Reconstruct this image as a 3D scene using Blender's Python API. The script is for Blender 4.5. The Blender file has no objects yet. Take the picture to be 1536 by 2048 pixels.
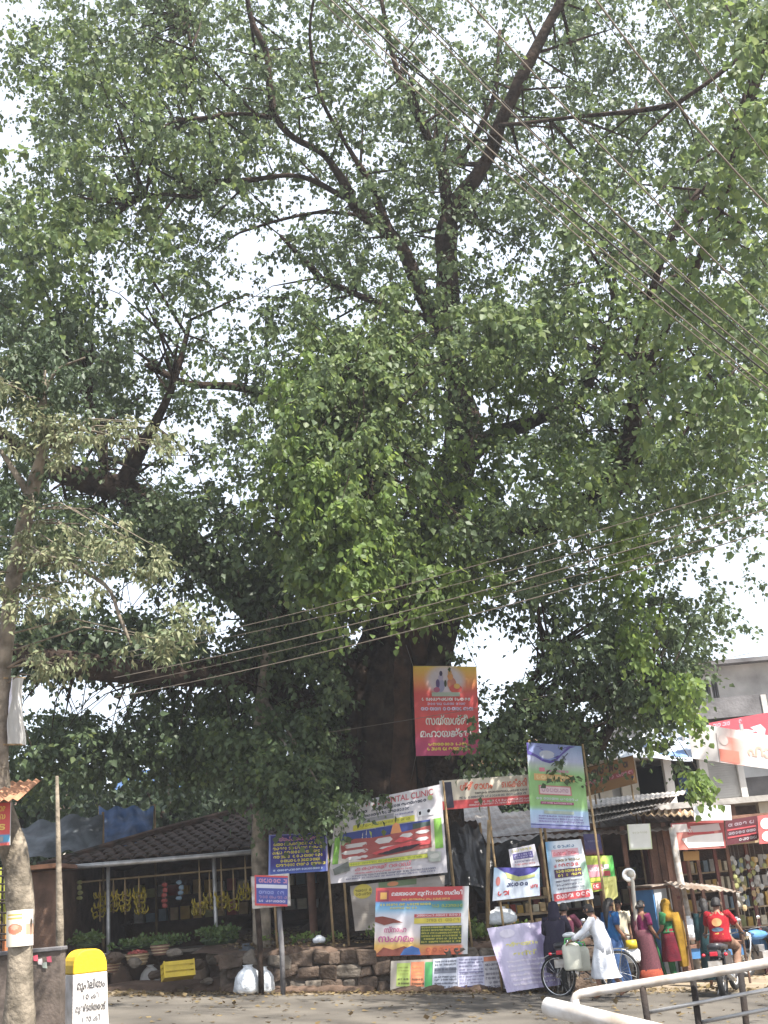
import bpy, math, random
import numpy as np
from mathutils import Vector, Matrix, Euler
random.seed(7); np.random.seed(7)
R = math.radians
SC = bpy.context.scene
COL = SC.collection
# ------------------------------------------------------------------ camera, sky, sun, exposure
PITCH, ROLL, FPX, EYE = R(18.7), R(5.0), 2250.0, 1.7
_f = Vector((0, math.cos(PITCH), math.sin(PITCH))); _u0 = Vector((0, -math.sin(PITCH), math.cos(PITCH))); _r0 = Vector((1, 0, 0))
_r = _r0*math.cos(ROLL) - _u0*math.sin(ROLL); _u = _u0*math.cos(ROLL) + _r0*math.sin(ROLL)
cd = bpy.data.cameras.new('camera'); cam = bpy.data.objects.new('camera', cd); COL.objects.link(cam)
m = Matrix((_r, _u, -_f)).transposed().to_4x4(); m.translation = Vector((0, 0, EYE)); cam.matrix_world = m
cd.sensor_fit = 'VERTICAL'; cd.sensor_height = 24; cd.lens = FPX/2048*24; cd.clip_end = 3000; cd.clip_start = 0.05
SC.camera = cam
SUN_EL, SUN_DIR = R(58), Vector((0.72, -0.69, 0))          # direction from the place towards the sun
w = bpy.data.worlds.new('World'); SC.world = w; w.use_nodes = True
nt = w.node_tree; bg = nt.nodes['Background']; sky = nt.nodes.new('ShaderNodeTexSky')
sky.sky_type = 'NISHITA'; sky.sun_disc = False; sky.sun_elevation = SUN_EL
sky.sun_rotation = math.atan2(SUN_DIR.x, SUN_DIR.y); sky.air_density = 1.0; sky.dust_density = 2.0; sky.ozone_density = 1.0
hz = nt.nodes.new('ShaderNodeMix'); hz.data_type = 'RGBA'; hz.inputs[0].default_value = .72      # thin bright cloud veil over the whole sky
hz.inputs[7].default_value = (3.2, 3.35, 3.6, 1); nt.links.new(sky.outputs[0], hz.inputs[6]); nt.links.new(hz.outputs[2], bg.inputs[0]); bg.inputs[1].default_value = 0.15
sd = bpy.data.lights.new('sun', 'SUN'); sun = bpy.data.objects.new('sun', sd); COL.objects.link(sun)
sd.energy = 4.6; sd.angle = R(0.6); sd.color = (1, .95, .87)
sv = Vector((SUN_DIR.normalized().x*math.cos(SUN_EL), SUN_DIR.normalized().y*math.cos(SUN_EL), math.sin(SUN_EL)))
sun.rotation_euler = sv.to_track_quat('Z', 'Y').to_euler(); sun.location = sv*60
vs = SC.view_settings; vs.view_transform = 'Standard'; vs.look = 'None'; vs.gamma = 1; vs.use_curve_mapping = False; vs.exposure = 1.6
SC.cycles.max_bounces = 8; SC.cycles.transparent_max_bounces = 8
# ------------------------------------------------------------------ geometry helpers
def at(px, py, Y):
    "point of the place at distance Y seen at that pixel of the 1536 x 2048 photograph"
    d = _f + (px-768)/FPX*_r + (1024-py)/FPX*_u
    return Vector((0, 0, EYE)) + d*(Y/d.y)
def G(x, y=0):
    return -0.08 - 0.075*max(-9.0, min(9.0, x))
def s2l(c):
    return tuple((v/12.92 if v <= .04045 else ((v+.055)/1.055)**2.4) for v in c[:3])
def noise3(p, f=1.0, seed=0.0):
    x, y, z = p[0]*f+seed, p[1]*f+seed*1.7, p[2]*f-seed
    return (math.sin(x*1.7+math.sin(y*2.3+z)) + math.sin(y*1.9+math.sin(z*2.1+x*1.3)) + math.sin(z*1.5+math.sin(x*2.7-y)))/3
ROOTS = {}
class MB:
    def __init__(s): s.v = []; s.f = []; s.m = []; s.c = []; s.mat = 0; s.col = (1, 1, 1)
    def add(s, vs_, fs):
        o = len(s.v); s.v += [tuple(p) for p in vs_]
        for f in fs: s.f.append([i+o for i in f]); s.m.append(s.mat); s.c.append(s.col)
        return s
    def box(s, c, size, rz=0, rot=None, jit=0):
        M_ = rot if rot is not None else Matrix.Rotation(rz, 3, 'Z'); c = Vector(c)
        P = []
        for k in range(8):
            q = Vector(((k & 1)-.5, ((k >> 1) & 1)-.5, ((k >> 2) & 1)-.5))
            q = Vector((q.x*size[0], q.y*size[1], q.z*size[2]))
            if jit: q += Vector((random.uniform(-jit, jit), random.uniform(-jit, jit), random.uniform(-jit, jit)))
            P.append(c + M_ @ q)
        return s.add(P, [(0, 2, 3, 1), (4, 5, 7, 6), (0, 1, 5, 4), (2, 6, 7, 3), (0, 4, 6, 2), (1, 3, 7, 5)])
    def prism(s, poly, d):          # poly: list of 3D points, extruded by vector d
        n = len(poly); d = Vector(d); a = [Vector(p) for p in poly]; b = [p+d for p in a]
        return s.add(a+b, [tuple(range(n))[::-1], tuple(range(n, 2*n))]+[(i, (i+1) % n, n+(i+1) % n, n+i) for i in range(n)])
    def loft(s, rings, cap=True):
        n = len(rings[0]); V_ = [p for r_ in rings for p in r_]; F = []
        for k in range(len(rings)-1):
            for i in range(n): F.append((k*n+i, k*n+(i+1) % n, (k+1)*n+(i+1) % n, (k+1)*n+i))
        if cap: F.append(tuple(range(n))[::-1]); F.append(tuple(range((len(rings)-1)*n, len(rings)*n)))
        return s.add(V_, F)
    def tube(s, pts, rad, seg=8, cap=True, wob=0.0, fs=1.0, flat=None):
        pts = [Vector(p) for p in pts]; n = len(pts)
        if not hasattr(rad, '__len__'): rad = [rad]*n
        rings = []; N = None
        for i in range(n):
            t = (pts[min(i+1, n-1)]-pts[max(i-1, 0)]).normalized()
            if N is None:
                a = Vector((0, 0, 1)) if abs(t.z) < .9 else Vector((1, 0, 0)); N = (a - t*a.dot(t)).normalized()
            else: N = (N - t*N.dot(t)).normalized()
            B = t.cross(N); ring = []
            for k in range(seg):
                an = 2*math.pi*k/seg; rr = rad[i]
                if wob: rr *= 1 + wob*noise3((math.cos(an)*1.5, math.sin(an)*1.5, i*.35), fs, pts[0].x)
                fx = 1 if flat is None else flat
                ring.append(pts[i] + N*math.cos(an)*rr + B*math.sin(an)*rr*fx)
            rings.append(ring)
        return s.loft(rings, cap)
    def ring(s, c, ax, R_, r_, seg=28, ms=6):          # torus
        ax = Vector(ax).normalized(); a = Vector((0, 0, 1)) if abs(ax.z) < .9 else Vector((1, 0, 0))
        U = (a-ax*a.dot(ax)).normalized(); W = ax.cross(U); V_ = []; F = []
        for i in range(seg):
            d = U*math.cos(2*math.pi*i/seg)+W*math.sin(2*math.pi*i/seg)
            for k in range(ms):
                t = 2*math.pi*k/ms; V_.append(Vector(c)+d*(R_+r_*math.cos(t))+ax*r_*math.sin(t))
        for i in range(seg):
            for k in range(ms): F.append((i*ms+k, ((i+1) % seg)*ms+k, ((i+1) % seg)*ms+(k+1) % ms, i*ms+(k+1) % ms))
        return s.add(V_, F)
    def blob(s, c, r_, seg=10, rings=6, jit=0.0, rot=None, seed=0):
        if not hasattr(r_, '__len__'): r_ = (r_, r_, r_)
        c = Vector(c); RR = []
        for j in range(rings+1):
            ph = math.pi*(j+.02)/(rings+.04); ring = []
            for k in range(seg):
                an = 2*math.pi*k/seg; q = Vector((math.sin(ph)*math.cos(an), math.sin(ph)*math.sin(an), -math.cos(ph)))
                kf = 1 + (jit*noise3(q*2.2, 1, seed) if jit else 0)
                q = Vector((q.x*r_[0]*kf, q.y*r_[1]*kf, q.z*r_[2]*kf))
                if rot is not None: q = rot @ q
                ring.append(c+q)
            RR.append(ring)
        return s.loft(RR)
    def build(s, name, mats, parent=None, smooth=False, bevel=0):
        me = bpy.data.meshes.new(name); base = ROOTS.get(parent.as_pointer(), Vector((0, 0, 0))) if parent else Vector((0, 0, 0))
        me.from_pydata([tuple(Vector(p)-base) for p in s.v], [], s.f)
        if not isinstance(mats, (list, tuple)): mats = [mats]
        for q in mats: me.materials.append(q)
        me.polygons.foreach_set('material_index', s.m)
        if any(c != (1, 1, 1) for c in s.c):
            ca = me.color_attributes.new('print', 'FLOAT_COLOR', 'CORNER'); arr = []
            for f_, c in zip(s.f, s.c):
                if isinstance(c, list): arr += [x for cc in c for x in (*cc, 1)]
                else: arr += [*c, 1]*len(f_)
            ca.data.foreach_set('color', arr)
        me.polygons.foreach_set('use_smooth', [smooth]*len(me.polygons)); me.update()
        o = bpy.data.objects.new(name, me); COL.objects.link(o)
        if parent: o.parent = parent
        ROOTS[o.as_pointer()] = base
        if bevel:
            b = o.modifiers.new('b', 'BEVEL'); b.width = bevel; b.segments = 2; b.limit_method = 'ANGLE'
        return o
def tag(o, label=None, cat=None, group=None, kind=None):
    if label: o['label'] = label
    if cat: o['category'] = cat
    if group: o['group'] = group
    if kind: o['kind'] = kind
    return o
def thing(name, loc, label, cat, group=None):
    o = bpy.data.objects.new(name, None); COL.objects.link(o); o.location = loc; o.empty_display_size = .1
    ROOTS[o.as_pointer()] = Vector(loc)
    return tag(o, label, cat, group)
def copy_tree(o, parent=None):
    c = o.copy(); COL.objects.link(c); c.parent = parent
    for ch in [x for x in o.children]: copy_tree(ch, c)
    return c
# ------------------------------------------------------------------ materials
def mat(name, c, rough=.8, var=.25, scale=3.0, bump=.15, spec=.3, metal=0, c2=None, detail=6, bscale=None):
    m_ = bpy.data.materials.new(name); m_.use_nodes = True; n = m_.node_tree.nodes; L = m_.node_tree.links
    b = n['Principled BSDF']; b.inputs['Roughness'].default_value = rough; b.inputs['Metallic'].default_value = metal
    b.inputs['Specular IOR Level'].default_value = spec
    tc = n.new('ShaderNodeTexCoord'); nz = n.new('ShaderNodeTexNoise'); nz.inputs['Scale'].default_value = scale; nz.inputs['Detail'].default_value = detail
    L.new(tc.outputs['Object'], nz.inputs['Vector'])
    rp = n.new('ShaderNodeValToRGB'); c2 = c2 or tuple(v*(1-var) for v in c)
    rp.color_ramp.elements[0].position = .34; rp.color_ramp.elements[1].position = .66
    rp.color_ramp.elements[0].color = (*c2, 1); rp.color_ramp.elements[1].color = (*[min(1, v*(1+var*.4)) for v in c], 1)
    L.new(nz.outputs['Fac'], rp.inputs['Fac']); L.new(rp.outputs['Color'], b.inputs['Base Color'])
    if bump:
        n2 = n.new('ShaderNodeTexNoise'); n2.inputs['Scale'].default_value = bscale or scale*6; n2.inputs['Detail'].default_value = 5
        L.new(tc.outputs['Object'], n2.inputs['Vector'])
        bp = n.new('ShaderNodeBump'); bp.inputs['Strength'].default_value = bump; bp.inputs['Distance'].default_value = .05
        L.new(n2.outputs['Fac'], bp.inputs['Height']); L.new(bp.outputs['Normal'], b.inputs['Normal'])
    return m_
def mat_leaf(name, cols, trans=.38, rough=.5, spec=.3):
    m_ = bpy.data.materials.new(name); m_.use_nodes = True; n = m_.node_tree.nodes; L = m_.node_tree.links
    b = n['Principled BSDF']; b.inputs['Roughness'].default_value = rough; b.inputs['Specular IOR Level'].default_value = spec
    g = n.new('ShaderNodeNewGeometry'); rp = n.new('ShaderNodeValToRGB')
    el = rp.color_ramp.elements
    while len(el) < len(cols): el.new(.5)
    for i, c in enumerate(cols): el[i].position = i/(len(cols)-1); el[i].color = (*c, 1)
    L.new(g.outputs['Random Per Island'], rp.inputs['Fac']); L.new(rp.outputs['Color'], b.inputs['Base Color'])
    t = n.new('ShaderNodeBsdfTranslucent'); mx = n.new('ShaderNodeMixShader'); mx.inputs[0].default_value = trans
    hs = n.new('ShaderNodeHueSaturation'); hs.inputs['Hue'].default_value = .485; hs.inputs['Saturation'].default_value = 1.0; hs.inputs['Value'].default_value = 1.7
    L.new(rp.outputs['Color'], hs.inputs['Color']); L.new(hs.outputs['Color'], t.inputs['Color'])
    L.new(b.outputs[0], mx.inputs[1]); L.new(t.outputs[0], mx.inputs[2])
    L.new(mx.outputs[0], n['Material Output'].inputs['Surface'])
    return m_
def mat_print(name, rough=.6, spec=.2, trans=0.0, dirt=.18):
    m_ = bpy.data.materials.new(name); m_.use_nodes = True; n = m_.node_tree.nodes; L = m_.node_tree.links
    b = n['Principled BSDF']; b.inputs['Roughness'].default_value = rough; b.inputs['Specular IOR Level'].default_value = spec
    a = n.new('ShaderNodeVertexColor'); a.layer_name = 'print'
    tc = n.new('ShaderNodeTexCoord'); nz = n.new('ShaderNodeTexNoise'); nz.inputs['Scale'].default_value = 3.5; nz.inputs['Detail'].default_value = 8
    L.new(tc.outputs['Object'], nz.inputs['Vector'])
    mr = n.new('ShaderNodeMapRange'); mr.inputs['From Min'].default_value = .35; mr.inputs['From Max'].default_value = .7
    mr.inputs['To Min'].default_value = .94; mr.inputs['To Max'].default_value = 1-dirt
    L.new(nz.outputs['Fac'], mr.inputs['Value'])
    fd = n.new('ShaderNodeHueSaturation'); fd.inputs['Saturation'].default_value = .86; L.new(a.outputs['Color'], fd.inputs['Color'])      # ink desaturated to imitate a low contrast veil of glare
    mu = n.new('ShaderNodeVectorMath'); mu.operation = 'SCALE'; L.new(fd.outputs['Color'], mu.inputs[0]); L.new(mr.outputs[0], mu.inputs['Scale'])
    L.new(mu.outputs[0], b.inputs['Base Color'])
    return m_
M = {}
M['bark'] = mat('bark_dark', (.052, .037, .029), .92, .5, 3.5, 1.0, .08, c2=(.016, .012, .010), bscale=12)
M['bark_red'] = mat('bark_reddish', (.105, .062, .043), .9, .4, 2.5, 1.0, .1, c2=(.05, .032, .025), bscale=10)
M['bark_pale'] = mat('bark_pale_lichen', (.26, .22, .17), .9, .1, 5, .6, .15, c2=(.10, .085, .065), bscale=14)
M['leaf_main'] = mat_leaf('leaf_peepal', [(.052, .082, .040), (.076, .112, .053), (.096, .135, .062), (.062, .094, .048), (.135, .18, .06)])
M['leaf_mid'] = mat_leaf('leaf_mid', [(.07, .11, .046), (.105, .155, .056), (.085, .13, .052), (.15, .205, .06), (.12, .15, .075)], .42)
M['leaf_bright'] = mat_leaf('leaf_bright', [(.10, .165, .045), (.15, .225, .055), (.09, .14, .045), (.20, .27, .06)], .5)  # brighter greens; sunlight on the front sprays put into the colour
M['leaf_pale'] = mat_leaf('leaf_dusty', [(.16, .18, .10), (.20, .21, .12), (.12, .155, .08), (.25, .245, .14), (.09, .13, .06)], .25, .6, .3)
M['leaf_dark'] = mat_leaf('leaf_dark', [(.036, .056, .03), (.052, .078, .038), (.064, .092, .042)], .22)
M['leaf_brown'] = mat_leaf('leaf_brown', [(.12, .085, .04), (.16, .12, .06), (.08, .06, .035), (.2, .15, .07)], .15, .7, .2)
M['asphalt'] = mat('asphalt', (.12, .108, .092), .92, .25, .9, .35, .15, c2=(.07, .063, .055), bscale=60)
M['dirt'] = mat('dirt', (.22, .165, .12), .95, .4, .9, .6, .1, bscale=18)
M['dirt_red'] = mat('dirt_red', (.105, .072, .054), .95, .4, 2, .6, .1, bscale=12)
M['sand'] = mat('sandy_shoulder', (.27, .22, .16), .95, .3, 1.3, .4, .1, bscale=30)
M['stone'] = mat('laterite_stone', (.10, .074, .057), .95, .5, 3, .8, .15, bscale=16)
M['stone_pale'] = mat('pale_stone', (.15, .128, .105), .95, .4, 3, .7, .15, bscale=16)
M['mortar'] = mat('mortar', (.12, .095, .075), .95, .4, 4, .6, .1)
M['concrete'] = mat('weathered_concrete', (.42, .40, .38), .9, .45, .8, .3, .2, bscale=10)
M['concrete_dark'] = mat('blackened_concrete', (.16, .155, .16), .92, .5, .9, .4, .15, bscale=8)
M['plaster'] = mat('cream_plaster', (.62, .58, .50), .85, .25, 1.1, .15, .2)
M['plaster_white'] = mat('white_plaster', (.75, .74, .72), .85, .15, 1.5, .12, .2)
M['wall_red'] = mat('stained_wall', (.13, .105, .09), .93, .5, 2.2, .3, .1, c2=(.075, .062, .052), bscale=14)
M['tile'] = mat('clay_tile', (.10, .062, .048), .9, .5, 2.5, .5, .12, c2=(.035, .03, .024), bscale=20)
M['dark_wood'] = mat('dark_wood', (.10, .06, .042), .8, .4, 4, .4, .25, bscale=24)
M['brown_wood'] = mat('brown_wood', (.22, .12, .085), .75, .4, 3, .3, .25, bscale=24)
M['maroon_wood'] = mat('maroon_wood', (.20, .075, .065), .75, .4, 3, .3, .25)
M['pale_wood'] = mat('pale_wood', (.45, .34, .22), .8, .35, 4, .3, .2)
M['bamboo'] = mat('bamboo', (.30, .21, .11), .7, .35, 5, .25, .3)
M['tin'] = mat('weathered_tin', (.36, .33, .30), .6, .5, 1.6, .3, .4, c2=(.20, .14, .10), bscale=20)
M['sheet_grey'] = mat('old_grey_sheet', (.50, .46, .42), .8, .4, 2.5, .4, .2, bscale=14)  # lighter grey for the old layered roof sheets
M['tin_rust'] = mat('rusty_tin', (.33, .17, .10), .8, .4, 3, .3, .2)
M['steel'] = mat('galvanised_steel', (.45, .44, .43), .45, .3, 6, .1, .5, metal=.5)
M['paint_white'] = mat('white_paint', (.52, .50, .48), .5, .12, 9, .03, .35, c2=(.30, .25, .20))
M['paint_black'] = mat('black_paint', (.022, .020, .020), .75, .4, 8, .2, .12, c2=(.045, .035, .03))
M['yellow'] = mat('yellow_paint', (.66, .43, .02), .6, .22, 5, .08, .35)
M['white_dirty'] = mat('stained_white_paint', (.66, .64, .63), .75, .22, 5, .15, .2, c2=(.48, .44, .40))
M['ink'] = mat('black_lettering', (.03, .03, .035), .7, .1, 4, 0)
M['tarp_blue'] = mat('blue_tarpaulin', (.03, .08, .20), .5, .5, 2.5, .6, .4, bscale=5)
M['tarp_grey'] = mat('grey_tarpaulin', (.09, .105, .12), .5, .5, 2.5, .6, .4, bscale=5)
M['black_sheet'] = mat('black_plastic', (.03, .03, .034), .3, .3, 3, .8, .5, bscale=5)
M['bag_white'] = mat('white_plastic_bag', (.70, .73, .76), .35, .12, 6, .7, .5, bscale=14)
M['crate_yellow'] = mat('yellow_plastic', (.50, .36, .02), .5, .2, 6, .05, .4)
M['banana'] = mat('banana_skin', (.40, .29, .035), .55, .35, 9, .05, .2, c2=(.22, .19, .03))
M['green_veg'] = mat_leaf('green_vegetable', [(.09, .14, .04), (.13, .19, .055), (.06, .11, .035), (.18, .22, .09)], .2)
M['rubber'] = mat('rubber', (.02, .02, .02), .8, .3, 20, .3, .3)
M['chrome'] = mat('chrome', (.7, .7, .7), .18, .05, 5, 0, .5, metal=1)
M['red_glass'] = mat('red_lens', (.55, .02, .04), .2, .1, 5, 0, .6)
M['black_plastic'] = mat('black_trim', (.03, .03, .035), .4, .3, 8, 0, .5)
M['skin'] = mat('brown_skin', (.23, .12, .075), .55, .12, 8, .03, .35)
M['hair'] = mat('black_hair', (.012, .01, .01), .5, .3, 20, .3, .4)
M['jerry'] = mat('milky_plastic', (.62, .62, .52), .4, .12, 5, .05, .4)
M['green_plastic'] = mat('green_plastic', (.10, .42, .12), .4, .1, 5, 0, .4)
M['booth_blue'] = mat('blue_painted_metal', (.08, .22, .45), .55, .2, 3, .1, .35)
M['booth_grey'] = mat('grey_painted_metal', (.48, .50, .52), .55, .15, 3, .1, .35)
M['print'] = mat_print('printed_vinyl'); M['print_gloss'] = mat_print('glossy_vinyl', .22, .6)
M['wire'] = mat('cable', (.17, .14, .11), .5, .2, 3, 0, .4); M['wire_dark'] = mat('dark_cable', (.05, .045, .04), .6, .2, 3, 0, .3)
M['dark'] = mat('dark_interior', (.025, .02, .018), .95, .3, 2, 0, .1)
M['glass'] = mat('window_glass', (.03, .035, .045), .12, .2, 2, 0, .6)
M['shutter'] = mat('grey_shutter', (.45, .45, .44), .5, .15, 2, .05, .4)
def cloth(name, c, c2=None, scale=14, rough=.85): return mat('cloth_'+name, c, rough, .3, scale, .25, .15, c2=c2, bscale=40)
# ------------------------------------------------------------------ ground, road
def sheet(name, x0, x1, y0, y1, dz, m_, nx, ny, amp=0, edge=0):
    xs = np.linspace(x0, x1, nx+1); ys = np.linspace(y0, y1, ny+1); V_ = []; F = []
    for j, y in enumerate(ys):
        for i, x in enumerate(xs):
            yy = y + (edge*noise3((x, 0, 3), 1.3) if edge and j in (0, ny) else 0)
            V_.append((x, yy, G(x)+dz+(amp*noise3((x, yy, 0), 1.1) if amp else 0)))
    for j in range(ny):
        for i in range(nx): a = j*(nx+1)+i; F.append((a, a+1, a+nx+2, a+nx+1))
    return tag(MB().add(V_, F).build(name, m_, smooth=True), kind='structure')
_x = [-900, -300, -80, -30, -9]+list(np.linspace(-8, 8, 17))+[9, 30, 80, 300, 900]; _y = [-300, -60, -10, 0, 5, 10, 15, 20, 25, 30, 40, 60, 120, 400, 1500]
tag(MB().add([(x, y, G(x)-.03) for y in _y for x in _x], [(j*len(_x)+i, j*len(_x)+i+1, (j+1)*len(_x)+i+1, (j+1)*len(_x)+i) for j in range(len(_y)-1) for i in range(len(_x)-1)]).build('ground', M['dirt']), kind='structure')
sheet('road', -60, 60, -6, 22.3, 0.0, M['asphalt'], 120, 40, 0, .22)
sheet('sandy_shoulder', -40, 40, 22.0, 27.5, -.012, M['sand'], 80, 8, .006, .3)
# ------------------------------------------------------------------ leaves
def leaf_mesh(name, C_, A_, N_, S_, m_, parent=None, wide=.42, kind=None, detail=False):
    "C base points, A unit axis, N approx normal, S length: one folded leaf each, as one mesh"
    n = len(C_); A_ = A_/np.linalg.norm(A_, axis=1, keepdims=True); T = np.cross(A_, N_); T /= np.linalg.norm(T, axis=1, keepdims=True)+1e-9; N_ = np.cross(T, A_)
    S = S_[:, None]
    if detail:
        L = [C_, C_+A_*S*.22+T*S*wide+N_*S*.08, C_+A_*S*.62+T*S*wide*.72+N_*S*.06, C_+A_*S, C_+A_*S*.62-T*S*wide*.72+N_*S*.06, C_+A_*S*.22-T*S*wide+N_*S*.08, C_+A_*S*.3-N_*S*.03]
        V_ = np.stack(L, 1).reshape(-1, 3); idx = np.array([0, 1, 6, 1, 2, 6, 2, 3, 6, 3, 4, 6, 4, 5, 6, 5, 0, 6]); nv = 7
    else:
        L = [C_, C_+A_*S*.36+T*S*wide+N_*S*.1, C_+A_*S-N_*S*.05, C_+A_*S*.36-T*S*wide+N_*S*.1]
        V_ = np.stack(L, 1).reshape(-1, 3); idx = np.array([0, 1, 2, 0, 2, 3]); nv = 4
    nf = len(idx)//3; F = (np.arange(n)[:, None]*nv+idx[None, :]).reshape(-1)
    base = ROOTS.get(parent.as_pointer(), Vector((0, 0, 0))) if parent else Vector((0, 0, 0))
    V_ = V_ - np.array(base)
    me = bpy.data.meshes.new(name); me.vertices.add(len(V_)); me.vertices.foreach_set('co', V_.astype(np.float32).ravel())
    me.loops.add(len(F)); me.loops.foreach_set('vertex_index', F.astype(np.int32))
    me.polygons.add(n*nf); me.polygons.foreach_set('loop_start', np.arange(0, n*nf*3, 3, dtype=np.int32))
    me.update(calc_edges=True); me.materials.append(m_)
    o = bpy.data.objects.new(name, me); COL.objects.link(o)
    if parent: o.parent = parent
    ROOTS[o.as_pointer()] = base
    if kind: o['kind'] = kind
    return o
rng = np.random.default_rng(11)
def unit(n): v = rng.normal(size=(n, 3)); return v/np.linalg.norm(v, axis=1, keepdims=True)
def sprays(C_, R_, tw, lv, size, droop=.7, up=.35, hang=.9):
    "leaf arrays for clumps at C with radius R: tw twigs each, lv leaves a twig"
    n = len(C_); C2 = np.repeat(C_, tw, 0); R2 = np.repeat(R_, tw); d = unit(n*tw); d[:, 2] = d[:, 2]*.7+up; d /= np.linalg.norm(d, axis=1, keepdims=True)
    Ln = R2*rng.uniform(.6, 1.25, n*tw); dr = droop*rng.uniform(.5, 1.4, n*tw)
    t = np.tile((np.arange(lv)+1)/lv, n*tw)+rng.uniform(-.08, .08, n*tw*lv); C3 = np.repeat(C2, lv, 0); d3 = np.repeat(d, lv, 0); L3 = np.repeat(Ln, lv); r3 = np.repeat(dr, lv)
    P = C3+d3*(L3*t)[:, None]; P[:, 2] -= r3*L3*t**2
    side = unit(len(P)); P += side*size*.35
    A_ = side*.8+d3*.4+np.array([0, 0, -hang]); N_ = unit(len(P))*.75+np.array([0, -.15, .8])
    S = size*rng.uniform(.5, 1.4, len(P))
    return P, A_, N_, S
def smooth_path(P, k=4):
    "Catmull-Rom through 4-tuples (x, y, z, r)"
    P = [np.array(p, float) for p in P]; out = []
    Q = [2*P[0]-P[1]]+P+[2*P[-1]-P[-2]]
    for i in range(1, len(Q)-2):
        for j in range(k):
            t = j/k; a, b, c, d = Q[i-1:i+3]
            out.append(.5*((2*b)+(-a+c)*t+(2*a-5*b+4*c-d)*t*t+(-a+3*b-3*c+d)*t**3))
    out.append(P[-1]); return out
def limb(L, parent, m_, name='limb', seg=9, wob=.22, jit=.05):
    P = [(*at(px, py, Y), r*(.8 if py < 900 and Y > 17 else 1)) for px, py, Y, r in L]; Q = smooth_path(P)
    pts = [Vector(q[:3])+Vector((noise3(q[:3], 1.3, 1), noise3(q[:3], 1.3, 5), noise3(q[:3], 1.3, 9)))*jit*min(1, q[3]*6) for q in Q]
    MB().tube(pts, [max(.012, q[3]) for q in Q], seg, wob=wob, fs=1.6).build(name, m_, parent, smooth=True)
    return [(p, q[3]) for p, q in zip(pts, Q)]
# ------------------------------------------------------------------ the great tree
tb = at(775, 1700, 27); tb.z = .8
tree = thing('peepal_tree', tb, 'huge old spreading fig tree with thick dark trunk growing from the stone platform', 'tree')
limbs = []
TR = [(775, 1890, 27, 1.6), (775, 1780, 27, 1.3), (775, 1640, 27, 1.05), (774, 1560, 27, .95), (770, 1450, 27, .80), (780, 1330, 27, .72), (800, 1230, 27, .60), (840, 1120, 27, .52), (890, 1000, 26.5, .48), (925, 900, 26, .45), (922, 800, 26, .40), (905, 700, 25.5, .37), (897, 600, 25, .35), (893, 500, 24.5, .31), (895, 440, 24.4, .29)]
limbs += limb(TR, tree, M['bark'], 'trunk', 22, .34)
for k, (dx, dy, r0) in enumerate([(-62, -.75, .33), (-22, -1.0, .30), (30, -.95, .34), (66, -.5, .30), (-86, -.2, .26), (92, .1, .3), (5, -1.05, .2), (-45, -.95, .16), (48, -.85, .15), (-75, -.5, .2), (78, -.3, .18), (-8, -1.08, .12)]):
    limb([(775+dx*1.45, 1880, 27+dy*1.5, r0*1.3), (775+dx*1.15, 1700, 27+dy*1.2, r0*1.15), (774+dx*1.1, 1600, 27+dy*1.05, r0), (770+dx*.95, 1450, 27+dy*.85, r0*.85), (785+dx*.75, 1320, 27+dy*.7, r0*.75), (808+dx*.5, 1200, 27+dy*.5, r0*.6), (850+dx*.3, 1090, 27+dy*.25, r0*.4)], tree, M['bark_red'] if k in (2, 3) else M['bark'], 'buttress_root', 9, .3, .12)
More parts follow.
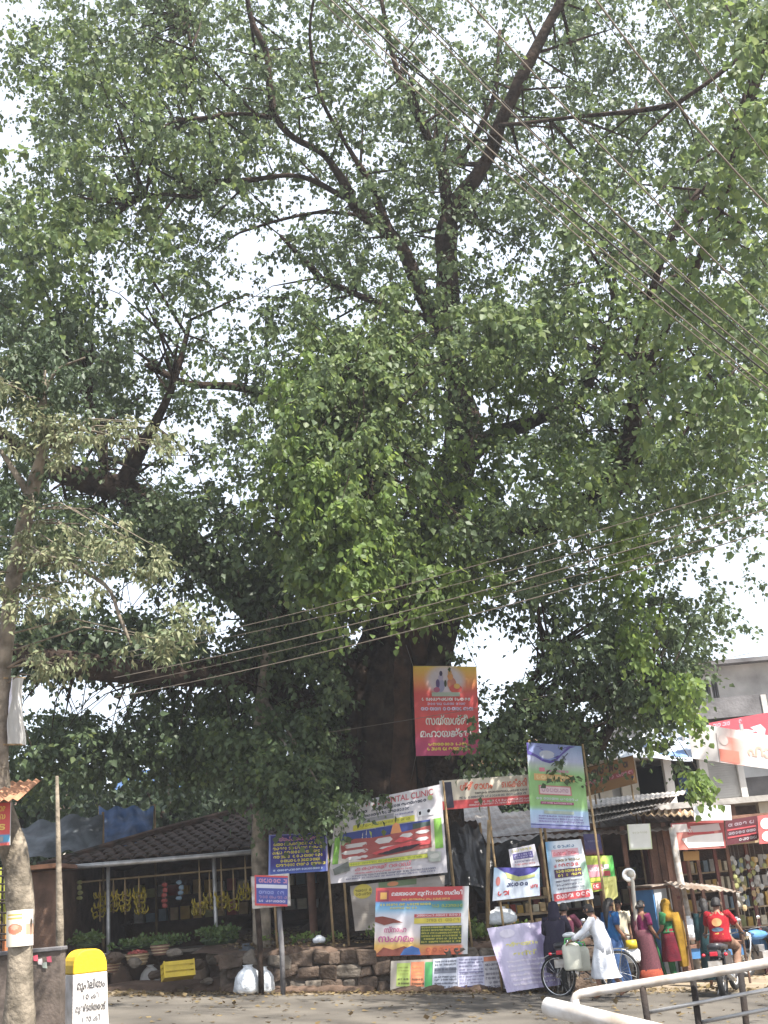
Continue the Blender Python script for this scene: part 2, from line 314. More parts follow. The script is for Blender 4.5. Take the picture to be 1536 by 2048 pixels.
LB = [
 [(905, 1860, 26.2, .55), (900, 1720, 26.2, .5), (888, 1560, 26.2, .40), (890, 1400, 26.1, .32), (880, 1310, 26, .30), (905, 1230, 26, .27), (935, 1150, 26, .25), (955, 1080, 25.8, .27), (1010, 1045, 25.5, .32), (1100, 1040, 25, .32), (1190, 1000, 24.5, .29), (1245, 950, 24, .30), (1262, 860, 23.6, .26), (1275, 740, 23, .20), (1290, 640, 22.5, .14), (1330, 500, 21.5, .10), (1400, 380, 21, .08)],
 [(845, 1320, 26.2, .2), (860, 1240, 26, .2), (835, 1170, 25.8, .18), (800, 1080, 25.4, .15), (745, 960, 24.5, .12), (700, 860, 24, .09)],
 [(925, 920, 26, .3), (975, 880, 25.6, .26), (1040, 850, 25, .23), (1110, 822, 24.5, .20), (1160, 795, 24.2, .16), (1188, 745, 24, .12), (1220, 640, 23.5, .08), (1230, 520, 23, .06)],
 [(895, 450, 24.4, .29), (915, 400, 24.2, .26), (950, 355, 23.9, .23), (985, 295, 23.5, .21), (1010, 230, 23, .20), (1055, 130, 22.5, .18), (1095, 50, 22.2, .16), (1130, -20, 22, .14), (1190, -200, 21.5, .10), (1260, -450, 21, .06)],
 [(895, 450, 24.4, .25), (890, 370, 24, .19), (882, 325, 23.8, .17), (845, 250, 23.5, .12), (800, 160, 23, .10), (770, 40, 22.5, .07), (740, -140, 22, .05)],
 [(886, 330, 23.8, .12), (925, 310, 23.7, .08), (985, 200, 23.3, .07), (1000, 60, 23, .05)],
 [(905, 700, 25.5, .3), (850, 600, 25, .25), (812, 510, 24.5, .22), (770, 460, 24.2, .20), (715, 420, 24, .18), (692, 370, 23.8, .14), (650, 310, 23.5, .11), (590, 275, 23.2, .10), (556, 240, 23, .10), (540, 180, 22.8, .11), (530, 100, 22.6, .10), (500, 30, 22.4, .08), (480, -100, 22, .06)],
 [(795, 490, 24.4, .16), (760, 420, 24, .14), (738, 360, 23.7, .11), (700, 300, 23.4, .07), (640, 190, 23, .06), (620, 60, 22.5, .05), (640, -60, 22, .04)],
 [(700, 400, 24, .09), (600, 352, 23.8, .07), (500, 360, 23.5, .075), (420, 365, 23.3, .07), (392, 393, 23.2, .06), (310, 388, 23, .045), (240, 420, 22.8, .03)],
 [(720, 430, 24, .06), (640, 425, 23.8, .05), (560, 440, 23.5, .045), (480, 465, 23.2, .035)],
 [(545, 235, 23, .08), (480, 228, 22.8, .06), (420, 235, 22.6, .07), (350, 243, 22.4, .055), (290, 280, 22, .03)],
 [(395, 150, 22.8, .03), (380, 80, 22.6, .05), (370, 0, 22.3, .05), (350, -120, 22, .05)],
 [(640, 555, 24, .12), (620, 530, 23.6, .09), (560, 470, 23.3, .04)], [(860, 640, 25, .12), (740, 600, 24.5, .1), (640, 555, 24, .1)],
 [(745, 1420, 27, .55), (650, 1310, 26.5, .50), (520, 1210, 26, .47), (420, 1130, 25.5, .42), (340, 1060, 25, .36), (265, 995, 24.5, .32), (190, 965, 24, .28), (100, 935, 23.5, .22), (20, 880, 23, .17), (-120, 800, 22, .1)],
 [(235, 985, 24.4, .25), (262, 930, 24, .2), (310, 850, 23.6, .14), (350, 760, 23.2, .1), (380, 640, 22.8, .06)],
 [(207, 965, 24.1, .12), (203, 870, 23.8, .10), (190, 820, 23.5, .09), (150, 760, 23.2, .07), (110, 690, 22.8, .05)],
 [(720, 900, 25.5, .12), (620, 835, 25, .11), (490, 778, 24.5, .11), (380, 768, 24, .1), (290, 730, 23.5, .05)], [(478, 778, 24.4, .05), (476, 740, 24.3, .045)],
 [(720, 1520, 26.8, .40), (600, 1410, 25.5, .38), (480, 1350, 24.5, .34), (300, 1345, 23.5, .28), (150, 1330, 22.5, .24), (0, 1300, 22, .2), (-200, 1250, 21.5, .12)],
 [(540, 1390, 25, .1), (545, 1290, 24.8, .08), (550, 1150, 24.7, .07), (556, 1000, 24.6, .05)],
 [(850, 1580, 26.5, .28), (960, 1490, 26, .21), (1030, 1430, 25.5, .16), (1100, 1400, 25, .15), (1200, 1388, 24.5, .12), (1330, 1370, 24, .07)],
 [(1010, 1450, 25.6, .08), (1050, 1380, 25.3, .06), (1100, 1300, 25, .04)],
 [(1200, 1500, 24.5, .1), (1230, 1440, 24.5, .09), (1300, 1380, 24.3, .07)],
 [(1245, 950, 24, .14), (1280, 870, 23, .09), (1335, 848, 22.7, .085), (1385, 818, 22.5, .06), (1440, 780, 22, .04)],
 [(1270, 780, 23, .1), (1350, 620, 21, .1), (1440, 420, 19, .1), (1480, 240, 18, .12), (1530, 100, 17, .12), (1600, -100, 16, .08)],
 [(1000, 250, 23, .06), (1100, 240, 22, .05), (1320, 215, 20, .07), (1380, 190, 19.5, .06), (1500, 100, 19, .06)],
 [(845, 1320, 26.0, .2), (800, 1150, 24, .13), (740, 1000, 22, .1), (720, 850, 21, .07), (710, 740, 20.8, .04)],
]
for L in LB: limbs += limb(L, tree, M['bark_red'] if L[0][0] in (845,) else M['bark'])
LP = np.array([tuple(p) for p, r in limbs])
GAPS = [(985, 520, 110, 62, .72), (965, 1290, 75, 55, 1), (1010, 1310, 50, 30, 1), (625, 1225, 45, 65, .75), (150, 1375, 150, 32, 1), (40, 1385, 60, 40, .9), (370, 840, 70, 60, .8), (400, 610, 150, 90, .62), (230, 560, 45, 90, .85), (10, 240, 50, 110, .9),
 (470, 480, 130, 80, .55), (1290, 190, 70, 70, .6), (1000, 370, 60, 55, .6), (540, 690, 90, 60, .7), (290, 1180, 170, 40, .8), (440, 1225, 60, 40, .9), (130, 760, 50, 25, .6), (215, 880, 50, 45, .7), (110, 1000, 80, 40, .7), (1190, 1130, 70, 40, .4), (1215, 1440, 50, 22, .8),
 (850, 60, 60, 60, .5), (450, 60, 60, 60, .4), (180, 200, 80, 40, .5), (560, 300, 70, 70, .5), (690, 1270, 30, 40, .4), (860, 560, 60, 60, .4), (1060, 60, 60, 60, .5), (330, 960, 60, 50, .4), (60, 90, 40, 80, .5), (590, 930, 40, 50, .5), (570, 1080, 30, 90, .7),
 (1440, 1140, 90, 60, .6), (1330, 1230, 60, 40, .3), (900, 330, 50, 60, .4), (60, 1230, 60, 40, .5), (480, 1000, 50, 60, .4), (700, 600, 60, 50, .4), (1240, 440, 60, 60, .3)]
def dens(px, py):
    d = 1.0
    if py > 960:
        lim = np.interp(py, [960, 1010, 1080, 1160, 1240, 1320, 1420, 1480, 1520], [1560, 1450, 1500, 1490, 1440, 1390, 1370, 1260, 1180])
        if px > lim: return 0
    if py > 1225 and 695 < px < 905: return 0
    if py > 1350 and 680 < px < 960: return 0
    if py > 1520 and px > 900: return 0
    for gx, gy, sx, sy, s in GAPS:
        d *= 1-s*math.exp(-((px-gx)/sx)**2/1.3-((py-gy)/sy)**2/1.3)
    return d
_tk = []
for L in [TR[-6:], LB[0][6:], LB[2], LB[3], LB[4], LB[6], LB[7], LB[8], LB[14][4:], LB[15], LB[17]]:
    for (a, b_, c, d), (e, f_, g_, h_) in zip(L, L[1:]):
        for k in range(5): t = k/5; _tk.append((a+(e-a)*t, b_+(f_-b_)*t, c+(g_-c)*t, d+(h_-d)*t))
TK = np.array(_tk)
def in_gap(c):
    v = Vector(c)-Vector((0, 0, EYE)); z = v.dot(_f); px = 768+FPX*v.dot(_r)/z; py = 1024-FPX*v.dot(_u)/z
    if 688 < px < 905 and 1238 < py < 1580 and c[1] > 20.9: return True
    if py < 1000 and TK is not None:
        dd = np.hypot(TK[:, 0]-px, TK[:, 1]-py)-TK[:, 3]*85; j = int(dd.argmin())
        if dd[j] < 26 and c[1] < TK[j, 2]+.3 and random.random() < .5: return True
    for gx, gy, sx, sy, s_ in GAPS+[(150, 1372, 130, 28, 1), (380, 1410, 40, 20, .9), (975, 1285, 60, 45, 1), (590, 1240, 40, 45, .6), (500, 1395, 30, 22, .8)]:
        if s_ >= .8 and random.random() < s_*math.exp(-((px-gx)/(sx*1.1))**2-((py-gy-18)/(sy*1.1))**2): return True
    return False
def open_gaps(C_): return np.array([c for c in C_ if not in_gap(c)])
def clump_points(n, x0, x1, y0, y1, Yf, thin=1.0):
    out = []
    while len(out) < n:
        px = random.uniform(x0, x1); py = random.uniform(y0, y1)
        d = dens(px, py) if (-40 < px < 1576 and py > -40) else (.5 if py < 1000 and py > -900 else .35)
        if py > 1100 and (px > 1560): continue
        if random.random() > d**.8: continue
        out.append(tuple(at(px, py, Yf(px, py))))
    return np.array(out)
def crown(arr, m_, parent, name='crown', detail=False, wide=.42): return leaf_mesh(name, *arr, m_, parent, kind='stuff', detail=detail, wide=wide)
def Ymain(px, py): return random.gauss(25.5, 2.6) if py < 1100 else random.gauss(25.8, 1.6)
Cp = clump_points(1500, -40, 1576, -40, 1560, Ymain); C1 = np.repeat(Cp, 5, 0)+rng.normal(size=(7500, 3))*np.array([.42, .45, .30]); C1 = open_gaps(C1); R1 = rng.uniform(.3, .6, len(C1))
crown(sprays(C1, R1, 6, 6, .12), M['leaf_main'], tree)
C2 = clump_points(3300, -700, 2200, -900, 900, lambda a, b: random.uniform(13, 32)); C2 = C2[(C2[:, 1] > 21) | (rng.random(len(C2)) < .4)]; keep = []
for c in C2:
    v = Vector(c)-Vector((0, 0, EYE)); z = v.dot(_f); px = 768+FPX*v.dot(_r)/z; py = 1024-FPX*v.dot(_u)/z
    keep.append(not (-30 < px < 1566 and -30 < py < 2100) and (px < 1640 or random.random() < .12) and not (py > 900 and px > 1500))
C2 = C2[np.array(keep)]; crown(sprays(C2, rng.uniform(.4, .8, len(C2)), 6, 6, .17), M['leaf_main'], tree)
# dense hanging sprays nearer the camera, down the middle and at the right
def blobs(L, per):
    C_ = []
    for px, py, Y, sx, sy, sY, k in L:
        for _ in range(int(per*k)):
            C_.append(tuple(at(px+random.gauss(0, sx), py+random.gauss(0, sy), Y+random.gauss(0, sY))))
    return np.array(C_)
MID = [(700, 720, 21, 75, 60, .6, 1.3), (660, 850, 20.5, 80, 60, .6, 1.2), (640, 980, 20.5, 55, 50, .5, .8), (690, 1080, 20.5, 60, 45, .5, .9), (640, 1150, 20.6, 30, 25, .4, .3), (860, 650, 22, 90, 50, .8, 1.2), (1010, 660, 22, 90, 55, .8, 1.1), (760, 820, 21, 60, 70, .6, 1)]
C3 = open_gaps(blobs(MID, 95)); crown(sprays(C3, rng.uniform(.25, .45, len(C3)), 6, 7, .12, 1.1, .1, 1.2), M['leaf_mid'], tree, detail=True, wide=.4)
FR = [(690, 1040, 19.9, 60, 65, .4, 1.1), (630, 950, 20, 45, 50, .4, .7), (700, 1140, 20, 50, 30, .3, .5), (600, 790, 20.4, 40, 30, .4, .4), (900, 1120, 22, 55, 60, .5, .8), (870, 960, 22.5, 70, 50, .7, .7), (1080, 900, 24, 110, 50, .8, 1.4), (1060, 760, 24, 80, 40, .8, .5), (1250, 1080, 22, 20, 55, .4, .35), (1265, 1270, 22.5, 20, 30, .4, .3), (1355, 1390, 22.5, 25, 32, .5, .28), (1000, 1490, 25.5, 40, 18, .4, .3), (1400, 1570, 24, 28, 12, .2, .13), (860, 1180, 21.8, 40, 30, .4, .3)]
C4 = open_gaps(blobs(FR, 62)); crown(sprays(C4, rng.uniform(.22, .4, len(C4)), 5, 6, .13, 1.1, .1, 1.2), M['leaf_bright'], tree, detail=True, wide=.42)
RT = [(150, 120, 21, 120, 70, 1.2, 1.2), (330, 240, 22, 90, 60, 1, .9), (90, 380, 20, 80, 80, 1, 1), (230, 430, 21.5, 90, 60, 1, .8), (120, 560, 21, 80, 70, 1, .8), (1180, 420, 20, 60, 60, 1, .7), (1450, 500, 16, 90, 90, .8, 1), (1380, 700, 17, 70, 70, .8, .8), (1500, 250, 15, 60, 90, .8, .9), (1280, 640, 18.5, 60, 60, .7, .7), (1480, 850, 17.5, 60, 60, .8, .7), (1300, 930, 19, 60, 70, .6, .8), (1150, 1000, 21, 50, 50, .6, .6), (1200, 600, 18.5, 60, 50, .6, .6), (1500, 60, 14.5, 60, 50, .6, .5)]
C5 = open_gaps(blobs(RT, 42)); crown(sprays(C5, rng.uniform(.3, .5, len(C5)), 5, 6, .135, .9, .15, 1.0), M['leaf_mid'], tree, detail=True, wide=.42)
LOW = [(700, 1250, 25.6, 16, 24, .3, .22), (100, 1475, 24, 90, 35, .8, .9), (300, 1470, 25, 90, 45, .8, 1), (470, 1440, 25.5, 80, 50, .8, 1), (600, 1500, 25.5, 60, 60, .6, 1), (420, 1290, 24.5, 110, 35, .7, 1), (180, 1270, 23.5, 120, 25, .8, 1.2), (40, 1280, 22.5, 60, 25, .8, .6), (560, 1330, 25, 60, 60, .6, .8), (640, 1580, 24.6, 40, 30, .3, .5), (1080, 1460, 25.5, 80, 35, .8, 1), (1230, 1335, 24.5, 70, 40, .8, 1), (1120, 1460, 25.5, 45, 25, .6, .5), (1320, 1375, 24, 35, 25, .6, .4), (600, 1250, 24.8, 60, 35, .5, .6), (500, 1170, 24.2, 60, 35, .5, .7), (410, 1090, 23.8, 60, 35, .5, .6), (320, 1020, 23.4, 60, 30, .5, .5), (60, 640, 22, 70, 90, 1, .8), (190, 700, 22.5, 60, 60, 1, .5), (900, 1080, 23, 50, 50, .5, .5)]
C6 = open_gaps(blobs(LOW, 62)); crown(sprays(C6, rng.uniform(.3, .55, len(C6)), 6, 6, .14, .9, .1, 1.0), M['leaf_dark'], tree)  # canopy shade over the low clumps put into darker leaf colours
# thin branches that carry the sprays
tw = MB()
for C_ in (C1[::5], C3[::5], C4[::6], C5[::4], C6[::6]):
    for c in C_:
        dd = ((LP-c)**2).sum(1); cand = np.nonzero(dd < dd.min()*2.2+.3)[0]; j = int(random.choice(list(cand))); a = Vector(LP[j]); b = Vector(c); L_ = (b-a).length
        if L_ < .3 or L_ > 4: continue
        mid = (a+b)/2+Vector((random.uniform(-.15, .15), random.uniform(-.15, .15), .12*L_))
        tw.tube([a, (a*2+mid*3)/5, mid, (mid*2+b*3)/5, b], [.012+.009*L_, .01+.007*L_, .012, .009, .006], 4, cap=False)
tag(tw.build('branches', M['bark'], tree), kind='stuff')
# the largest single leaves, at the tips of the bright sprays
proto = None
P, A_, N_, S = sprays(C4[:60], rng.uniform(.3, .45, 60), 2, 2, .15, 1.1, 0, 1.2)
for i in range(0, min(230, len(P))):
    if proto is None:
        one = np.zeros((1, 3)); proto = leaf_mesh('leaf', one, np.array([[0, 0, -1.]]), np.array([[0, -1., .2]]), np.array([.16]), M['leaf_bright'], None, .42, detail=True).data
        bpy.data.objects.remove(bpy.data.objects['leaf'])
    o = bpy.data.objects.new('leaf', proto); COL.objects.link(o); o.parent = tree; o.location = Vector(P[i])-tb
    o.rotation_euler = (random.uniform(-.9, .5), random.uniform(-.5, .5), random.uniform(-1.4, 1.4)); s_ = random.uniform(.8, 1.2); o.scale = (s_, s_, s_)
# ------------------------------------------------------------------ pale dusty young tree at the left
b0 = at(40, 2075, 14.5); b0.z = G(b0.x)
yt = thing('roadside_tree', b0, 'slender pale barked tree with dusty olive leaves at the left edge beside the road', 'tree')
g0 = Vector((b0.x, 14.5, b0.z)); lb = []
P = [(*(g0+Vector((0, 0, -.1))), .19), *[(*at(a, b, c), d) for a, b, c, d in [(40, 1950, 14.5, .155), (42, 1850, 14.5, .15), (38, 1760, 14.5, .16), (22, 1680, 14.5, .15), (6, 1600, 14.6, .11), (0, 1500, 14.6, .10), (5, 1400, 14.6, .095), (14, 1270, 14.5, .09), (35, 1110, 14.4, .10), (62, 990, 14.2, .095), (84, 900, 14, .06), (87, 800, 14, .045), (90, 735, 14, .015)]]]
Q = smooth_path(P); pts = [Vector(q[:3]) for q in Q]
MB().tube(pts, [q[3] for q in Q], 12, wob=.2, fs=1.5).build('trunk', M['bark_pale'], yt, smooth=True)
lp2 = np.array([tuple(p) for p in pts])
for L in [[(62, 990, 14.2, .07), (40, 960, 14.1, .05), (0, 900, 14, .03)], [(40, 1100, 14.3, .05), (120, 1120, 13.8, .035), (210, 1170, 13.5, .025), (238, 1230, 13.4, .022), (262, 1290, 13.4, .018)], [(84, 880, 14, .03), (160, 860, 13.6, .02), (260, 880, 13.4, .012)], [(86, 790, 14, .03), (115, 740, 13.9, .02), (170, 715, 13.7, .01)]]:
    limb(L, yt, M['bark_pale'], 'limb', 7, .1, .02)
YT = [(60, 840, 13.8, 45, 22, .3, 1), (190, 855, 13.5, 55, 18, .3, 1), (110, 900, 13.6, 45, 14, .3, .5), (330, 880, 13.4, 35, 14, .3, .45), (20, 790, 13.9, 30, 25, .3, .6), (60, 1080, 13.8, 45, 25, .3, .9), (190, 1090, 13.5, 45, 22, .3, .9), (280, 1130, 13.4, 35, 18, .3, .7), (130, 1190, 13.6, 60, 20, .3, .7), (325, 1285, 13.3, 30, 14, .2, .55), (370, 1240, 13.3, 25, 14, .2, .45), (100, 1315, 13.9, 35, 14, .2, .5), (20, 1190, 14, 25, 20, .3, .4)]
C7 = blobs(YT, 20); a7 = sprays(C7, rng.uniform(.10, .2, len(C7)), 6, 6, .085, .8, .1, .8); crown(a7, M['leaf_pale'], yt, wide=.24)
C8 = blobs([(90, 720, 14, 45, 40, .4, .9), (130, 760, 14, 50, 30, .4, .6), (30, 740, 14, 30, 40, .4, .7), (40, 980, 14.2, 30, 30, .3, .5)], 34); crown(sprays(C8, rng.uniform(.15, .25, len(C8)), 6, 6, .09, .9, .1, 1), M['leaf_dark'], yt, wide=.28)
tw = MB()
for c in C7[::2]:
    dd = ((lp2-c)**2).sum(1)+(lp2[:, 2]-c[2]).clip(-9, 0)**2; j = int(dd.argmin()); a = Vector(lp2[j]); b = Vector(c); L_ = (b-a).length
    if L_ < 2.6: tw.tube([a, (a+b)/2+Vector((0, 0, .1*L_)), b], [.014, .009, .004], 4, cap=False)
tag(tw.build('branches', M['bark_pale'], yt), kind='stuff')
# ------------------------------------------------------------------ trees behind
def back_tree(px, Y, h, r, label, name='background_tree', group='dark trees behind the market', n=150, leaf='leaf_dark', size=.24, squat=.6):
    b = at(px, 1780, Y); b.z = G(b.x)-.05
    t = thing(name, b, label, 'tree', group); top = b+Vector((random.uniform(-.5, .5), 0, h*.8))
    MB().tube([b, b+(top-b)*.3+Vector((.1, 0, 0)), b+(top-b)*.65, top], [.3, .24, .18, .06], 9, wob=.2).build('trunk', M['bark'], t, smooth=True)
    c = b+Vector((0, 0, h-.9-r*squat)); C_ = []
    for k in range(n):
        v = unit(1)[0]*r*random.uniform(.35, 1)**.6; C_.append((c.x+v[0], c.y+v[1]*.7, c.z+v[2]*squat))
    C_ = np.array(C_); crown(sprays(C_, rng.uniform(.5, .9, n), 6, 6, size, .7), M[leaf], t)
    for k in range(7):
        e = Vector(C_[k*9]); s_ = b+(top-b)*random.uniform(.4, .8); MB().tube([s_, (s_+e)/2+Vector((0, 0, .2)), e], [.11, .06, .02], 6).build('limb', M['bark'], t, smooth=True)
for i, (px, Y, h, r, lab) in enumerate([(20, 36, 7.0, 3.4, 'dark leafy tree behind the grey tarpaulin at far left'), (190, 40, 7.2, 3.6, 'dark leafy tree behind the left half of the tiled roof'), (360, 37, 6.6, 3.0, 'dark rounded tree above the slope of the tiled roof'), (520, 41, 7.6, 3.4, 'dark tree behind the peak of the tiled roof'), (680, 38, 7.2, 3.0, 'dark tree close behind the left side of the great trunk'), (940, 40, 7.0, 3.0, 'dark tree behind the cream and red banner'), (1120, 42, 7.0, 3.2, 'dark tree behind the purple and green banner')]):
    back_tree(px, Y, h, r, lab)
for i, (x, Y, lab) in enumerate([(-26, 48, 'broad green tree far off beyond the left edge'), (-17, 60, 'far tree low over the road horizon at left'), (22, 70, 'far tree behind the concrete building at right')]):
    b = Vector((x, Y, G(x))); back_tree(768+FPX*x/(Y*.947), Y, 8.5, 4, lab, 'distant_tree', 'far trees along the horizon', 110, 'leaf_main', .34)
# second slender tree by the road, whose stem rises behind the little blue sign
b1 = at(520, 1940, 24.2); b1.z = .3
st = thing('slender_tree', b1, 'slender grey trunk rising past the tiled roof peak into dark leaves', 'tree')
P = [(b1.x, b1.y, b1.z-.2, .2)]+[(*at(a, b, c), d) for a, b, c, d in [(522, 1800, 24.2, .17), (520, 1680, 24.2, .17), (524, 1560, 24.2, .16), (520, 1450, 24.2, .14), (530, 1340, 24.2, .12), (540, 1240, 24.2, .08), (545, 1130, 24.2, .05)]]
Q = smooth_path(P); MB().tube([Vector(q[:3]) for q in Q], [q[3] for q in Q], 10, wob=.2).build('trunk', M['bark_pale'], st, smooth=True)
C9 = open_gaps(blobs([(540, 1560, 23.6, 50, 30, .5, .7), (480, 1500, 23.6, 50, 40, .5, .8), (600, 1540, 23.6, 45, 40, .5, .8), (640, 1600, 23.3, 45, 22, .4, .7), (560, 1460, 23.8, 60, 40, .5, .8), (560, 1620, 23.5, 35, 12, .4, .3)], 46))
crown(sprays(C9, rng.uniform(.25, .45, len(C9)), 6, 6, .12, 1, .1), M['leaf_main'], st)
for k in range(8):
    e = Vector(C9[k*17]); s_ = at(522, 1600-k*30, 24.2); MB().tube([s_, (s_+e)/2+Vector((0, 0, .15)), e], [.05, .03, .012], 6).build('limb', M['bark_pale'], st, smooth=True)
# ------------------------------------------------------------------ signs: a sheet and its print
def srgb(*c): return s2l([v/255 for v in c])
W_, BK, RD, YL, BL = srgb(225, 222, 225), srgb(35, 30, 40), srgb(200, 35, 40), srgb(225, 205, 40), srgb(40, 50, 150)
class Sign:
    def __init__(s, name, label, cat, corners, back, wr=.012, th=.012, mat_='print', seed=0, sag=0, group=None, nx=14, ny=14, sheet='sheet'):
        s.c = [at(*q) for q in corners]; s.wr = wr*1.7 if wr > .007 else wr; s.seed = seed+len(label); s.sag = sag; s.back = back; s.mat = M[mat_]
        base = (s.c[2]+s.c[3])/2; s.n = ((s.c[1]-s.c[0]).cross(s.c[3]-s.c[0])).normalized()
        if s.n.y > 0: s.n = -s.n
        s.W = (s.c[1]-s.c[0]).length; s.H = (s.c[3]-s.c[0]).length
        nx = max(nx, 22); ny = max(ny, 22); s.nx, s.ny = nx, ny; s.D = [[s.K(i/nx, j/ny) for i in range(nx+1)] for j in range(ny+1)]
        s.root = thing(name, base, label, cat, group); b = MB()
        F = lambda u, v: back(u, v) if callable(back) else back
        g = [[s.P(i/nx, j/ny) for i in range(nx+1)] for j in range(ny+1)]
        for j in range(ny):
            for i in range(nx):
                cs = [F(i/nx, j/ny), F(i/nx, (j+1)/ny), F((i+1)/nx, (j+1)/ny), F((i+1)/nx, j/ny)]
                b.col = [tuple(c) for c in cs]; b.add([g[j][i], g[j+1][i], g[j+1][i+1], g[j][i+1]], [(0, 1, 2, 3)])
        b.col = srgb(190, 188, 185); bk = [[p-s.n*th for p in r_] for r_ in g]
        for j in range(ny):
            for i in range(nx): b.add([bk[j][i], bk[j][i+1], bk[j+1][i+1], bk[j+1][i]], [(0, 1, 2, 3)])
        e = [(0, i, 0, i+1) for i in range(nx)]+[(ny, i+1, ny, i) for i in range(nx)]+[(j+1, 0, j, 0) for j in range(ny)]+[(j, nx, j+1, nx) for j in range(ny)]
        for a, b_, c, d in e: b.add([g[a][b_], bk[a][b_], bk[c][d], g[c][d]], [(0, 1, 2, 3)])
        b.build(sheet, s.mat, s.root, smooth=False); s.p = MB(); s.lay = 0
    def K(s, u, v): return noise3((u*2.2, v*1.8, s.seed), 1.3)+.55*noise3((u*6, v*2.8, s.seed+4), 1.3)+.2*noise3((u*12+v*5, v*4, s.seed+8), 1.5)
    def P(s, u, v, h=0):
        v2 = v + s.sag*math.sin(math.pi*u)*(1-2*abs(.5-v)*0)
        p = (s.c[0]*(1-u)+s.c[1]*u)*(1-v2)+(s.c[3]*(1-u)+s.c[2]*u)*v2
        x = min(max(u, 0), 1)*s.nx; y = min(max(v, 0), 1)*s.ny; i = min(int(x), s.nx-1); j = min(int(y), s.ny-1); x -= i; y -= j
        k = (s.D[j][i]*(1-x)+s.D[j][i+1]*x)*(1-y)+(s.D[j+1][i]*(1-x)+s.D[j+1][i+1]*x)*y
        return p + s.n*(s.wr*k+h)
    def rect(s, u0, v0, u1, v1, c, c2=None, slant=0):
        s.lay += 1; h = .003+.0012*s.lay; nu = max(1, int((u1-u0)*30)); nv = max(1, int((v1-v0)*30))
        for i in range(nu):
            for j in range(nv):
                a, b_ = u0+(u1-u0)*i/nu, u0+(u1-u0)*(i+1)/nu; d, e = v0+(v1-v0)*j/nv, v0+(v1-v0)*(j+1)/nv
                k1, k2 = j/nv, (j+1)/nv; cc = c if c2 is None else [tuple(x+(y-x)*k for x, y in zip(c, c2)) for k in (k1, k2, k2, k1)]
                s.p.col = cc; s.p.add([s.P(a, d-slant*a, h), s.P(a, e-slant*a, h), s.P(b_, e-slant*b_, h), s.P(b_, d-slant*b_, h)], [(0, 1, 2, 3)])
        return s
    def poly(s, uv, c):
        s.lay += 1; h = .005+.0012*s.lay; cu = sum(q[0] for q in uv)/len(uv); cv = sum(q[1] for q in uv)/len(uv); s.p.col = c; n = len(uv)
        e = []                                             # subdivide the outline so that the print follows the creases
        for (a, b_), (c_, d) in zip(uv, uv[1:]+uv[:1]):
            k = max(1, int(max(abs(c_-a), abs(d-b_))*20)); e += [(a+(c_-a)*q/k, b_+(d-b_)*q/k) for q in range(k)]
        n = len(e); L_ = 6; V_ = [s.P(cu, cv, h)]+[s.P(cu+(u-cu)*q/L_, cv+(v-cv)*q/L_, h) for q in range(1, L_+1) for u, v in e]
        s.p.add(V_, [(0, 1+i, 1+(i+1) % n) for i in range(n)]+[(1+q*n+i, 1+q*n+n+i, 1+q*n+n+(i+1) % n, 1+q*n+(i+1) % n) for q in range(L_-1) for i in range(n)]); return s
    def oval(s, u, v, ru, rv, c, n=16): return s.poly([(u+ru*math.cos(2*math.pi*k/n), v-rv*math.sin(2*math.pi*k/n)) for k in range(n)], c)
    def line(s, u0, v, u1, h, c, slant=0, big=False):
        "a row of small round letter shapes, too small to read"
        s.lay += 1; hh = .003+.0012*s.lay; rs = random.Random(int(u0*999+v*7777)+s.seed); asp = s.W/s.H; x = u0; s.p.col = c
        while x < u1-.3*h/asp:
            if rs.random() < .13: x += h*.5/asp; continue
            w_ = h/asp*rs.uniform(.55, 1.25); n = 8; a0 = rs.uniform(0, 6); sp = rs.choice([4.4, 5.2, 6.28, 6.28]); out = []; inn = []
            for k in range(n+1):
                t = a0+sp*k/n; cu, cv = x+w_*.5, v+h*.5
                out.append((cu+w_*.5*math.cos(t), cv+h*.5*math.sin(t))); inn.append((cu+w_*.22*math.cos(t), cv+h*.2*math.sin(t)))
            Q = [s.P(a, b_-slant*a, hh) for a, b_ in out]+[s.P(a, b_-slant*a, hh) for a, b_ in inn]
            s.p.add(Q, [(k, k+1, n+2+k, n+1+k) for k in range(n)])
            if rs.random() < .5:
                q = [(x+w_*.95, v), (x+w_*.95, v+h), (x+w_*1.12, v+h), (x+w_*1.12, v)]; s.p.add([s.P(a, b_-slant*a, hh) for a, b_ in q], [(0, 1, 2, 3)])
            x += w_*1.22
        return s
    def text(s, u, v, w_, h, txt, c, slant=0, bold=0.0):
        s.lay += 1; V_, F_ = text_geo(txt, bold); hh = .003+.0012*s.lay; s.p.col = c
        s.p.add([s.P(u+x*w_, v+(1-y)*h-slant*(u+x*w_), hh) for x, y in V_], F_); return s
    def done(s, poles=(), m_=None, r_=.025):
        if s.p.v: s.p.build('print', s.mat, s.root)
        for (px, py, Y, toz) in poles:
            a = at(px, py, Y); b = Vector((a.x+.02, a.y+.02, toz if toz is not None else G(a.x)-.1))
            MB().tube([a, (a+b)/2, b], [r_*.9, r_, r_], 7, wob=.1).build('support_pole', m_ or M['bamboo'], s.root, smooth=True)
        return s.root
_T = {}
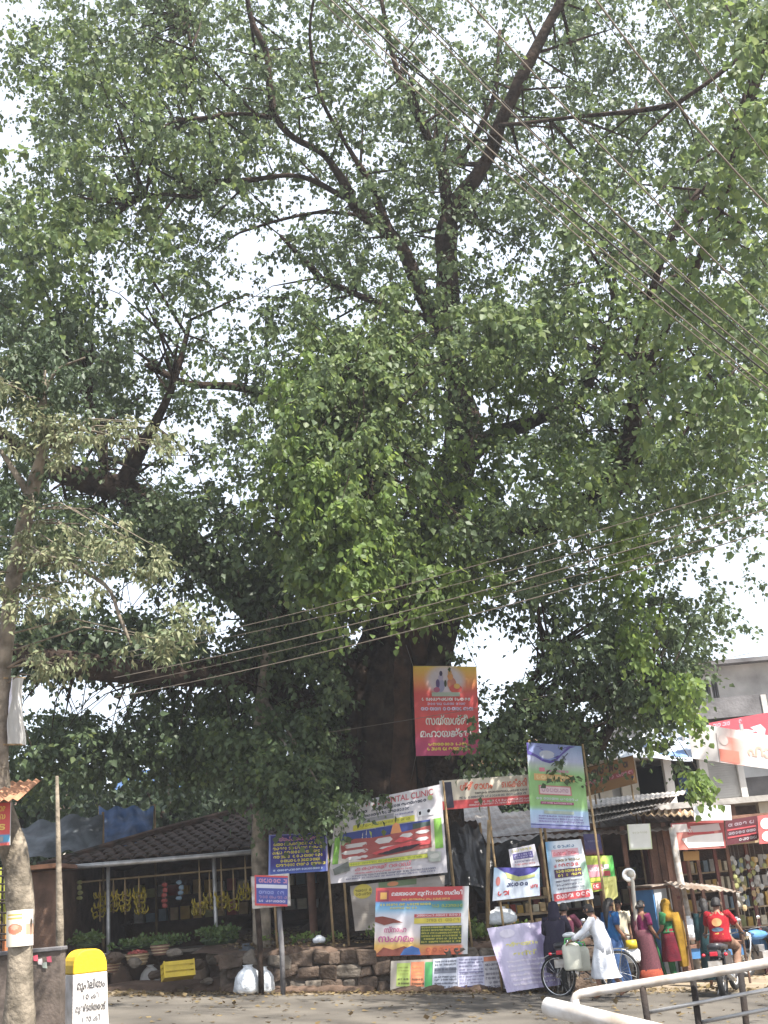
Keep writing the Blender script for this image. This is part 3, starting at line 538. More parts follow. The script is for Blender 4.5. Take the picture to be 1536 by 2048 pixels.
def text_geo(txt, bold=0.0):
    if (txt, bold) in _T: return _T[(txt, bold)]
    cu = bpy.data.curves.new('lettering', 'FONT'); cu.body = txt; cu.offset = bold; o = bpy.data.objects.new('lettering', cu); COL.objects.link(o)
    bpy.context.view_layer.update(); me = bpy.data.meshes.new_from_object(o.evaluated_get(bpy.context.evaluated_depsgraph_get()))
    V_ = [(q.co.x, q.co.y) for q in me.vertices]; F = [tuple(p.vertices)[::-1] for p in me.polygons]
    bpy.data.objects.remove(o); bpy.data.curves.remove(cu); bpy.data.meshes.remove(me)
    x0 = min(q[0] for q in V_); x1 = max(q[0] for q in V_); y0 = min(q[1] for q in V_); y1 = max(q[1] for q in V_)
    _T[(txt, bold)] = ([((x-x0)/(x1-x0), (y-y0)/(y1-y0)) for x, y in V_], F); return _T[(txt, bold)]
def mixc(a, b, t): t = max(0, min(1, t)); return tuple(x+(y-x)*t for x, y in zip(a, b))
def ramp(stops):
    def f(t):
        for (a, ca), (b, cb) in zip(stops, stops[1:]):
            if t <= b: return mixc(ca, cb, (t-a)/(b-a+1e-9))
        return stops[-1][1]
    return f
# ------------------------------------------------------------------ stone platform round the tree
plat_x0, plat_x1 = at(440, 1985, 23).x, at(1180, 1985, 23).x
plat = thing('stone_platform', ((plat_x0+plat_x1)/2, 23, 0), 'low rough stone retaining wall holding the soil under the great tree', 'retaining wall')
b = MB(); n = 16
TOP = lambda x: .82-.045*(x+3)
xs = [plat_x0+(plat_x1-plat_x0)*i/n for i in range(n+1)]
b.loft([[(x, 23.06, G(x)-.3), (x, 23.06, TOP(x)-.04), (x, 23.5, TOP(x)-.02), (x, 23.5, G(x)-.3)] for x in xs]); b.build('mortar_core', M['mortar'], plat)
k = 0
for row in range(3):
    x = plat_x0+random.uniform(0, .15)
    while x < plat_x1:
        w0 = random.uniform(.22, .5); zb = G(x)-.05; H_ = (TOP(x)-zb)/3
        zc = zb+H_*(row+.5)+random.uniform(-.03, .03); j_ = random.uniform(.03, .09)
        MB().box((x+w0/2, 23.04+random.uniform(-.03, .04), zc), (w0*.97, .22, H_*random.uniform(.65, 1.1)), 0, Euler((random.uniform(-.1, .1), random.uniform(-.12, .12), random.uniform(-.12, .12))).to_matrix(), j_).build('stone', M['stone'] if random.random() < .82 else M['stone_pale'], plat, bevel=.035); k += 1
        x += w0*.98
b = MB()
for k in range(64):
    x = random.uniform(plat_x0, plat_x1); s_ = random.uniform(.12, .38); up_ = random.random() < .55; b.blob((x, 23.16 if up_ else 22.93, TOP(x)-.06 if up_ else G(x)+.01), (s_, .14 if up_ else .2, random.uniform(.06, .16) if up_ else .09), 10, 6, .35, seed=k)
tag(b.build('soil_spill', M['dirt_red'], smooth=True), kind='stuff')
b = MB(); nx, ny = 30, 12; V_ = []
for j in range(ny+1):
    for i in range(nx+1):
        x = plat_x0-.6+(plat_x1-plat_x0+1.6)*i/nx; y = 23.3+j*.75; V_.append((x, y, TOP(x)+.02+.035*j*(1 if j < 6 else 1)+.07*noise3((x, y, 0), 1.4)))
b.add(V_, [(j*(nx+1)+i, j*(nx+1)+i+1, (j+1)*(nx+1)+i+1, (j+1)*(nx+1)+i) for j in range(ny) for i in range(nx)])
tag(b.build('soil', M['dirt_red'], smooth=True), kind='structure')
# litter, dead leaves and small weeds: nobody could count them
n = 5200; P = np.zeros((n, 3)); P[:, 0] = rng.uniform(-10, 9, n); P[:, 1] = np.where(rng.random(n) < .6, rng.normal(22.6, .35, n), rng.uniform(14, 27, n))
P[:, 2] = [G(x)+.012 for x in P[:, 0]]; q = rng.random(n) < .35; P[q, 1] = rng.uniform(23.4, 28, q.sum()); P[q, 0] = rng.uniform(plat_x0, plat_x1-1, q.sum()); P[q, 2] = [TOP(x)+.1+.047*(y-23.3) for x, y in P[q][:, :2]]
A_ = unit(n); A_[:, 2] *= .25; leaf_mesh('fallen_leaves', P, A_, np.tile([0.05, 0, 1.], (n, 1))+unit(n)*.3, rng.uniform(.05, .13, n), M['leaf_brown'], kind='stuff')
def weeds(name, L, size, m_=None):
    C_ = []
    for x, y, z, s_, k in L:
        for _ in range(k): C_.append((x+random.gauss(0, s_), y+random.gauss(0, s_*.6), z+random.uniform(0, .12)))
    C_ = np.array(C_); P, A_, N_, S = sprays(C_, rng.uniform(.1, .22, len(C_)), 5, 5, size, .2, .7, -.5); leaf_mesh(name, P, A_, N_, S, m_ or M['leaf_bright'], kind='stuff')
weeds('weeds', [(1.1, 23.7, .75, .3, 22), (1.9, 23.6, .7, .3, 14), (-.9, 23.9, .9, .4, 8), (-2.2, 24, .95, .5, 8), (.4, 24.5, .9, .5, 10)], .07)
# ------------------------------------------------------------------ banners and posters round the tree
rp = ramp([(0, srgb(225, 190, 30)), (.14, srgb(225, 150, 40)), (.3, srgb(205, 40, 40)), (.7, srgb(205, 40, 45)), (.85, srgb(180, 30, 90)), (1, srgb(175, 35, 95))])
def back1(u, v):
    c = rp(v); d = math.hypot((u-.5)/.30, (v-.16)/.17); return mixc(srgb(205, 195, 205), c, (d-.8)/.35)
s = Sign('banner', 'red and yellow temple banner with two painted figures hung high in front of the trunk', 'banner', [(826, 1332, 24.3), (953, 1333, 24.3), (960, 1510, 24.3), (832, 1512, 24.3)], back1, .01, nx=24, ny=28)
for u, v, ru, rv, c in [(.42, .22, .07, .08, (150, 150, 190)), (.43, .13, .04, .035, (175, 165, 195)), (.435, .085, .025, .03, (60, 50, 90)), (.38, .2, .03, .05, (90, 70, 130)), (.60, .20, .07, .07, (190, 110, 80)), (.58, .12, .045, .04, (215, 140, 60)), (.575, .075, .03, .03, (200, 150, 70)), (.66, .26, .1, .05, (200, 50, 40)), (.68, .23, .05, .03, (215, 165, 60)), (.36, .27, .05, .03, (170, 80, 120)), (.5, .2, .02, .04, (70, 80, 60))]: s.oval(u, v, ru, rv, srgb(*c))
s.rect(.28, .30, .72, .345, srgb(165, 180, 165)); s.line(.12, .36, .88, .035, W_); s.line(.2, .415, .80, .028, srgb(200, 180, 210)); s.line(.1, .465, .92, .04, srgb(200, 190, 220))
s.text(.17, .55, .66, .115, 'സത്യശ്രീ', srgb(215, 215, 205), 0, .02); s.text(.08, .70, .86, .10, 'മഹായജ്ഞം', srgb(220, 218, 215), 0, .02)
s.line(.2, .86, .84, .032, YL); s.line(.18, .91, .85, .036, YL)
r = s.done()
for (a, b_) in [((826, 1332, 24.3), (812, 1290, 25.7)), ((953, 1333, 24.3), (925, 1270, 25.6)), ((832, 1512, 24.3), (822, 1560, 25.7)), ((960, 1510, 24.3), (912, 1560, 25.5))]: MB().tube([at(*a), at(*b_)], .008, 5).build('rope', M['wire'], r)
def back2(u, v):
    top = ramp([(0, srgb(120, 150, 190)), (.2, srgb(165, 170, 200)), (.27, srgb(175, 190, 175)), (.36, srgb(140, 190, 115)), (.76, srgb(140, 190, 110)), (.79, srgb(165, 200, 230)), (.95, srgb(185, 195, 230)), (1, srgb(120, 110, 190))]); return mixc(top(v), srgb(150, 200, 225), .6*max(0, abs(u-.5)*2-.6) if v > .78 else 0)
s = Sign('banner', 'tall pale green banner with purple wave at its top on two poles', 'banner', [(1053, 1485, 23.4), (1163, 1492, 23.4), (1180, 1660, 23.4), (1062, 1655, 23.4)], back2, .02, nx=18, ny=30)
s.poly([(0, .0), (0, .14), (.12, .16), (.27, .215), (.4, .235), (.52, .20), (.64, .12), (.8, .03), (.9, .01)], srgb(75, 60, 150)); s.poly([(.03, .0), (.03, .10), (.16, .14), (.3, .19), (.42, .20), (.52, .17), (.6, .12), (.72, .04), (.8, .0)], srgb(120, 135, 190))
s.oval(.36, .13, .14, .05, srgb(175, 180, 195)); s.line(.26, .10, .50, .05, srgb(140, 140, 170)); s.line(.2, .31, .72, .03, srgb(205, 120, 160)); s.rect(.2, .29, .3, .335, srgb(210, 110, 130)); s.rect(.1, .365, .82, .445, srgb(215, 165, 90)); s.line(.14, .38, .78, .05, srgb(225, 195, 130))
s.rect(.17, .50, .74, .61, srgb(200, 110, 110)); s.rect(.19, .512, .72, .598, srgb(215, 190, 195)); s.line(.22, .53, .68, .05, srgb(190, 150, 165)); s.line(.12, .64, .86, .03, srgb(190, 205, 195)); s.rect(.19, .69, .76, .72, srgb(150, 40, 100)); s.line(.21, .695, .74, .02, srgb(210, 170, 180)); s.rect(.24, .795, .75, .83, srgb(170, 185, 170))
for v in (.85, .88, .91): s.line(.14, v, .9, .018, srgb(120, 100, 170))
s.rect(0, .955, 1, .965, srgb(50, 60, 150)); s.done([(1058, 1480, 23.45, None), (1165, 1488, 23.45, None)])
s = Sign('banner', 'large white banner with green edges and a blue red picture band below the trunk', 'banner', [(672, 1612, 23.7), (882, 1568, 23.7), (895, 1745, 23.7), (656, 1768, 23.7)], lambda u, v: srgb(208, 203, 208), .035, nx=26, ny=20)
s.rect(.02, .02, .93, .10, srgb(205, 205, 205)); s.line(.24, .035, .42, .065, srgb(185, 60, 75)); s.text(.44, .03, .48, .075, 'DENTAL CLINIC', srgb(185, 60, 75), 0, .02); s.line(.15, .13, .86, .035, srgb(70, 75, 90)); s.line(.15, .19, .7, .035, srgb(90, 95, 115)); s.rect(.2, .235, .55, .29, srgb(150, 150, 155)); s.line(.56, .25, .72, .02, srgb(120, 120, 160))
s.rect(.18, .30, .74, .37, srgb(205, 200, 30)); s.line(.22, .315, .7, .03, srgb(150, 150, 30)); s.rect(.77, .25, .92, .33, srgb(215, 215, 220)); s.rect(.78, .27, .8, .31, BK); s.oval(.87, .28, .015, .02, BK); s.oval(.89, .13, .025, .03, srgb(165, 180, 110))
s.rect(0.02, .42, .07, .76, srgb(120, 180, 50)); s.rect(.91, .38, .98, .72, srgb(125, 185, 50)); s.rect(.07, .38, .91, .76, srgb(205, 195, 185)); s.rect(.08, .38, .88, .49, srgb(35, 60, 140)); s.rect(.08, .47, .2, .52, srgb(60, 80, 60)); s.rect(.72, .40, .88, .47, srgb(70, 85, 80))
s.poly([(.54, .38), (.57, .35), (.6, .38), (.62, .48), (.52, .48)], srgb(225, 140, 60)); s.poly([(.08, .53), (.2, .47), (.35, .49), (.6, .48), (.88, .45), (.88, .70), (.55, .73), (.3, .75), (.1, .70)], srgb(160, 65, 60))
for u0, v0, u1, v1 in [(.1, .53, .32, .58), (.09, .61, .33, .66), (.13, .69, .33, .73), (.38, .51, .54, .58), (.60, .50, .72, .55), (.74, .49, .87, .53), (.74, .57, .86, .61), (.42, .62, .58, .65)]: s.poly([(u0, (v0+v1)/2), (u0+.03, v0), (u1-.02, v0), (u1, (v0+v1)/2), (u1-.03, v1), (u0+.04, v1)], srgb(205, 200, 200))
s.poly([(.55, .58), (.62, .53), (.72, .57), (.62, .6)], srgb(215, 30, 40)); s.poly([(.36, .68), (.5, .63), (.7, .60), (.88, .62), (.87, .66), (.6, .66), (.4, .71)], srgb(205, 35, 45)); s.poly([(.4, .7), (.6, .65), (.8, .64), (.7, .69), (.5, .72)], srgb(60, 50, 60))
s.rect(.15, .765, .84, .81, srgb(200, 205, 40)); s.line(.18, .775, .8, .025, srgb(130, 150, 30)); s.text(.22, .82, .48, .07, 'കോളേജ് റോഡ്', srgb(200, 90, 105), 0, .02); s.line(.22, .895, .7, .02, srgb(190, 90, 100))
s.poly([(.03, .82), (.16, .74), (.18, .86), (.05, .9)], srgb(110, 115, 110)); s.poly([(.84, .74), (.96, .76), (.95, .87), (.85, .86)], srgb(175, 180, 170)); s.oval(.9, .80, .04, .03, srgb(205, 205, 195))
s.line(.2, .925, .9, .022, srgb(110, 110, 130)); s.line(.15, .955, .9, .02, srgb(120, 120, 150)); s.done([(676, 1600, 23.78, .8), (886, 1562, 23.78, .8)])
s = Sign('banner', 'long cream shop banner with orange lettering and a red lower edge', 'banner', [(878, 1562, 24.0), (1060, 1549, 24.0), (1062, 1606, 24.0), (886, 1620, 24.0)], lambda u, v: srgb(205, 35, 40) if v > .72 else srgb(215, 205, 185), .012, nx=18, ny=18)
s.rect(.0, 0, .045, .70, srgb(205, 205, 205)); s.rect(.05, .06, .13, .95, srgb(70, 72, 90)); s.text(.22, .10, .36, .30, 'ശ്രീരാഗം', srgb(220, 85, 30), 0, .03); s.text(.68, .10, .28, .30, 'ബേക്കറി', srgb(220, 85, 30), 0, .03)
s.line(.38, .48, .95, .07, srgb(110, 105, 100)); s.line(.2, .60, .95, .08, srgb(120, 120, 125)); s.line(.35, .78, .98, .08, srgb(230, 190, 190)); s.line(.3, .88, .98, .06, srgb(230, 190, 190)); s.done([(884, 1560, 24.05, .7), (970, 1556, 24.05, .7)])
s = Sign('banner', 'small deep blue banner with yellow lines of writing left of the large white one', 'banner', [(538, 1670, 23.6), (654, 1664, 23.6), (656, 1742, 23.6), (537, 1750, 23.6)], lambda u, v: mixc(srgb(45, 35, 130), srgb(60, 100, 190), (v-.75)*3), .015)
s.rect(0, 0, 1, .03, srgb(120, 120, 190)); s.rect(0, .03, .03, 1, srgb(110, 130, 200)); s.rect(.97, 0, 1, 1, srgb(140, 140, 200)); s.text(.08, .06, .78, .12, 'അയ്യപ്പസേവാസംഘം', srgb(215, 140, 165), 0, .02)
for i, (a, b_) in enumerate([(.08, .92), (.07, .95), (.06, .9), (.08, .92), (.2, .85), (.1, .93)]): s.line(a, .22+.105*i, b_, .075, srgb(205, 190, 40))
s.line(.08, .88, .92, .05, srgb(190, 205, 235)); s.done([(541, 1668, 23.65, .7), (651, 1662, 23.65, .7)])
# the little sign box on two posts by the road
o = thing('signboard', at(540, 1985, 22.3), 'small blue and white box sign on two thin posts at the road edge', 'sign')
a, b_ = at(503, 1749, 22.3), at(578, 1751, 22.3); hgt = (at(540, 1750, 22.3)-at(540, 1815, 22.3)).z; wid = (b_-a).length
cc = (a+b_)/2-Vector((0, 0, hgt/2)); MB().box(cc, (wid, .16, hgt)).build('sign_box', M['paint_white'], o, bevel=.01)
for px, r0 in ((514, .055), (557, .05)):
    q = at(px, 1812, 22.3); MB().tube([(q.x, 22.32, q.z), (q.x+.02, 22.32, G(q.x)+.8), (q.x, 22.32, G(q.x)-.1)], r0, 9, wob=.1).build('post', M['concrete_dark'] if px > 550 else M['bark'], o, smooth=True)
y_ = 22.3-.085
fr = Sign('poster', 'blue printed panel with white band fixed on the front of the small box sign', 'poster', [(509, 1750, y_), (576, 1752, y_), (575, 1813, y_), (510, 1811, y_)], lambda u, v: srgb(60, 75, 165), .001, .004)
fr.rect(0, 0, 1, .06, RD); fr.rect(0, .93, 1, 1, RD); fr.rect(0.02, .30, .98, .42, srgb(210, 210, 225)); fr.rect(0, .06, .05, .93, srgb(190, 60, 80)); fr.line(.12, .10, .9, .15, srgb(190, 130, 170)); fr.line(.12, .50, .92, .12, srgb(130, 140, 205)); fr.line(.12, .66, .92, .10, srgb(150, 120, 170)); fr.line(.12, .80, .92, .08, srgb(200, 190, 215)); fr.done()
s = Sign('banner', 'torn grey cream banner with a yellow oval hanging behind the red topped poster', 'banner', [(700, 1772, 23.9), (890, 1750, 23.9), (885, 1850, 23.9), (710, 1862, 23.9)], lambda u, v: srgb(165, 155, 145), .05)
s.oval(.13, .15, .10, .16, srgb(200, 180, 40)); s.rect(.3, .0, .7, .12, srgb(110, 130, 90)); s.oval(.45, .06, .06, .05, srgb(200, 120, 60)); s.line(.05, .1, .22, .06, srgb(120, 110, 30)); s.line(.05, .18, .22, .06, srgb(120, 110, 30)); s.done()
def back8(u, v):
    if u > .94: return srgb(215, 215, 215)
    a = ramp([(0, srgb(190, 35, 40)), (.20, srgb(195, 35, 40)), (.22, srgb(60, 140, 200)), (.33, srgb(120, 180, 215)), (.42, srgb(215, 215, 225)), (.72, srgb(220, 205, 200)), (.84, srgb(225, 180, 60)), (1, srgb(210, 100, 40))]); b2 = ramp([(0, srgb(190, 35, 40)), (.2, srgb(190, 35, 40)), (.22, srgb(40, 130, 120)), (.33, srgb(70, 150, 150)), (.42, srgb(215, 215, 225)), (.84, srgb(215, 210, 215)), (.86, srgb(225, 110, 30)), (1, srgb(225, 90, 25))])
    return mixc(a(v), b2(v), (u-.4)*2.5)
s = Sign('poster_board', 'bright poster with a red heading and brown hands standing on the platform edge', 'poster', [(752, 1776, 22.95), (938, 1772, 22.95), (935, 1908, 22.95), (748, 1913, 22.95)], back8, .006, .02, nx=26, ny=32)
s.rect(.02, .04, .14, .2, srgb(150, 40, 60)); s.rect(.05, .07, .12, .17, srgb(215, 160, 50)); s.text(.17, .05, .76, .09, 'മലയോര മുന്നേറ്റ സമിതി', srgb(235, 230, 230), 0, .03); s.line(.28, .165, .8, .03, srgb(225, 180, 60)); s.line(.05, .235, .58, .035, srgb(210, 200, 60)); s.line(.16, .29, .45, .03, srgb(210, 200, 60)); s.line(.6, .26, .92, .05, srgb(150, 170, 90))
s.poly([(.0, .43), (.08, .42), (.2, .46), (.3, .52), (.2, .52), (.1, .55), (.0, .5)], srgb(135, 60, 45)); s.rect(.42, .40, .92, .45, srgb(190, 40, 40)); s.line(.44, .405, .9, .035, srgb(225, 190, 190)); s.rect(.42, .46, .92, .54, srgb(215, 195, 30)); s.line(.55, .47, .9, .05, srgb(170, 150, 30))
s.text(.1, .57, .24, .09, 'സ്നേഹ', srgb(190, 70, 130), 0, .02); s.text(.04, .71, .38, .09, 'സംഗമം', srgb(190, 70, 140), 0, .02); s.rect(.49, .575, .93, .84, srgb(70, 85, 40))
for i in range(6): s.line(.50, .585+.042*i, .92, .026, srgb(190, 180, 50))
s.poly([(.02, .97), (.1, .87), (.2, .91), (.32, .86), (.42, .93), (.35, .99), (.1, .995)], srgb(125, 60, 45)); s.poly([(.28, .99), (.32, .9), (.4, .86), (.48, .9), (.5, .99)], srgb(40, 100, 175)); s.line(.33, .91, .47, .03, W_); s.line(.55, .89, .9, .07, srgb(205, 90, 40)); s.done([(760, 1776, 23.02, .7), (930, 1772, 23.02, .6)])
NT = [((782, 1922), (868, 1918), (866, 1988), (780, 1985), 'wall notice with lime, orange and green columns pasted on the stone wall'), ((866, 1918), (916, 1915), (917, 1987), (864, 1988), 'white wall notice with a grey box and black foot band'), ((914, 1914), (968, 1912), (972, 1983), (916, 1986), 'lilac white wall notice with a dark blue foot band'), ((966, 1912), (1014, 1908), (1020, 1980), (970, 1983), 'wall notice with an orange heading half behind the leaning purple banner')]
for i, (tl, tr, br, bl, lab) in enumerate(NT):
    Yn = 22.84-.012*i; bgc = [srgb(190, 180, 165), srgb(205, 210, 225), srgb(200, 200, 225), srgb(205, 200, 205)][i]
    s = Sign('wall_notice', lab, 'poster', [(*tl, Yn), (*tr, Yn), (*br, Yn), (*bl, Yn)], bgc, .008, .006, nx=8, ny=10, group='notices pasted along the stone wall')
    if i == 0: s.rect(.14, .08, .45, .8, srgb(185, 210, 90)); s.rect(.47, .06, .78, .8, srgb(220, 120, 60)); s.rect(.80, .08, .98, .8, srgb(70, 175, 90)); [s.line(a, v, a+.24, .06, srgb(90, 80, 60)) for a in (.17, .5) for v in (.55, .68)]; [s.line(a, v, a+.24, .03, srgb(150, 150, 70)) for a in (.17, .5) for v in (.2, .3, .4)]
    elif i == 1: s.rect(.06, .26, .92, .42, srgb(130, 135, 150)); [s.line(.08, v, .92, .05, srgb(90, 95, 110)) for v in (.06, .15, .29, .5, .58, .68, .78)]; s.rect(.08, .88, .94, .95, srgb(50, 55, 75))
    elif i == 2: [s.line(.06, v, .92, .045, srgb(115, 110, 150)) for v in (.06, .14, .24, .34, .44, .53, .62, .71)]; s.rect(.1, .82, .88, .92, srgb(45, 45, 110)); s.rect(.06, .42, .94, .44, srgb(90, 90, 140))
    else: s.rect(.02, .03, .8, .16, srgb(215, 120, 70)); [s.line(.06, v, .95, .07, srgb(120, 115, 130)) for v in (.22, .34, .48, .6, .72, .84)]
    s.done()
s = Sign('banner', 'shiny purple white banner with yellow words leaning at the end of the stone wall', 'banner', [(974, 1856, 22.6), (1092, 1841, 22.6), (1122, 1968, 22.3), (1014, 1985, 22.2)], lambda u, v: mixc(srgb(150, 135, 180), srgb(200, 190, 215), .5+.5*math.sin(u*4+.3)*1-.3*v), .03, mat_='print_gloss', nx=18, ny=18)
s.text(.22, .27, .55, .09, 'ഉദ്ഘാടനം', srgb(225, 215, 70), 0, .03); s.text(.3, .42, .42, .09, 'ഇന്ന്', srgb(220, 210, 60), 0, .03); s.oval(.3, .13, .13, .07, srgb(215, 205, 220)); [s.line(.15, v, .9, .03, srgb(235, 225, 235)) for v in (.55, .62, .69, .76, .83, .90)]; s.done([(990, 1860, 22.75, None), (1082, 1848, 22.75, None)])
s = Sign('banner', 'small light blue banner with a dark blue top curve and red crosses', 'banner', [(988, 1735, 23.2), (1079, 1735, 23.2), (1080, 1791, 23.2), (985, 1802, 23.2)], lambda u, v: mixc(mixc(srgb(150, 195, 230), srgb(215, 225, 240), 1-abs(u-.5)*1.6), srgb(220, 228, 240), v), .012)
s.poly([(.05, 0), (.98, .0), (.9, .14), (.7, .27), (.5, .3), (.3, .2)], srgb(55, 50, 140)); s.poly([(.25, .15), (.45, .34), (.9, .22), (.9, .32), (.5, .45), (.3, .33)], srgb(185, 190, 110)); s.line(.28, .48, .76, .13, srgb(60, 70, 110)); s.oval(.1, .42, .05, .14, srgb(215, 120, 110)); s.line(.1, .72, .28, .15, srgb(200, 50, 55)); s.line(.8, .58, .93, .13, srgb(200, 50, 55)); s.done([(992, 1733, 23.25, .5)])
s = Sign('banner', 'small white notice with a blue panel tilted above the light blue banner', 'banner', [(1017, 1699, 23.3), (1069, 1688, 23.3), (1079, 1731, 23.3), (1023, 1737, 23.3)], srgb(215, 210, 218), .008)
s.line(.1, .08, .85, .12, srgb(200, 190, 90)); s.rect(.12, .28, .86, .58, srgb(85, 75, 145)); s.line(.15, .33, .82, .1, srgb(180, 175, 215)); s.line(.15, .46, .82, .08, srgb(180, 175, 215)); s.line(.15, .66, .85, .08, srgb(120, 115, 150)); s.line(.15, .8, .85, .08, srgb(200, 120, 120)); s.done([(1045, 1692, 23.4, .5)])
s = Sign('banner', 'tall white and sky blue banner with a red foot band above the motorcycle riders', 'banner', [(1090, 1684, 23.6), (1162, 1678, 23.6), (1188, 1797, 23.6), (1106, 1809, 23.6)], lambda u, v: mixc(mixc(srgb(60, 150, 200), srgb(222, 228, 235), min(1, u*3+v*.6)), srgb(110, 185, 120), max(0, (u-.7)*3*(1 if .4 < v < .85 else 0))), .014, nx=14, ny=20)
s.line(.2, .07, .8, .05, srgb(120, 150, 180)); s.rect(.14, .14, .86, .26, srgb(225, 165, 175)); s.text(.18, .16, .62, .08, 'മഹോത്സവം', srgb(200, 60, 80), 0, .03); s.line(.2, .3, .82, .04, srgb(140, 120, 80)); s.line(.15, .37, .82, .06, srgb(200, 70, 80)); s.rect(.14, .46, .84, .60, srgb(85, 60, 95)); s.line(.18, .475, .8, .045, srgb(205, 195, 50)); s.line(.18, .54, .8, .045, srgb(205, 195, 50)); [s.line(.14, v, .8, .03, srgb(110, 110, 130)) for v in (.64, .70, .76)]
s.rect(.04, .84, .93, .96, srgb(200, 40, 50)); s.line(.1, .86, .88, .07, srgb(240, 200, 200)); s.done([(1096, 1682, 23.65, None), (1158, 1678, 23.65, None)])
s = Sign('banner', 'green, yellow and pink banner partly behind the white and sky blue one', 'banner', [(1165, 1712, 24.4), (1225, 1711, 24.4), (1234, 1776, 24.4), (1175, 1786, 24.4)], lambda u, v: mixc(srgb(200, 215, 60), srgb(70, 190, 70), (u-.5)*3+(v-.5)), .012)
s.rect(.1, .25, .62, .6, srgb(225, 150, 165)); s.line(.14, .32, .56, .12, srgb(235, 225, 230)); s.rect(.66, .26, .82, .4, W_); s.rect(.64, .45, .85, .6, srgb(200, 50, 60)); s.rect(.1, .64, .7, .72, srgb(225, 225, 50)); s.rect(.2, .76, .6, .95, srgb(215, 60, 60)); s.line(.22, .8, .58, .1, W_); s.done([(1170, 1710, 24.45, None)])
s = Sign('poster', 'pale yellow paper sheet hanging just left of the blue clad woman head', 'poster', [(1203, 1755, 23.9), (1232, 1752, 23.9), (1236, 1792, 23.9), (1208, 1815, 23.9)], srgb(235, 230, 120), .01, .006)
s.line(.15, .15, .8, .1, srgb(205, 200, 80)); s.line(.15, .35, .8, .08, srgb(205, 200, 80)); s.done([(1218, 1752, 23.95, None)])
s = Sign('banner', 'dark blue and brown poster on the stall front above the green banner', 'poster', [(1166, 1668, 25.5), (1200, 1668, 25.5), (1206, 1708, 25.5), (1172, 1710, 25.5)], lambda u, v: mixc(srgb(85, 80, 130), srgb(150, 80, 60), (v-.7)*3), .006); s.line(.2, .3, .8, .1, srgb(130, 130, 170)); s.done()
# ------------------------------------------------------------------ the milestone
mb = at(170, 2056, 16.5); mb.z = .30
ms = thing('milestone', mb, 'white painted concrete milestone with a yellow rounded top and black lettering', 'milestone')
hw, hd, H0, HT = .24, .20, .72, 1.03; rot = Matrix.Rotation(R(36), 3, 'Z')
def msP(x, y, z): return mb + rot @ Vector((x, y, 0)) + Vector((0, 0, z))
def outline(z0, z1, k=1.0):
    pts = []
    if z0 < H0: pts = [(-hw*1.06*k, z0), (hw*1.06*k, z0), (hw*k, H0), (-hw*k, H0)]
    return pts
b = MB(); b.loft([[msP(x*k, y*k2, z) for x, y in ((-hw, -hd), (hw, -hd), (hw, hd), (-hw, hd))] for z, k, k2 in ((0, 1.07, 1.06), (.35, 1.03, 1.03), (H0, 1, 1))]); b.build('shaft', M['white_dirty'], ms, bevel=.015)
b = MB(); arc = [(-hw, H0+.001), (hw, H0+.001)]+[(hw*math.copysign(abs(math.cos(t))**.72, math.cos(t)), H0+.05+(HT-H0-.05)*math.sin(t)**.9) for t in [math.pi*k/14 for k in range(15)]]
b.prism([msP(x, -hd, z) for x, z in arc], rot @ Vector((0, 2*hd, 0))); b.build('cap', M['yellow'], ms, bevel=.018)
b = MB(); b.box(mb+Vector((0, 0, -.12)), (.72, .5, .3), rot=rot, jit=.02); b.build('plinth', M['concrete'], ms, bevel=.02)
def ms_text(txt, x, z, w_, h):
    V_, F_ = text_geo(txt, .014); b = MB(); y = -hd*1.06-.008
    b.add([msP(x+vx*w_, y+.012*(z/H0), z+vy*h) for vx, vy in V_], [f[::-1] for f in F_]); b.build('lettering', M['ink'], ms)
ms_text('മുപ്ലിയം', -.19, .50, .39, .15); ms_text('10 കി', -.10, .40, .21, .075); ms_text('മുണ്ടത്തോട്', -.21, .225, .42, .13); ms_text('1.70 കി', -.12, .12, .25, .08)
# ------------------------------------------------------------------ left edge: compound wall, board, pole
wl = thing('compound_wall', (at(60, 2000, 15.6).x, 15.6, .1), 'stained reddish grey compound wall at the lower left behind the pale trunk', 'wall')
xr = at(121, 1980, 15.6).x; zt = at(90, 1903, 15.6).z; xl = -14
b = MB(); b.box(((xl+xr)/2, 15.7, zt/2-.25), (xr-xl, .22, zt+.5)); b.build('wall_face', M['wall_red'], wl)
b = MB(); b.box(((xl+xr)/2, 15.7, zt+.02), (xr-xl+.04, .28, .05)); b.build('coping', M['concrete_dark'], wl, bevel=.01)
for k, c in enumerate([(225, 40, 80), (200, 190, 190), (150, 160, 150), (190, 60, 90)]):
    q = at(66+k*9, 1912+k*7 % 19, 15.57); o = MB().add([q, q+Vector((.06, 0, .01)), q+Vector((.07, 0, -.07)), q+Vector((.01, 0, -.06))], [(0, 3, 2, 1)])
    o.col = srgb(*c); o.c = [srgb(*c)]; o.build('paper_scrap', M['print'], wl)
pn = Sign('painted_panel', 'yellow and orange painted panel behind a black grille at the left edge', 'panel', [(-60, 1735, 17.5), (26, 1735, 17.5), (26, 1915, 17.5), (-60, 1915, 17.5)], lambda u, v: mixc(srgb(170, 175, 40), srgb(200, 110, 40), (v-.5)*3), .003, .03)
pn.done()
gr = thing('grille', at(0, 1915, 17.3), 'black iron grille over the yellow and orange panel at left', 'grille')
for px in (-50, -28, -8, 6, 24): a, b_ = at(px, 1735, 17.35), at(px, 1910, 17.35); MB().tube([a, (a.x, a.y, b_.z)], .018, 6).build('bar', M['paint_black'], gr)
for py in (1740, 1752, 1768, 1784, 1800, 1806, 1826, 1850, 1868, 1880): a, b_ = at(-60, py, 17.3), at(26, py, 17.3); MB().tube([a, b_], .013, 6).build('bar', M['paint_black'], gr)
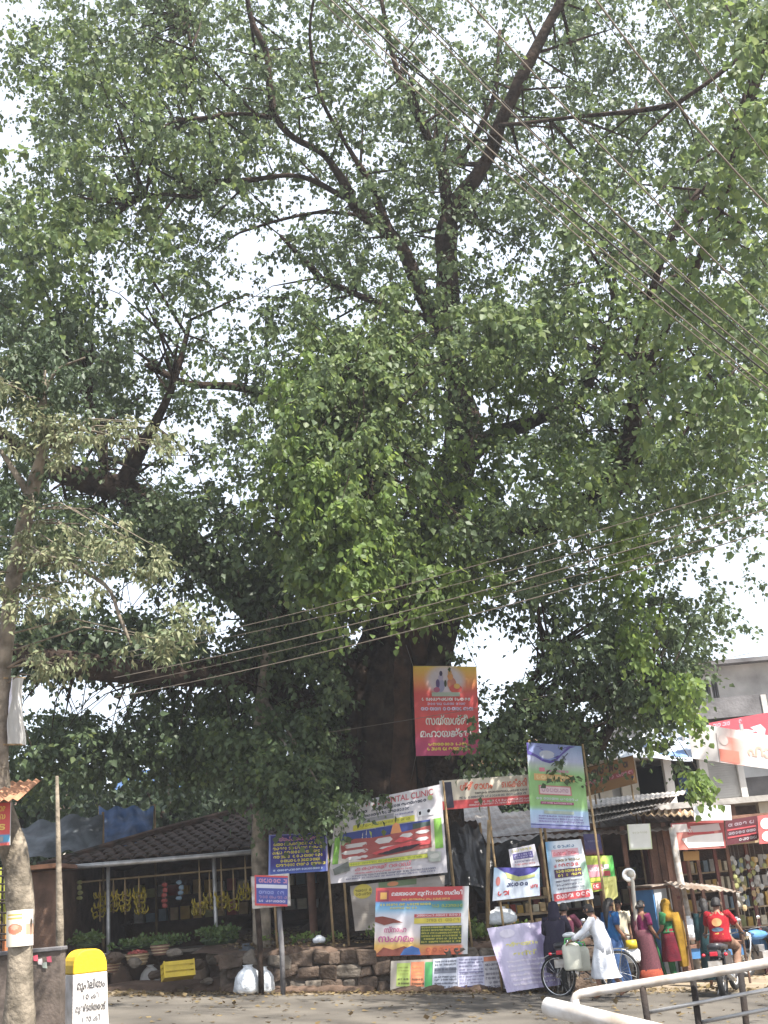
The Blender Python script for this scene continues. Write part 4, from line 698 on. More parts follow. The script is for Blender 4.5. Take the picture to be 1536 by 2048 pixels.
s = Sign('signboard', 'red shop board with yellow letters cut by the left edge of the photo', 'sign', [(-70, 1607, 14.0), (21, 1605, 14.0), (19, 1690, 14.0), (-70, 1697, 14.0)], lambda u, v: srgb(60, 150, 190) if .76 < v < .94 else (srgb(200, 45, 35) if v < .76 else srgb(210, 60, 40)), .003, .03, nx=10, ny=18)
s.text(.4, .08, .5, .13, 'മലയോര', srgb(225, 180, 50), 0, .02); s.text(.45, .27, .45, .12, 'ചായ', srgb(225, 180, 50), 0, .02); s.text(.5, .5, .4, .14, 'കട', srgb(225, 190, 60), 0, .03); s.rect(.1, .79, .86, .91, srgb(150, 150, 150)); s.line(.4, .81, .8, .08, srgb(70, 150, 200)); s.done()
aw = thing('tin_awning', at(-20, 1600, 14), 'rusty corrugated tin awning above the red board at the left edge', 'awning')
def corrugated(b, p00, p10, p11, p01, n=14, amp=.02, th=.006):
    p00, p10, p11, p01 = map(Vector, (p00, p10, p11, p01)); nn = (p10-p00).cross(p01-p00).normalized(); up = []
    for i in range(n*4+1):
        u = i/(n*4); h = nn*amp*math.sin(u*n*2*math.pi); up.append((p00+(p10-p00)*u+h, p01+(p11-p01)*u+h))
    for (a, b_), (c, d) in zip(up, up[1:]): b.add([a, c, d, b_, a-nn*th, c-nn*th, d-nn*th, b_-nn*th], [(0, 1, 2, 3), (7, 6, 5, 4), (0, 4, 5, 1), (3, 2, 6, 7)])
    return b
q = at(42, 1599, 13.8); corrugated(MB(), (q.x-2.6, 13.75, q.z), (q.x, 13.75, q.z), (q.x-.1, 14.9, q.z+.35), (q.x-2.6, 14.9, q.z+.35), 24, .018).build('tin_sheet', M['tin_rust'], aw)
for x in (q.x-.75, q.x-2.2): MB().box((x, 14.3, q.z/2-.1), (.07, .07, q.z+.2)).build('post', M['dark_wood'], aw)
s = Sign('cloth_strip', 'narrow white banner seen almost edge on beside the pale trunk', 'banner', [(24, 1355, 14.4), (47, 1356, 15.1), (42, 1490, 15.1), (11, 1487, 14.4)], srgb(205, 205, 215), .03, .006); s.done()
for py in (1356, 1489): MB().tube([at(8, py, 14.4), at(50, py, 15.1)], .012, 6).build('rod', M['bamboo'], s.root)
pb = at(30, 1900, 14.3); ca = thing('trunk_poster', at(45, 1892, 14.3), 'white poster with a round orange emblem wrapped on the pale trunk', 'poster')
def wrap(name, px, r_, Y, y0, y1, a0, a1, colf, rows=40, cols=30):
    b = MB(); t, u_ = at(px, y0, Y), at(px, y1, Y)
    for i in range(cols):
        for j in range(rows):
            q = []; cc = []
            for di, dj in ((0, 0), (0, 1), (1, 1), (1, 0)):
                uu, vv = (i+di)/cols, (j+dj)/rows; an = a0+(a1-a0)*uu; c = t+(u_-t)*vv; q.append((c.x+r_*math.sin(an), c.y-r_*math.cos(an), c.z))
            b.col = colf((i+.5)/cols, (j+.5)/rows); b.add(q, [(0, 1, 2, 3)])
    return b.build(name, M['print'], ca)
def pc(u, v):
    if u > .72: return srgb(210, 200, 195) if v < .4 or v > .7 else srgb(190, 140, 110)
    if math.hypot((u-.4)/.24, (v-.52)/.15) < 1: return srgb(205, 110, 70) if math.hypot((u-.4)/.12, (v-.47)/.07) > 1 else srgb(215, 160, 130)
    return srgb(200, 170, 70) if .1 < v < .3 and j_ok(u, v) else srgb(225, 215, 195)
def j_ok(u, v): return int(v*20) % 2 == 0 and .12 < u < .62
wrap('paper', 42, .172, 14.5, 1820, 1892, -1.1, 1.3, pc)
tp = thing('thin_pole', at(120, 1910, 17), 'thin weathered wooden pole standing behind the compound wall and milestone', 'pole')
MB().tube([at(114, 1552, 17), at(117, 1700, 17), at(120, 1850, 17), Vector((at(121, 1900, 17).x, 17, -.0))], [.022, .035, .055, .06], 8, wob=.15).build('pole_shaft', M['bark_pale'], tp, smooth=True)
# ------------------------------------------------------------------ tiled shed with the fruit stall at the left
EL, ER, AP = at(88, 1738, 25.8), at(640, 1686, 25.8), at(505, 1622, 30.2)
ER.z = EL.z = (EL.z+ER.z)/2; BLk = Vector((EL.x+.2, 33.5, EL.z)); BRk = Vector((ER.x+.2, 33.5, EL.z)); AP2 = Vector((AP.x, 31.5, AP.z))
sh = thing('tiled_shed', ((EL.x+ER.x)/2, 28, .2), 'open fronted market shed with a sagging dark clay tiled roof', 'shed')
b = MB(); b.add([EL, ER, AP], [(0, 1, 2)]).add([EL, AP, AP2, BLk], [(0, 1, 2, 3)]).add([ER, BRk, AP2, AP], [(0, 1, 2, 3)])
dz = Vector((0, 0, .07)); b.add([EL-dz, ER-dz, AP-dz], [(2, 1, 0)]).add([EL-dz, AP-dz, AP2-dz, BLk-dz], [(3, 2, 1, 0)]); b.build('roof_deck', M['dark_wood'], sh)
tile = None; nrm = (ER-EL).cross(AP-EL).normalized(); ux = (ER-EL).normalized(); vx = nrm.cross(ux); RTm = Matrix((ux, vx, nrm)).transposed()
Hs = (AP-EL).dot(vx); xa = (AP-EL).dot(ux); Wd = (ER-EL).length; rows = 14; cnt = 0
for r_ in range(rows):
    t0 = (r_)/rows; xl_, xr_ = xa*t0+.05, Wd-(Wd-xa)*t0-.05; x = xl_+(.12 if r_ % 2 else 0)
    while x < xr_-.15 and cnt < 300:
        if tile is None:
            b = MB(); rg = []
            for yy, k in ((-.03, 1.0), (Hs/rows*.5, .95), (Hs/rows*1.12, .9)):
                rg.append([Vector((.15*k*math.cos(a), yy, .075*math.sin(a)*k)) for a in [math.pi*q/5 for q in range(6)]]+[Vector((.12*k*math.cos(a), yy, .05*math.sin(a)*k)) for a in [math.pi*q/5 for q in range(5, -1, -1)]])
            b.loft(rg); o = b.build('roof_tile', M['tile'], None); tile = o.data; bpy.data.objects.remove(o)
        o = bpy.data.objects.new('roof_tile', tile); COL.objects.link(o); o.parent = sh
        p = EL+ux*x+vx*(Hs*t0)+nrm*(.02+random.uniform(0, .015))-ROOTS[sh.as_pointer()]; o.matrix_local = Matrix.Translation(p) @ RTm.to_4x4() @ Matrix.Rotation(random.uniform(-.05, .05), 4, 'Z')
        x += .295; cnt += 1
MB().tube([EL+Vector((-.1, -.08, .03)), EL.lerp(AP, .5)+nrm*.08+Vector((0, 0, .04)), AP+nrm*.09], .09, 7, wob=.2).build('hip_ridge', M['tile'], sh)
MB().tube([ER+Vector((.1, -.08, .03)), ER.lerp(AP, .5)+nrm*.08, AP+nrm*.09], .09, 7, wob=.2).build('hip_ridge', M['tile'], sh)
a, b_ = at(98, 1738, 25.6), at(502, 1700, 25.6); MB().tube([a, (a+b_)/2-Vector((0, 0, .03)), Vector((ER.x, 25.6, b_.z-.05))], .055, 8).build('gutter', M['steel'], sh, smooth=True)
for px, m_, r0 in ((98, 'bamboo', .11), (216, 'steel', .045), (428, 'steel', .045), (620, 'brown_wood', .09)):
    q = at(px, 1725, 26); MB().tube([(q.x, 26, EL.z), (q.x, 26, 0)], r0, 8).build('post', M[m_], sh, smooth=True)
MB().box(((EL.x+ER.x)/2, 31.6, 1.5), (ER.x-EL.x, .12, 3.3)).build('back_wall', M['dark_wood'], sh)
MB().box((EL.x+.3, 28.8, 1.5), (.12, 5.5, 3.1)).build('side_wall', M['dark_wood'], sh); MB().box((ER.x-.1, 30, 1.5), (.12, 3, 3.1)).build('side_wall', M['dark_wood'], sh)
for z in (.55, ):
    a, b_ = at(140, 1893, 25.2), at(640, 1893, 25.2); MB().box(((a.x+b_.x)/2, 26.0, .93), (b_.x-a.x, 1.7, .06)).build('counter_top', M['stone_pale'], sh)
MB().box(((a.x+b_.x)/2, 26.2, .45), (b_.x-a.x-.1, 1.3, .9)).build('counter_base', M['dirt_red'], sh)
for y_, z in ((30.8, 1.5), (30.8, 2.1)): MB().box(((EL.x+ER.x)/2, y_, z), (ER.x-EL.x-1, .5, .04)).build('shelf', M['dark_wood'], sh)
MB().tube([(EL.x+.5, 26.3, EL.z-.35), (ER.x-.3, 26.3, EL.z-.35)], .02, 6).build('hanging_rail', M['bamboo'], sh)
def banana_bunch(px, py, h, Y, label):
    c = at(px, py, Y); t = thing('banana_bunch', (c.x, c.y, c.z-h), label, 'banana bunch', 'yellow banana bunches hanging in the shed')
    zr = EL.z-.35 if Y > 26 else EL.z-.1
    MB().tube([(c.x, c.y, max(zr, c.z+.3)), c, (c.x, c.y, c.z-h*.95)], [.008, .03, .02], 6).build('stalk', M['bamboo'], t)
    k = 0
    if random.random() < .6: h *= random.uniform(.7, 1.0)
    lean = random.uniform(-.12, .12)
    for z in np.arange(.05, h, .105):
        b = MB()
        nb_ = random.choice([6, 7, 8, 9])
        for q in range(nb_):
            if random.random() < .12: continue
            a = 2*math.pi*q/nb_+z*7+random.uniform(-.3, .3); d = Vector((math.cos(a), math.sin(a), 0)); p = c-Vector((-lean*z+random.uniform(-.02, .02), 0, z+random.uniform(-.02, .02))); K = random.uniform(.8, 1.25)
            b.tube([p+d*.02, p+d*.10*K+Vector((0, 0, -.03)), p+d*.135*K+Vector((0, 0, .03)), p+d*.125*K+Vector((0, 0, .09*K))], [.012, .021, .019, .008], 5)
        b.build('banana_hand', M['banana'], t, smooth=True)
for px, py, h, Y, lab in [(200, 1787, .62, 26.3, 'tall dim bunch of yellow bananas furthest left under the tiled roof'), (227, 1785, .45, 26.2, 'banana bunch just right of the left steel post'), (250, 1784, .5, 26.2, 'second bunch right of the left steel post'), (278, 1780, .5, 26.2, 'third bunch right of the left steel post'), (400, 1800, .32, 26.0, 'low bunch left of the right steel post'), (420, 1790, .36, 26.1, 'bunch hanging right in front of the right steel post'), (444, 1788, .36, 26.0, 'bunch just right of the right steel post'), (468, 1793, .28, 26.1, 'small bunch furthest right beyond the steel post'), (492, 1770, .34, 26.0, 'bunch behind the left edge of the small box sign')]: banana_bunch(px, py, h, Y, lab)
def heap(name, px, py, Y, w_, h, d, label, m_, size, grp=None, n=34):
    c = at(px, py, Y); t = thing(name, c, label, 'vegetables', grp); b = MB().blob(c, (w_*.46, d*.4, h*.8), 12, 6, .2, seed=px); b.build('pile', M['leaf_dark'] if m_ != 'green_veg' else M['leaf_dark'], t)
    C_ = np.array([(c.x+random.gauss(0, w_*.24), c.y+random.gauss(0, d*.2), c.z+random.uniform(0, h)) for _ in range(n)]); P, A_, N_, S = sprays(C_, rng.uniform(.06, .16, n), 5, 5, size, .2, .7, -.2); leaf_mesh('leaves', P, A_, N_, S, M[m_], t, kind='stuff')
heap('vegetable_heap', 175, 1888, 25.3, .6, .12, .5, 'yellow green vegetable heap at the left end of the counter', 'green_veg', .08, 'green heaps on the counter')
heap('vegetable_heap', 300, 1890, 25.3, 1.5, .08, .5, 'long low heap of green bunches in the middle of the counter', 'green_veg', .07, 'green heaps on the counter', 60)
heap('vegetable_heap', 440, 1880, 25.2, .8, .16, .5, 'tallest green heap on the counter below the right steel post', 'green_veg', .09, 'green heaps on the counter', 50)
q = at(180, 1900, 25); c = thing('carton', (q.x, 24.95, .55), 'pale lilac carton standing at the left end of the stall counter', 'carton'); MB().box((q.x, 24.95, .78), (.62, .4, .42), .05).build('carton_body', M['bag_white'], c, bevel=.01); MB().box((q.x, 24.95, 1.0), (.66, .44, .03), .05).build('lid', M['plaster'], c)
MB().box((q.x, 24.95, .32), (.8, .5, .5)).build('stone_step', M['stone'], c)
def crate(name, c, size, rz, rx, m_, label, cat='crate', group=None, slats=3):
    c = Vector(c); t = thing(name, c, label, cat, group); rot = Euler((rx, 0, rz)).to_matrix(); w_, d, h = size; th = .02
    P_ = lambda x, y, z: c+rot @ Vector((x, y, z))
    def bx(n_, x, y, z, sx, sy, sz): MB().box(P_(x, y, z), (sx, sy, sz), rot=rot).build(n_, M[m_], t)
    bx('base', 0, 0, th/2, w_, d, th)
    for k in range(slats):
        z = h*(k+.5)/slats; hh = h/slats*.72
        for s_ in (-1, 1): bx('slat', 0, s_*(d/2-th/2), z, w_-th*2.2, th*.8, hh); bx('slat', s_*(w_/2-th/2), 0, z, th*.8, d-th*2.2, hh)
    for sx in (-1, 1):
        for sy in (-1, 1): bx('corner_post', sx*(w_/2-th/2), sy*(d/2-th/2), h/2, th*1.3, th*1.3, h)
    return t
q = at(360, 1958, 23.0); crate('yellow_crate', (q.x, 22.85, q.z+.02), (.58, .36, .3), R(22), R(-14), 'crate_yellow', 'bright yellow plastic crate tipped on the red soil', 'crate')
b = MB(); q = at(420, 1955, 23.6); b.blob((q.x, 23.8, .15), (1.1, .7, .35), 16, 8, .3, seed=3); b.blob((q.x-1.6, 24.1, .12), (1.2, .6, .35), 16, 8, .3, seed=9); b.blob((q.x-3.2, 24.3, .2), (1.1, .6, .32), 16, 8, .3, seed=19)
tag(b.build('soil_mounds', M['dirt_red'], smooth=True), kind='stuff')
k = 0
for px, py, s_ in [(395, 1930, .16), (430, 1915, .2), (455, 1935, .15), (350, 1905, .16), (470, 1905, .2), (270, 1925, .15), (310, 1950, .14), (415, 1962, .12), (230, 1915, .18)]:
    q = at(px, py, 24.0 if py < 1930 else 23.2); tag(MB().blob(q, (s_, s_*.7, s_*.6), 9, 6, .3, seed=k).build('loose_stone', M['stone_pale' if k % 2 else 'stone']), 'rough stone on the soil bank, '+['upper left of the yellow crate', 'beside the crate top right', 'pale one right of the crate', 'near the counter above the crate', 'furthest right by the grey sack', 'pale one far left of the crate', 'low at the left of the crate', 'pale one below the crate', 'far left behind the milestone'][k], 'stone', 'loose stones on the soil bank'); k += 1
def bag(name, c, s_, m_, label, seed=0, cat='bag'):
    c = Vector(c); t = thing(name, c, label, cat); b = MB(); rg = []
    for j, (z, r_) in enumerate([(0, .8), (.12, 1.05), (.35, 1.1), (.6, 1.0), (.78, .72), (.88, .42), (.94, .30), (1.0, .42)]):
        rg.append([c+Vector((math.cos(a)*s_[0]*r_*(1+.26*noise3((math.cos(a)*3, math.sin(a)*3, j*.9), 1.8, seed)), math.sin(a)*s_[1]*r_*(1+.16*noise3((math.cos(a)*2, math.sin(a)*2, j*.7), 1.5, seed+3)), z*s_[2])) for a in [2*math.pi*k/26 for k in range(26)]])
    b.loft(rg); b.build('bag_body', M[m_], t, smooth=True); MB().ring(c+Vector((0, 0, s_[2]*.9)), (0, 0, 1), s_[0]*.36, .012, 12, 5).build('knot', M[m_], t, smooth=True); return t
q = at(497, 1980, 22.5); bag('plastic_bag', (q.x, 22.55, G(q.x)), (.24, .2, .5), 'bag_white', 'stuffed white plastic bag left of the signboard posts', 1)
q = at(528, 1980, 22.6); bag('plastic_bag', (q.x, 22.62, G(q.x)), (.19, .18, .46), 'bag_white', 'smaller white plastic bag between the signboard posts', 5)
q = at(492, 1905, 24.0); bag('plastic_bag', (q.x, 24.0, .62), (.2, .18, .38), 'tarp_grey', 'blue grey plastic sack behind the white bags on the bank', 8, 'sack')
for px, py, s_, lab in [(640, 1912, .12, 'crumpled white plastic scrap on the platform soil'), (1002, 1838, .28, 'pale crumpled plastic bag above the purple banner')]:
    q = at(px, py, 23.7); bag('plastic_bag', (q.x, 23.7, q.z-.1 if s_ > .2 else .9), (s_, s_*.7, s_*1.2), 'bag_white', lab, px)
# tarpaulins behind the shed
def tarp(name, cs, m_, label, amp=.12, n=20, cat='tarpaulin', poles=True):
    c = [at(*q) for q in cs]; t = thing(name, (c[2]+c[3])/2, label, cat); b = MB(); g = []
    nn = (c[1]-c[0]).cross(c[3]-c[0]).normalized(); seed = len(label)
    for th in (0, .01):
        for j in range(n+1):
            for i in range(n+1):
                u, v = i/n, j/n; p = (c[0]*(1-u)+c[1]*u)*(1-v)+(c[3]*(1-u)+c[2]*u)*v
                g.append(p+nn*(amp*(noise3((u*3, v*1.5, seed), 1.6)+.5*noise3((u*7, v*3, seed), 1.6))+th)+Vector((0, 0, -.12*math.sin(math.pi*u*3)**2*(1-v))))
    m1 = (n+1)**2; b.add(g, [(j*(n+1)+i, j*(n+1)+i+1, (j+1)*(n+1)+i+1, (j+1)*(n+1)+i) for j in range(n) for i in range(n)]+[(m1+j*(n+1)+i, m1+(j+1)*(n+1)+i, m1+(j+1)*(n+1)+i+1, m1+j*(n+1)+i+1) for j in range(n) for i in range(n)])
    b.build('tarp_sheet', M[m_], t, smooth=True)
    if poles:
        for k in (0, 1): MB().tube([c[k]+Vector((0, .05, .05)), Vector((c[k].x, c[k].y+.05, -.1))], .03, 6).build('pole', M['bamboo'], t)
    return t
tarp('tarpaulin', [(20, 1645, 28.5), (205, 1628, 28.5), (205, 1705, 28.0), (60, 1718, 27.2)], 'tarp_grey', 'grey blue tarpaulin stretched behind the thin pole left of the tiled roof')
tarp('tarpaulin', [(198, 1614, 30.5), (308, 1612, 30.5), (300, 1700, 30), (200, 1712, 29.5)], 'tarp_blue', 'bright blue tarpaulin hanging behind the tiled roof slope')
tarp('plastic_sheet', [(885, 1640, 24.8), (960, 1650, 24.8), (990, 1775, 24.6), (880, 1770, 24.6)], 'black_sheet', 'crumpled black plastic sheet right of the large white banner', .16)
tarp('awning_sheet', [(890, 1700, 25.2), (1090, 1660, 25.2), (1050, 1740, 24.6), (975, 1810, 24.6)], 'black_sheet', 'dark sagging awning sheet behind the bamboo pole', .14)
bp = thing('bamboo_pole', at(972, 1850, 23.6), 'bare bamboo pole standing between the white banner and the small blue one', 'pole')
MB().tube([at(978, 1640, 23.6), at(976, 1740, 23.6), Vector((at(970, 1850, 23.6).x, 23.6, .5))], [.035, .045, .05], 8, wob=.1).build('pole_shaft', M['bamboo'], bp, smooth=True)
cl = thing('utility_wall_box', at(170, 1620, 29), 'dark wooden hut wall seen between the pale trunk and the tiled shed', 'hut')
a, b_ = at(62, 1700, 24.5), at(96, 1700, 24.5); MB().box(((a.x+b_.x)/2-.6, 25.3, 1.3), (1.9, 1.4, 2.9)).build('wall', M['dark_wood'], cl); MB().box(((a.x+b_.x)/2-.6, 25.2, 2.83), (2.2, 1.9, .08), jit=.02).build('roof', M['tin_rust'], cl)
cl.name = 'small_hut'
# ------------------------------------------------------------------ buildings
def wall_win(t, x0, x1, y, z0, z1, m_, wins, th=.2, name='wall'):
    "front wall in the plane y with window openings (x0, x1, z0, z1), built round them"
    b = MB(); xs = sorted({x0, x1, *[q for w_ in wins for q in w_[:2]]}); 
    for a, c in zip(xs, xs[1:]):
        zs = [z0]+[q for w_ in sorted(wins, key=lambda w_: w_[2]) if w_[0] <= a and w_[1] >= c for q in w_[2:4]]+[z1]
        for k in range(0, len(zs), 2):
            if zs[k+1]-zs[k] > .01: b.box(((a+c)/2, y+th/2, (zs[k]+zs[k+1])/2), (c-a, th, zs[k+1]-zs[k]))
    b.build(name, m_, t)
    for (a, c, z_, z2) in wins:
        f = MB().box(((a+c)/2, y+.1, z_+.03), (c-a, .08, .06)).box(((a+c)/2, y+.1, z2-.03), (c-a, .08, .06)).box((a+.03, y+.1, (z_+z2)/2), (.06, .08, z2-z_-.12)).box((c-.03, y+.1, (z_+z2)/2), (.06, .08, z2-z_-.12)).box(((a+c)/2, y+.1, (z_+z2)/2), (.05, .07, z2-z_-.12)).build('window', M['concrete_dark'], t)
        MB().box(((a+c)/2, y+.15, (z_+z2)/2), (c-a, .02, z2-z_)).build('pane', M['glass'], f)
# far concrete building at the right
Yc = 40; L_ = at(1285, 1365, Yc); tz = at(1450, 1331, Yc).z; cb = thing('concrete_building', (L_.x+5, Yc, G(9)), 'grey weathered concrete building with stained parapet above the shop banners', 'building')
x0, x1 = L_.x, L_.x+15; z2 = at(1450, 1400, Yc).z; z3 = at(1450, 1440, Yc).z; w1, w2 = at(1405, 1380, Yc).x, at(1421, 1380, Yc).x; w3, w4 = at(1424, 1380, Yc).x, at(1437, 1380, Yc).x
wall_win(cb, x0, x1, Yc, z2+.05, tz, M['concrete'], [(w1, w2, at(1412, 1402, Yc).z, at(1412, 1365, Yc).z), (w3, w4, at(1430, 1402, Yc).z, at(1430, 1363, Yc).z), (x0+9, x0+10.5, z2+.5, tz-.6)])
MB().box(((x0+x1)/2, Yc-.1, tz+.06), (x1-x0+.5, .8, .14)).build('coping', M['concrete_dark'], cb)
MB().box(((x0+x1)/2, Yc-.25, (z2+z3)/2), (x1-x0+.3, .9, z2-z3)).build('stained_band', M['concrete_dark'], cb)
MB().box(((x0+x1)/2, Yc+.1, z3/2-.4), (x1-x0, .2, z3+.8-.02)).build('lower_wall', M['concrete'], cb)
MB().box((x0+.1, Yc+4.2, tz/2-.4), (.2, 8, tz+.7)).build('side_wall', M['concrete'], cb); MB().box(((x0+x1)/2, Yc+4.2, tz-.3), (x1-x0-.4, 7.9, .2)).build('roof', M['concrete_dark'], cb)
for x in np.arange(x0+1.5, x1, 2.4): MB().box((x, Yc-.72, (z2+z3)/2), (.18, .05, z2-z3-.05)).build('band_rib', M['concrete'], cb)
s = Sign('signboard', 'red board with sweeping white script on the concrete building', 'sign', [(1418, 1446, Yc-.8), (1760, 1385, Yc-.8), (1760, 1480, Yc-.8), (1418, 1520, Yc-.8)], srgb(195, 40, 65), .005, .06, nx=16, ny=8); s.poly([(.02, .62), (.06, .38), (.13, .30), (.22, .33), (.28, .42), (.22, .44), (.14, .40), (.09, .46), (.06, .62), (.10, .74), (.05, .75)], srgb(230, 215, 225)); s.poly([(.24, .30), (.30, .26), (.33, .40), (.32, .72), (.27, .80), (.28, .45)], srgb(225, 205, 218)); s.line(.02, .04, .2, .12, srgb(220, 150, 165)); s.done()
# two storey shop in front of it
Ys = 33; xs0, xs1 = at(1165, 1600, Ys).x, at(1750, 1600, Ys).x; zt = at(1300, 1517, Ys).z; zf = at(1300, 1612, Ys).z
ts = thing('two_storey_shop', ((xs0+xs1)/2, Ys, G(7)), 'cream two storey shop with open dark upper room and grey rolling shutter', 'building')
MB().box(((xs0+xs1)/2, Ys+2, zt+.08), (xs1-xs0+.6, 5, .16)).build('roof_slab', M['concrete'], ts); MB().box(((xs0+xs1)/2, Ys+1.9, zf-.08), (xs1-xs0+.4, 4.8, .16)).build('floor_slab', M['concrete'], ts)
for a, c, m_ in ((1168, 1196, 'plaster'), (1200, 1225, 'plaster'), (1245, 1280, 'plaster'), (1336, 1352, 'plaster_white'), (1408, 1424, 'plaster_white'), (1484, 1496, 'plaster_white'), (1560, 1590, 'plaster')):
    q, p = at(a, 1590, Ys), at(c, 1590, Ys); MB().box(((q.x+p.x)/2, Ys+.1, (zt+zf)/2), (p.x-q.x, .3, zt-zf-.01)).build('pillar', M[m_], ts)
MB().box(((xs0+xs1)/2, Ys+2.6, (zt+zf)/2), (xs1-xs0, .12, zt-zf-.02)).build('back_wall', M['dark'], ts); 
for x in (xs0+.1, xs1-.1): MB().box((x, Ys+2, zt/2-.4), (.2, 4.4, zt+.6)).build('side_wall', M['plaster'], ts)
a, c = at(1424, 1590, Ys).x, at(1484, 1590, Ys).x; sh2 = MB().box(((a+c)/2, Ys+.12, (zt+zf)/2), (c-a, .04, zt-zf-.02)).build('rolling_shutter', M['shutter'], ts)
for k in range(18):
    z = zf+.06+(zt-zf-.1)*k/18; o = MB().box(((a+c)/2, Ys+.085, z+.03), (c-a-.02, .03, .058)).build('slat', M['shutter'], sh2)
a, c = at(1496, 1590, Ys).x, at(1560, 1590, Ys).x; MB().box(((a+c)/2, Ys+.15, (zt+zf)/2+.35), (c-a, .05, .9)).build('grey_panel', M['booth_grey'], ts); MB().box(((a+c)/2, Ys+.15, (zt+zf)/2-.4), (c-a, .05, .6)).build('lilac_panel', M['concrete_dark'], ts)
a, c = at(1200, 1600, Ys).x, at(1245, 1600, Ys).x; MB().box(((a+c)/2, Ys+.2, zf+.5), (c-a, .06, 1.0)).build('low_panel', M['booth_grey'], ts)
a, c = at(1352, 1560, Ys).x, at(1408, 1560, Ys).x; MB().box(((a+c)/2, Ys+.15, zf+.5), (c-a-.2, .05, .5)).build('blue_poster_panel', M['tarp_blue'], ts)
for k in range(9):
    x = xs0+.3+(xs1-xs0-.6)*k/8; MB().box((x, Ys+.1, zf/2-.35), (.28, .28, zf+.5)).build('pillar', M['brown_wood' if k < 5 else 'plaster'], ts)
MB().box(((xs0+xs1)/2, Ys+1.2, zf/2-.35), (xs1-xs0-.5, .1, zf+.5)).build('ground_wall', M['dark_wood'], ts)
s = Sign('canopy_banner', 'white and sky blue flex banner stretched as a slope over the upper shop', 'banner', [(1290, 1461, 31.5), (1372, 1444, 31.5), (1385, 1520, 30.2), (1196, 1514, 30.4)], lambda u, v: mixc(srgb(225, 232, 240), srgb(90, 150, 220), max(0, (u-.72)*2.5)*(1-abs(v-.4))), .03, .008, nx=18, ny=14)
s.poly([(.1, .55), (.3, .45), (.5, .62), (.45, .7), (.25, .6)], srgb(150, 175, 215)); s.poly([(.5, .3), (.7, .35), (.62, .45)], srgb(160, 190, 225)); s.poly([(.6, .85), (.9, .7), (.97, .9)], srgb(120, 165, 225)); s.done([(1292, 1460, 31.6, zt), (1370, 1446, 31.6, zt)])
s = Sign('shop_banner', 'long white and pale red shop banner glaring in the sun at the right edge', 'banner', [(1373, 1443, 30.3), (1640, 1488, 29.8), (1640, 1552, 29.8), (1385, 1517, 30.3)], lambda u, v: mixc(srgb(232, 230, 228), srgb(225, 120, 95), max(0, 1-abs(u-.34)*9)*(1 if v > .25 else .4)), .01, .05, nx=24, ny=10)
s.rect(.215, .2, .222, 1, srgb(160, 150, 150)); s.rect(.225, .62, .38, .96, srgb(225, 120, 95)); s.oval(.27, .36, .035, .14, srgb(240, 225, 220)); s.text(.45, .25, .45, .45, 'ഫാൻസി', srgb(235, 190, 170), 0, .03); s.done()
for px in (1378, 1500, 1620): q = at(px, 1500, 30.5); MB().box((q.x, 30.9, zt+.3), (.08, .08, .4)).build('bracket', M['steel'], s.root)
# small far houses
def house(px0, px1, ytop, Y, m_, rm, label, nw=3):
    a, c = at(px0, ytop, Y), at(px1, ytop, Y); t = thing('far_house', ((a.x+c.x)/2, Y, G(a.x)), label, 'house', 'small houses far behind the trees'); z = a.z
    zs = z-1.5; w_ = (c.x-a.x)/(nw*2+1); wall_win(t, a.x, c.x, Y, G(a.x)-.2, z, M[m_], [(a.x+w_*(2*k+1), a.x+w_*(2*k+2), zs, zs+.9) for k in range(nw)])
    MB().box((a.x+.1, Y+3.2, z/2-.3), (.2, 6, z+.5)).build('side_wall', M[m_], t); MB().box((c.x-.1, Y+3.2, z/2-.3), (.2, 6, z+.5)).build('side_wall', M[m_], t)
    MB().prism([(a.x-.5, Y-.5, z), (a.x-.5, Y+7, z), (a.x-.5, Y+3.2, z+1.4)], (c.x-a.x+1, 0, 0)).build('roof', M[rm], t)
house(240, 490, 1590, 52, 'plaster', 'tarp_blue', 'pale house with a blue sheet roof glimpsed behind the tiled roof')
house(860, 1075, 1545, 50, 'plaster_white', 'tin_rust', 'pale house with a rusty roof glimpsed behind the cream banner')
house(-80, 130, 1640, 50, 'plaster', 'tile', 'cream house with tiled roof far behind the left trunk')
house(560, 760, 1630, 50, 'concrete', 'tile', 'grey house with tiled roof far behind the great trunk')
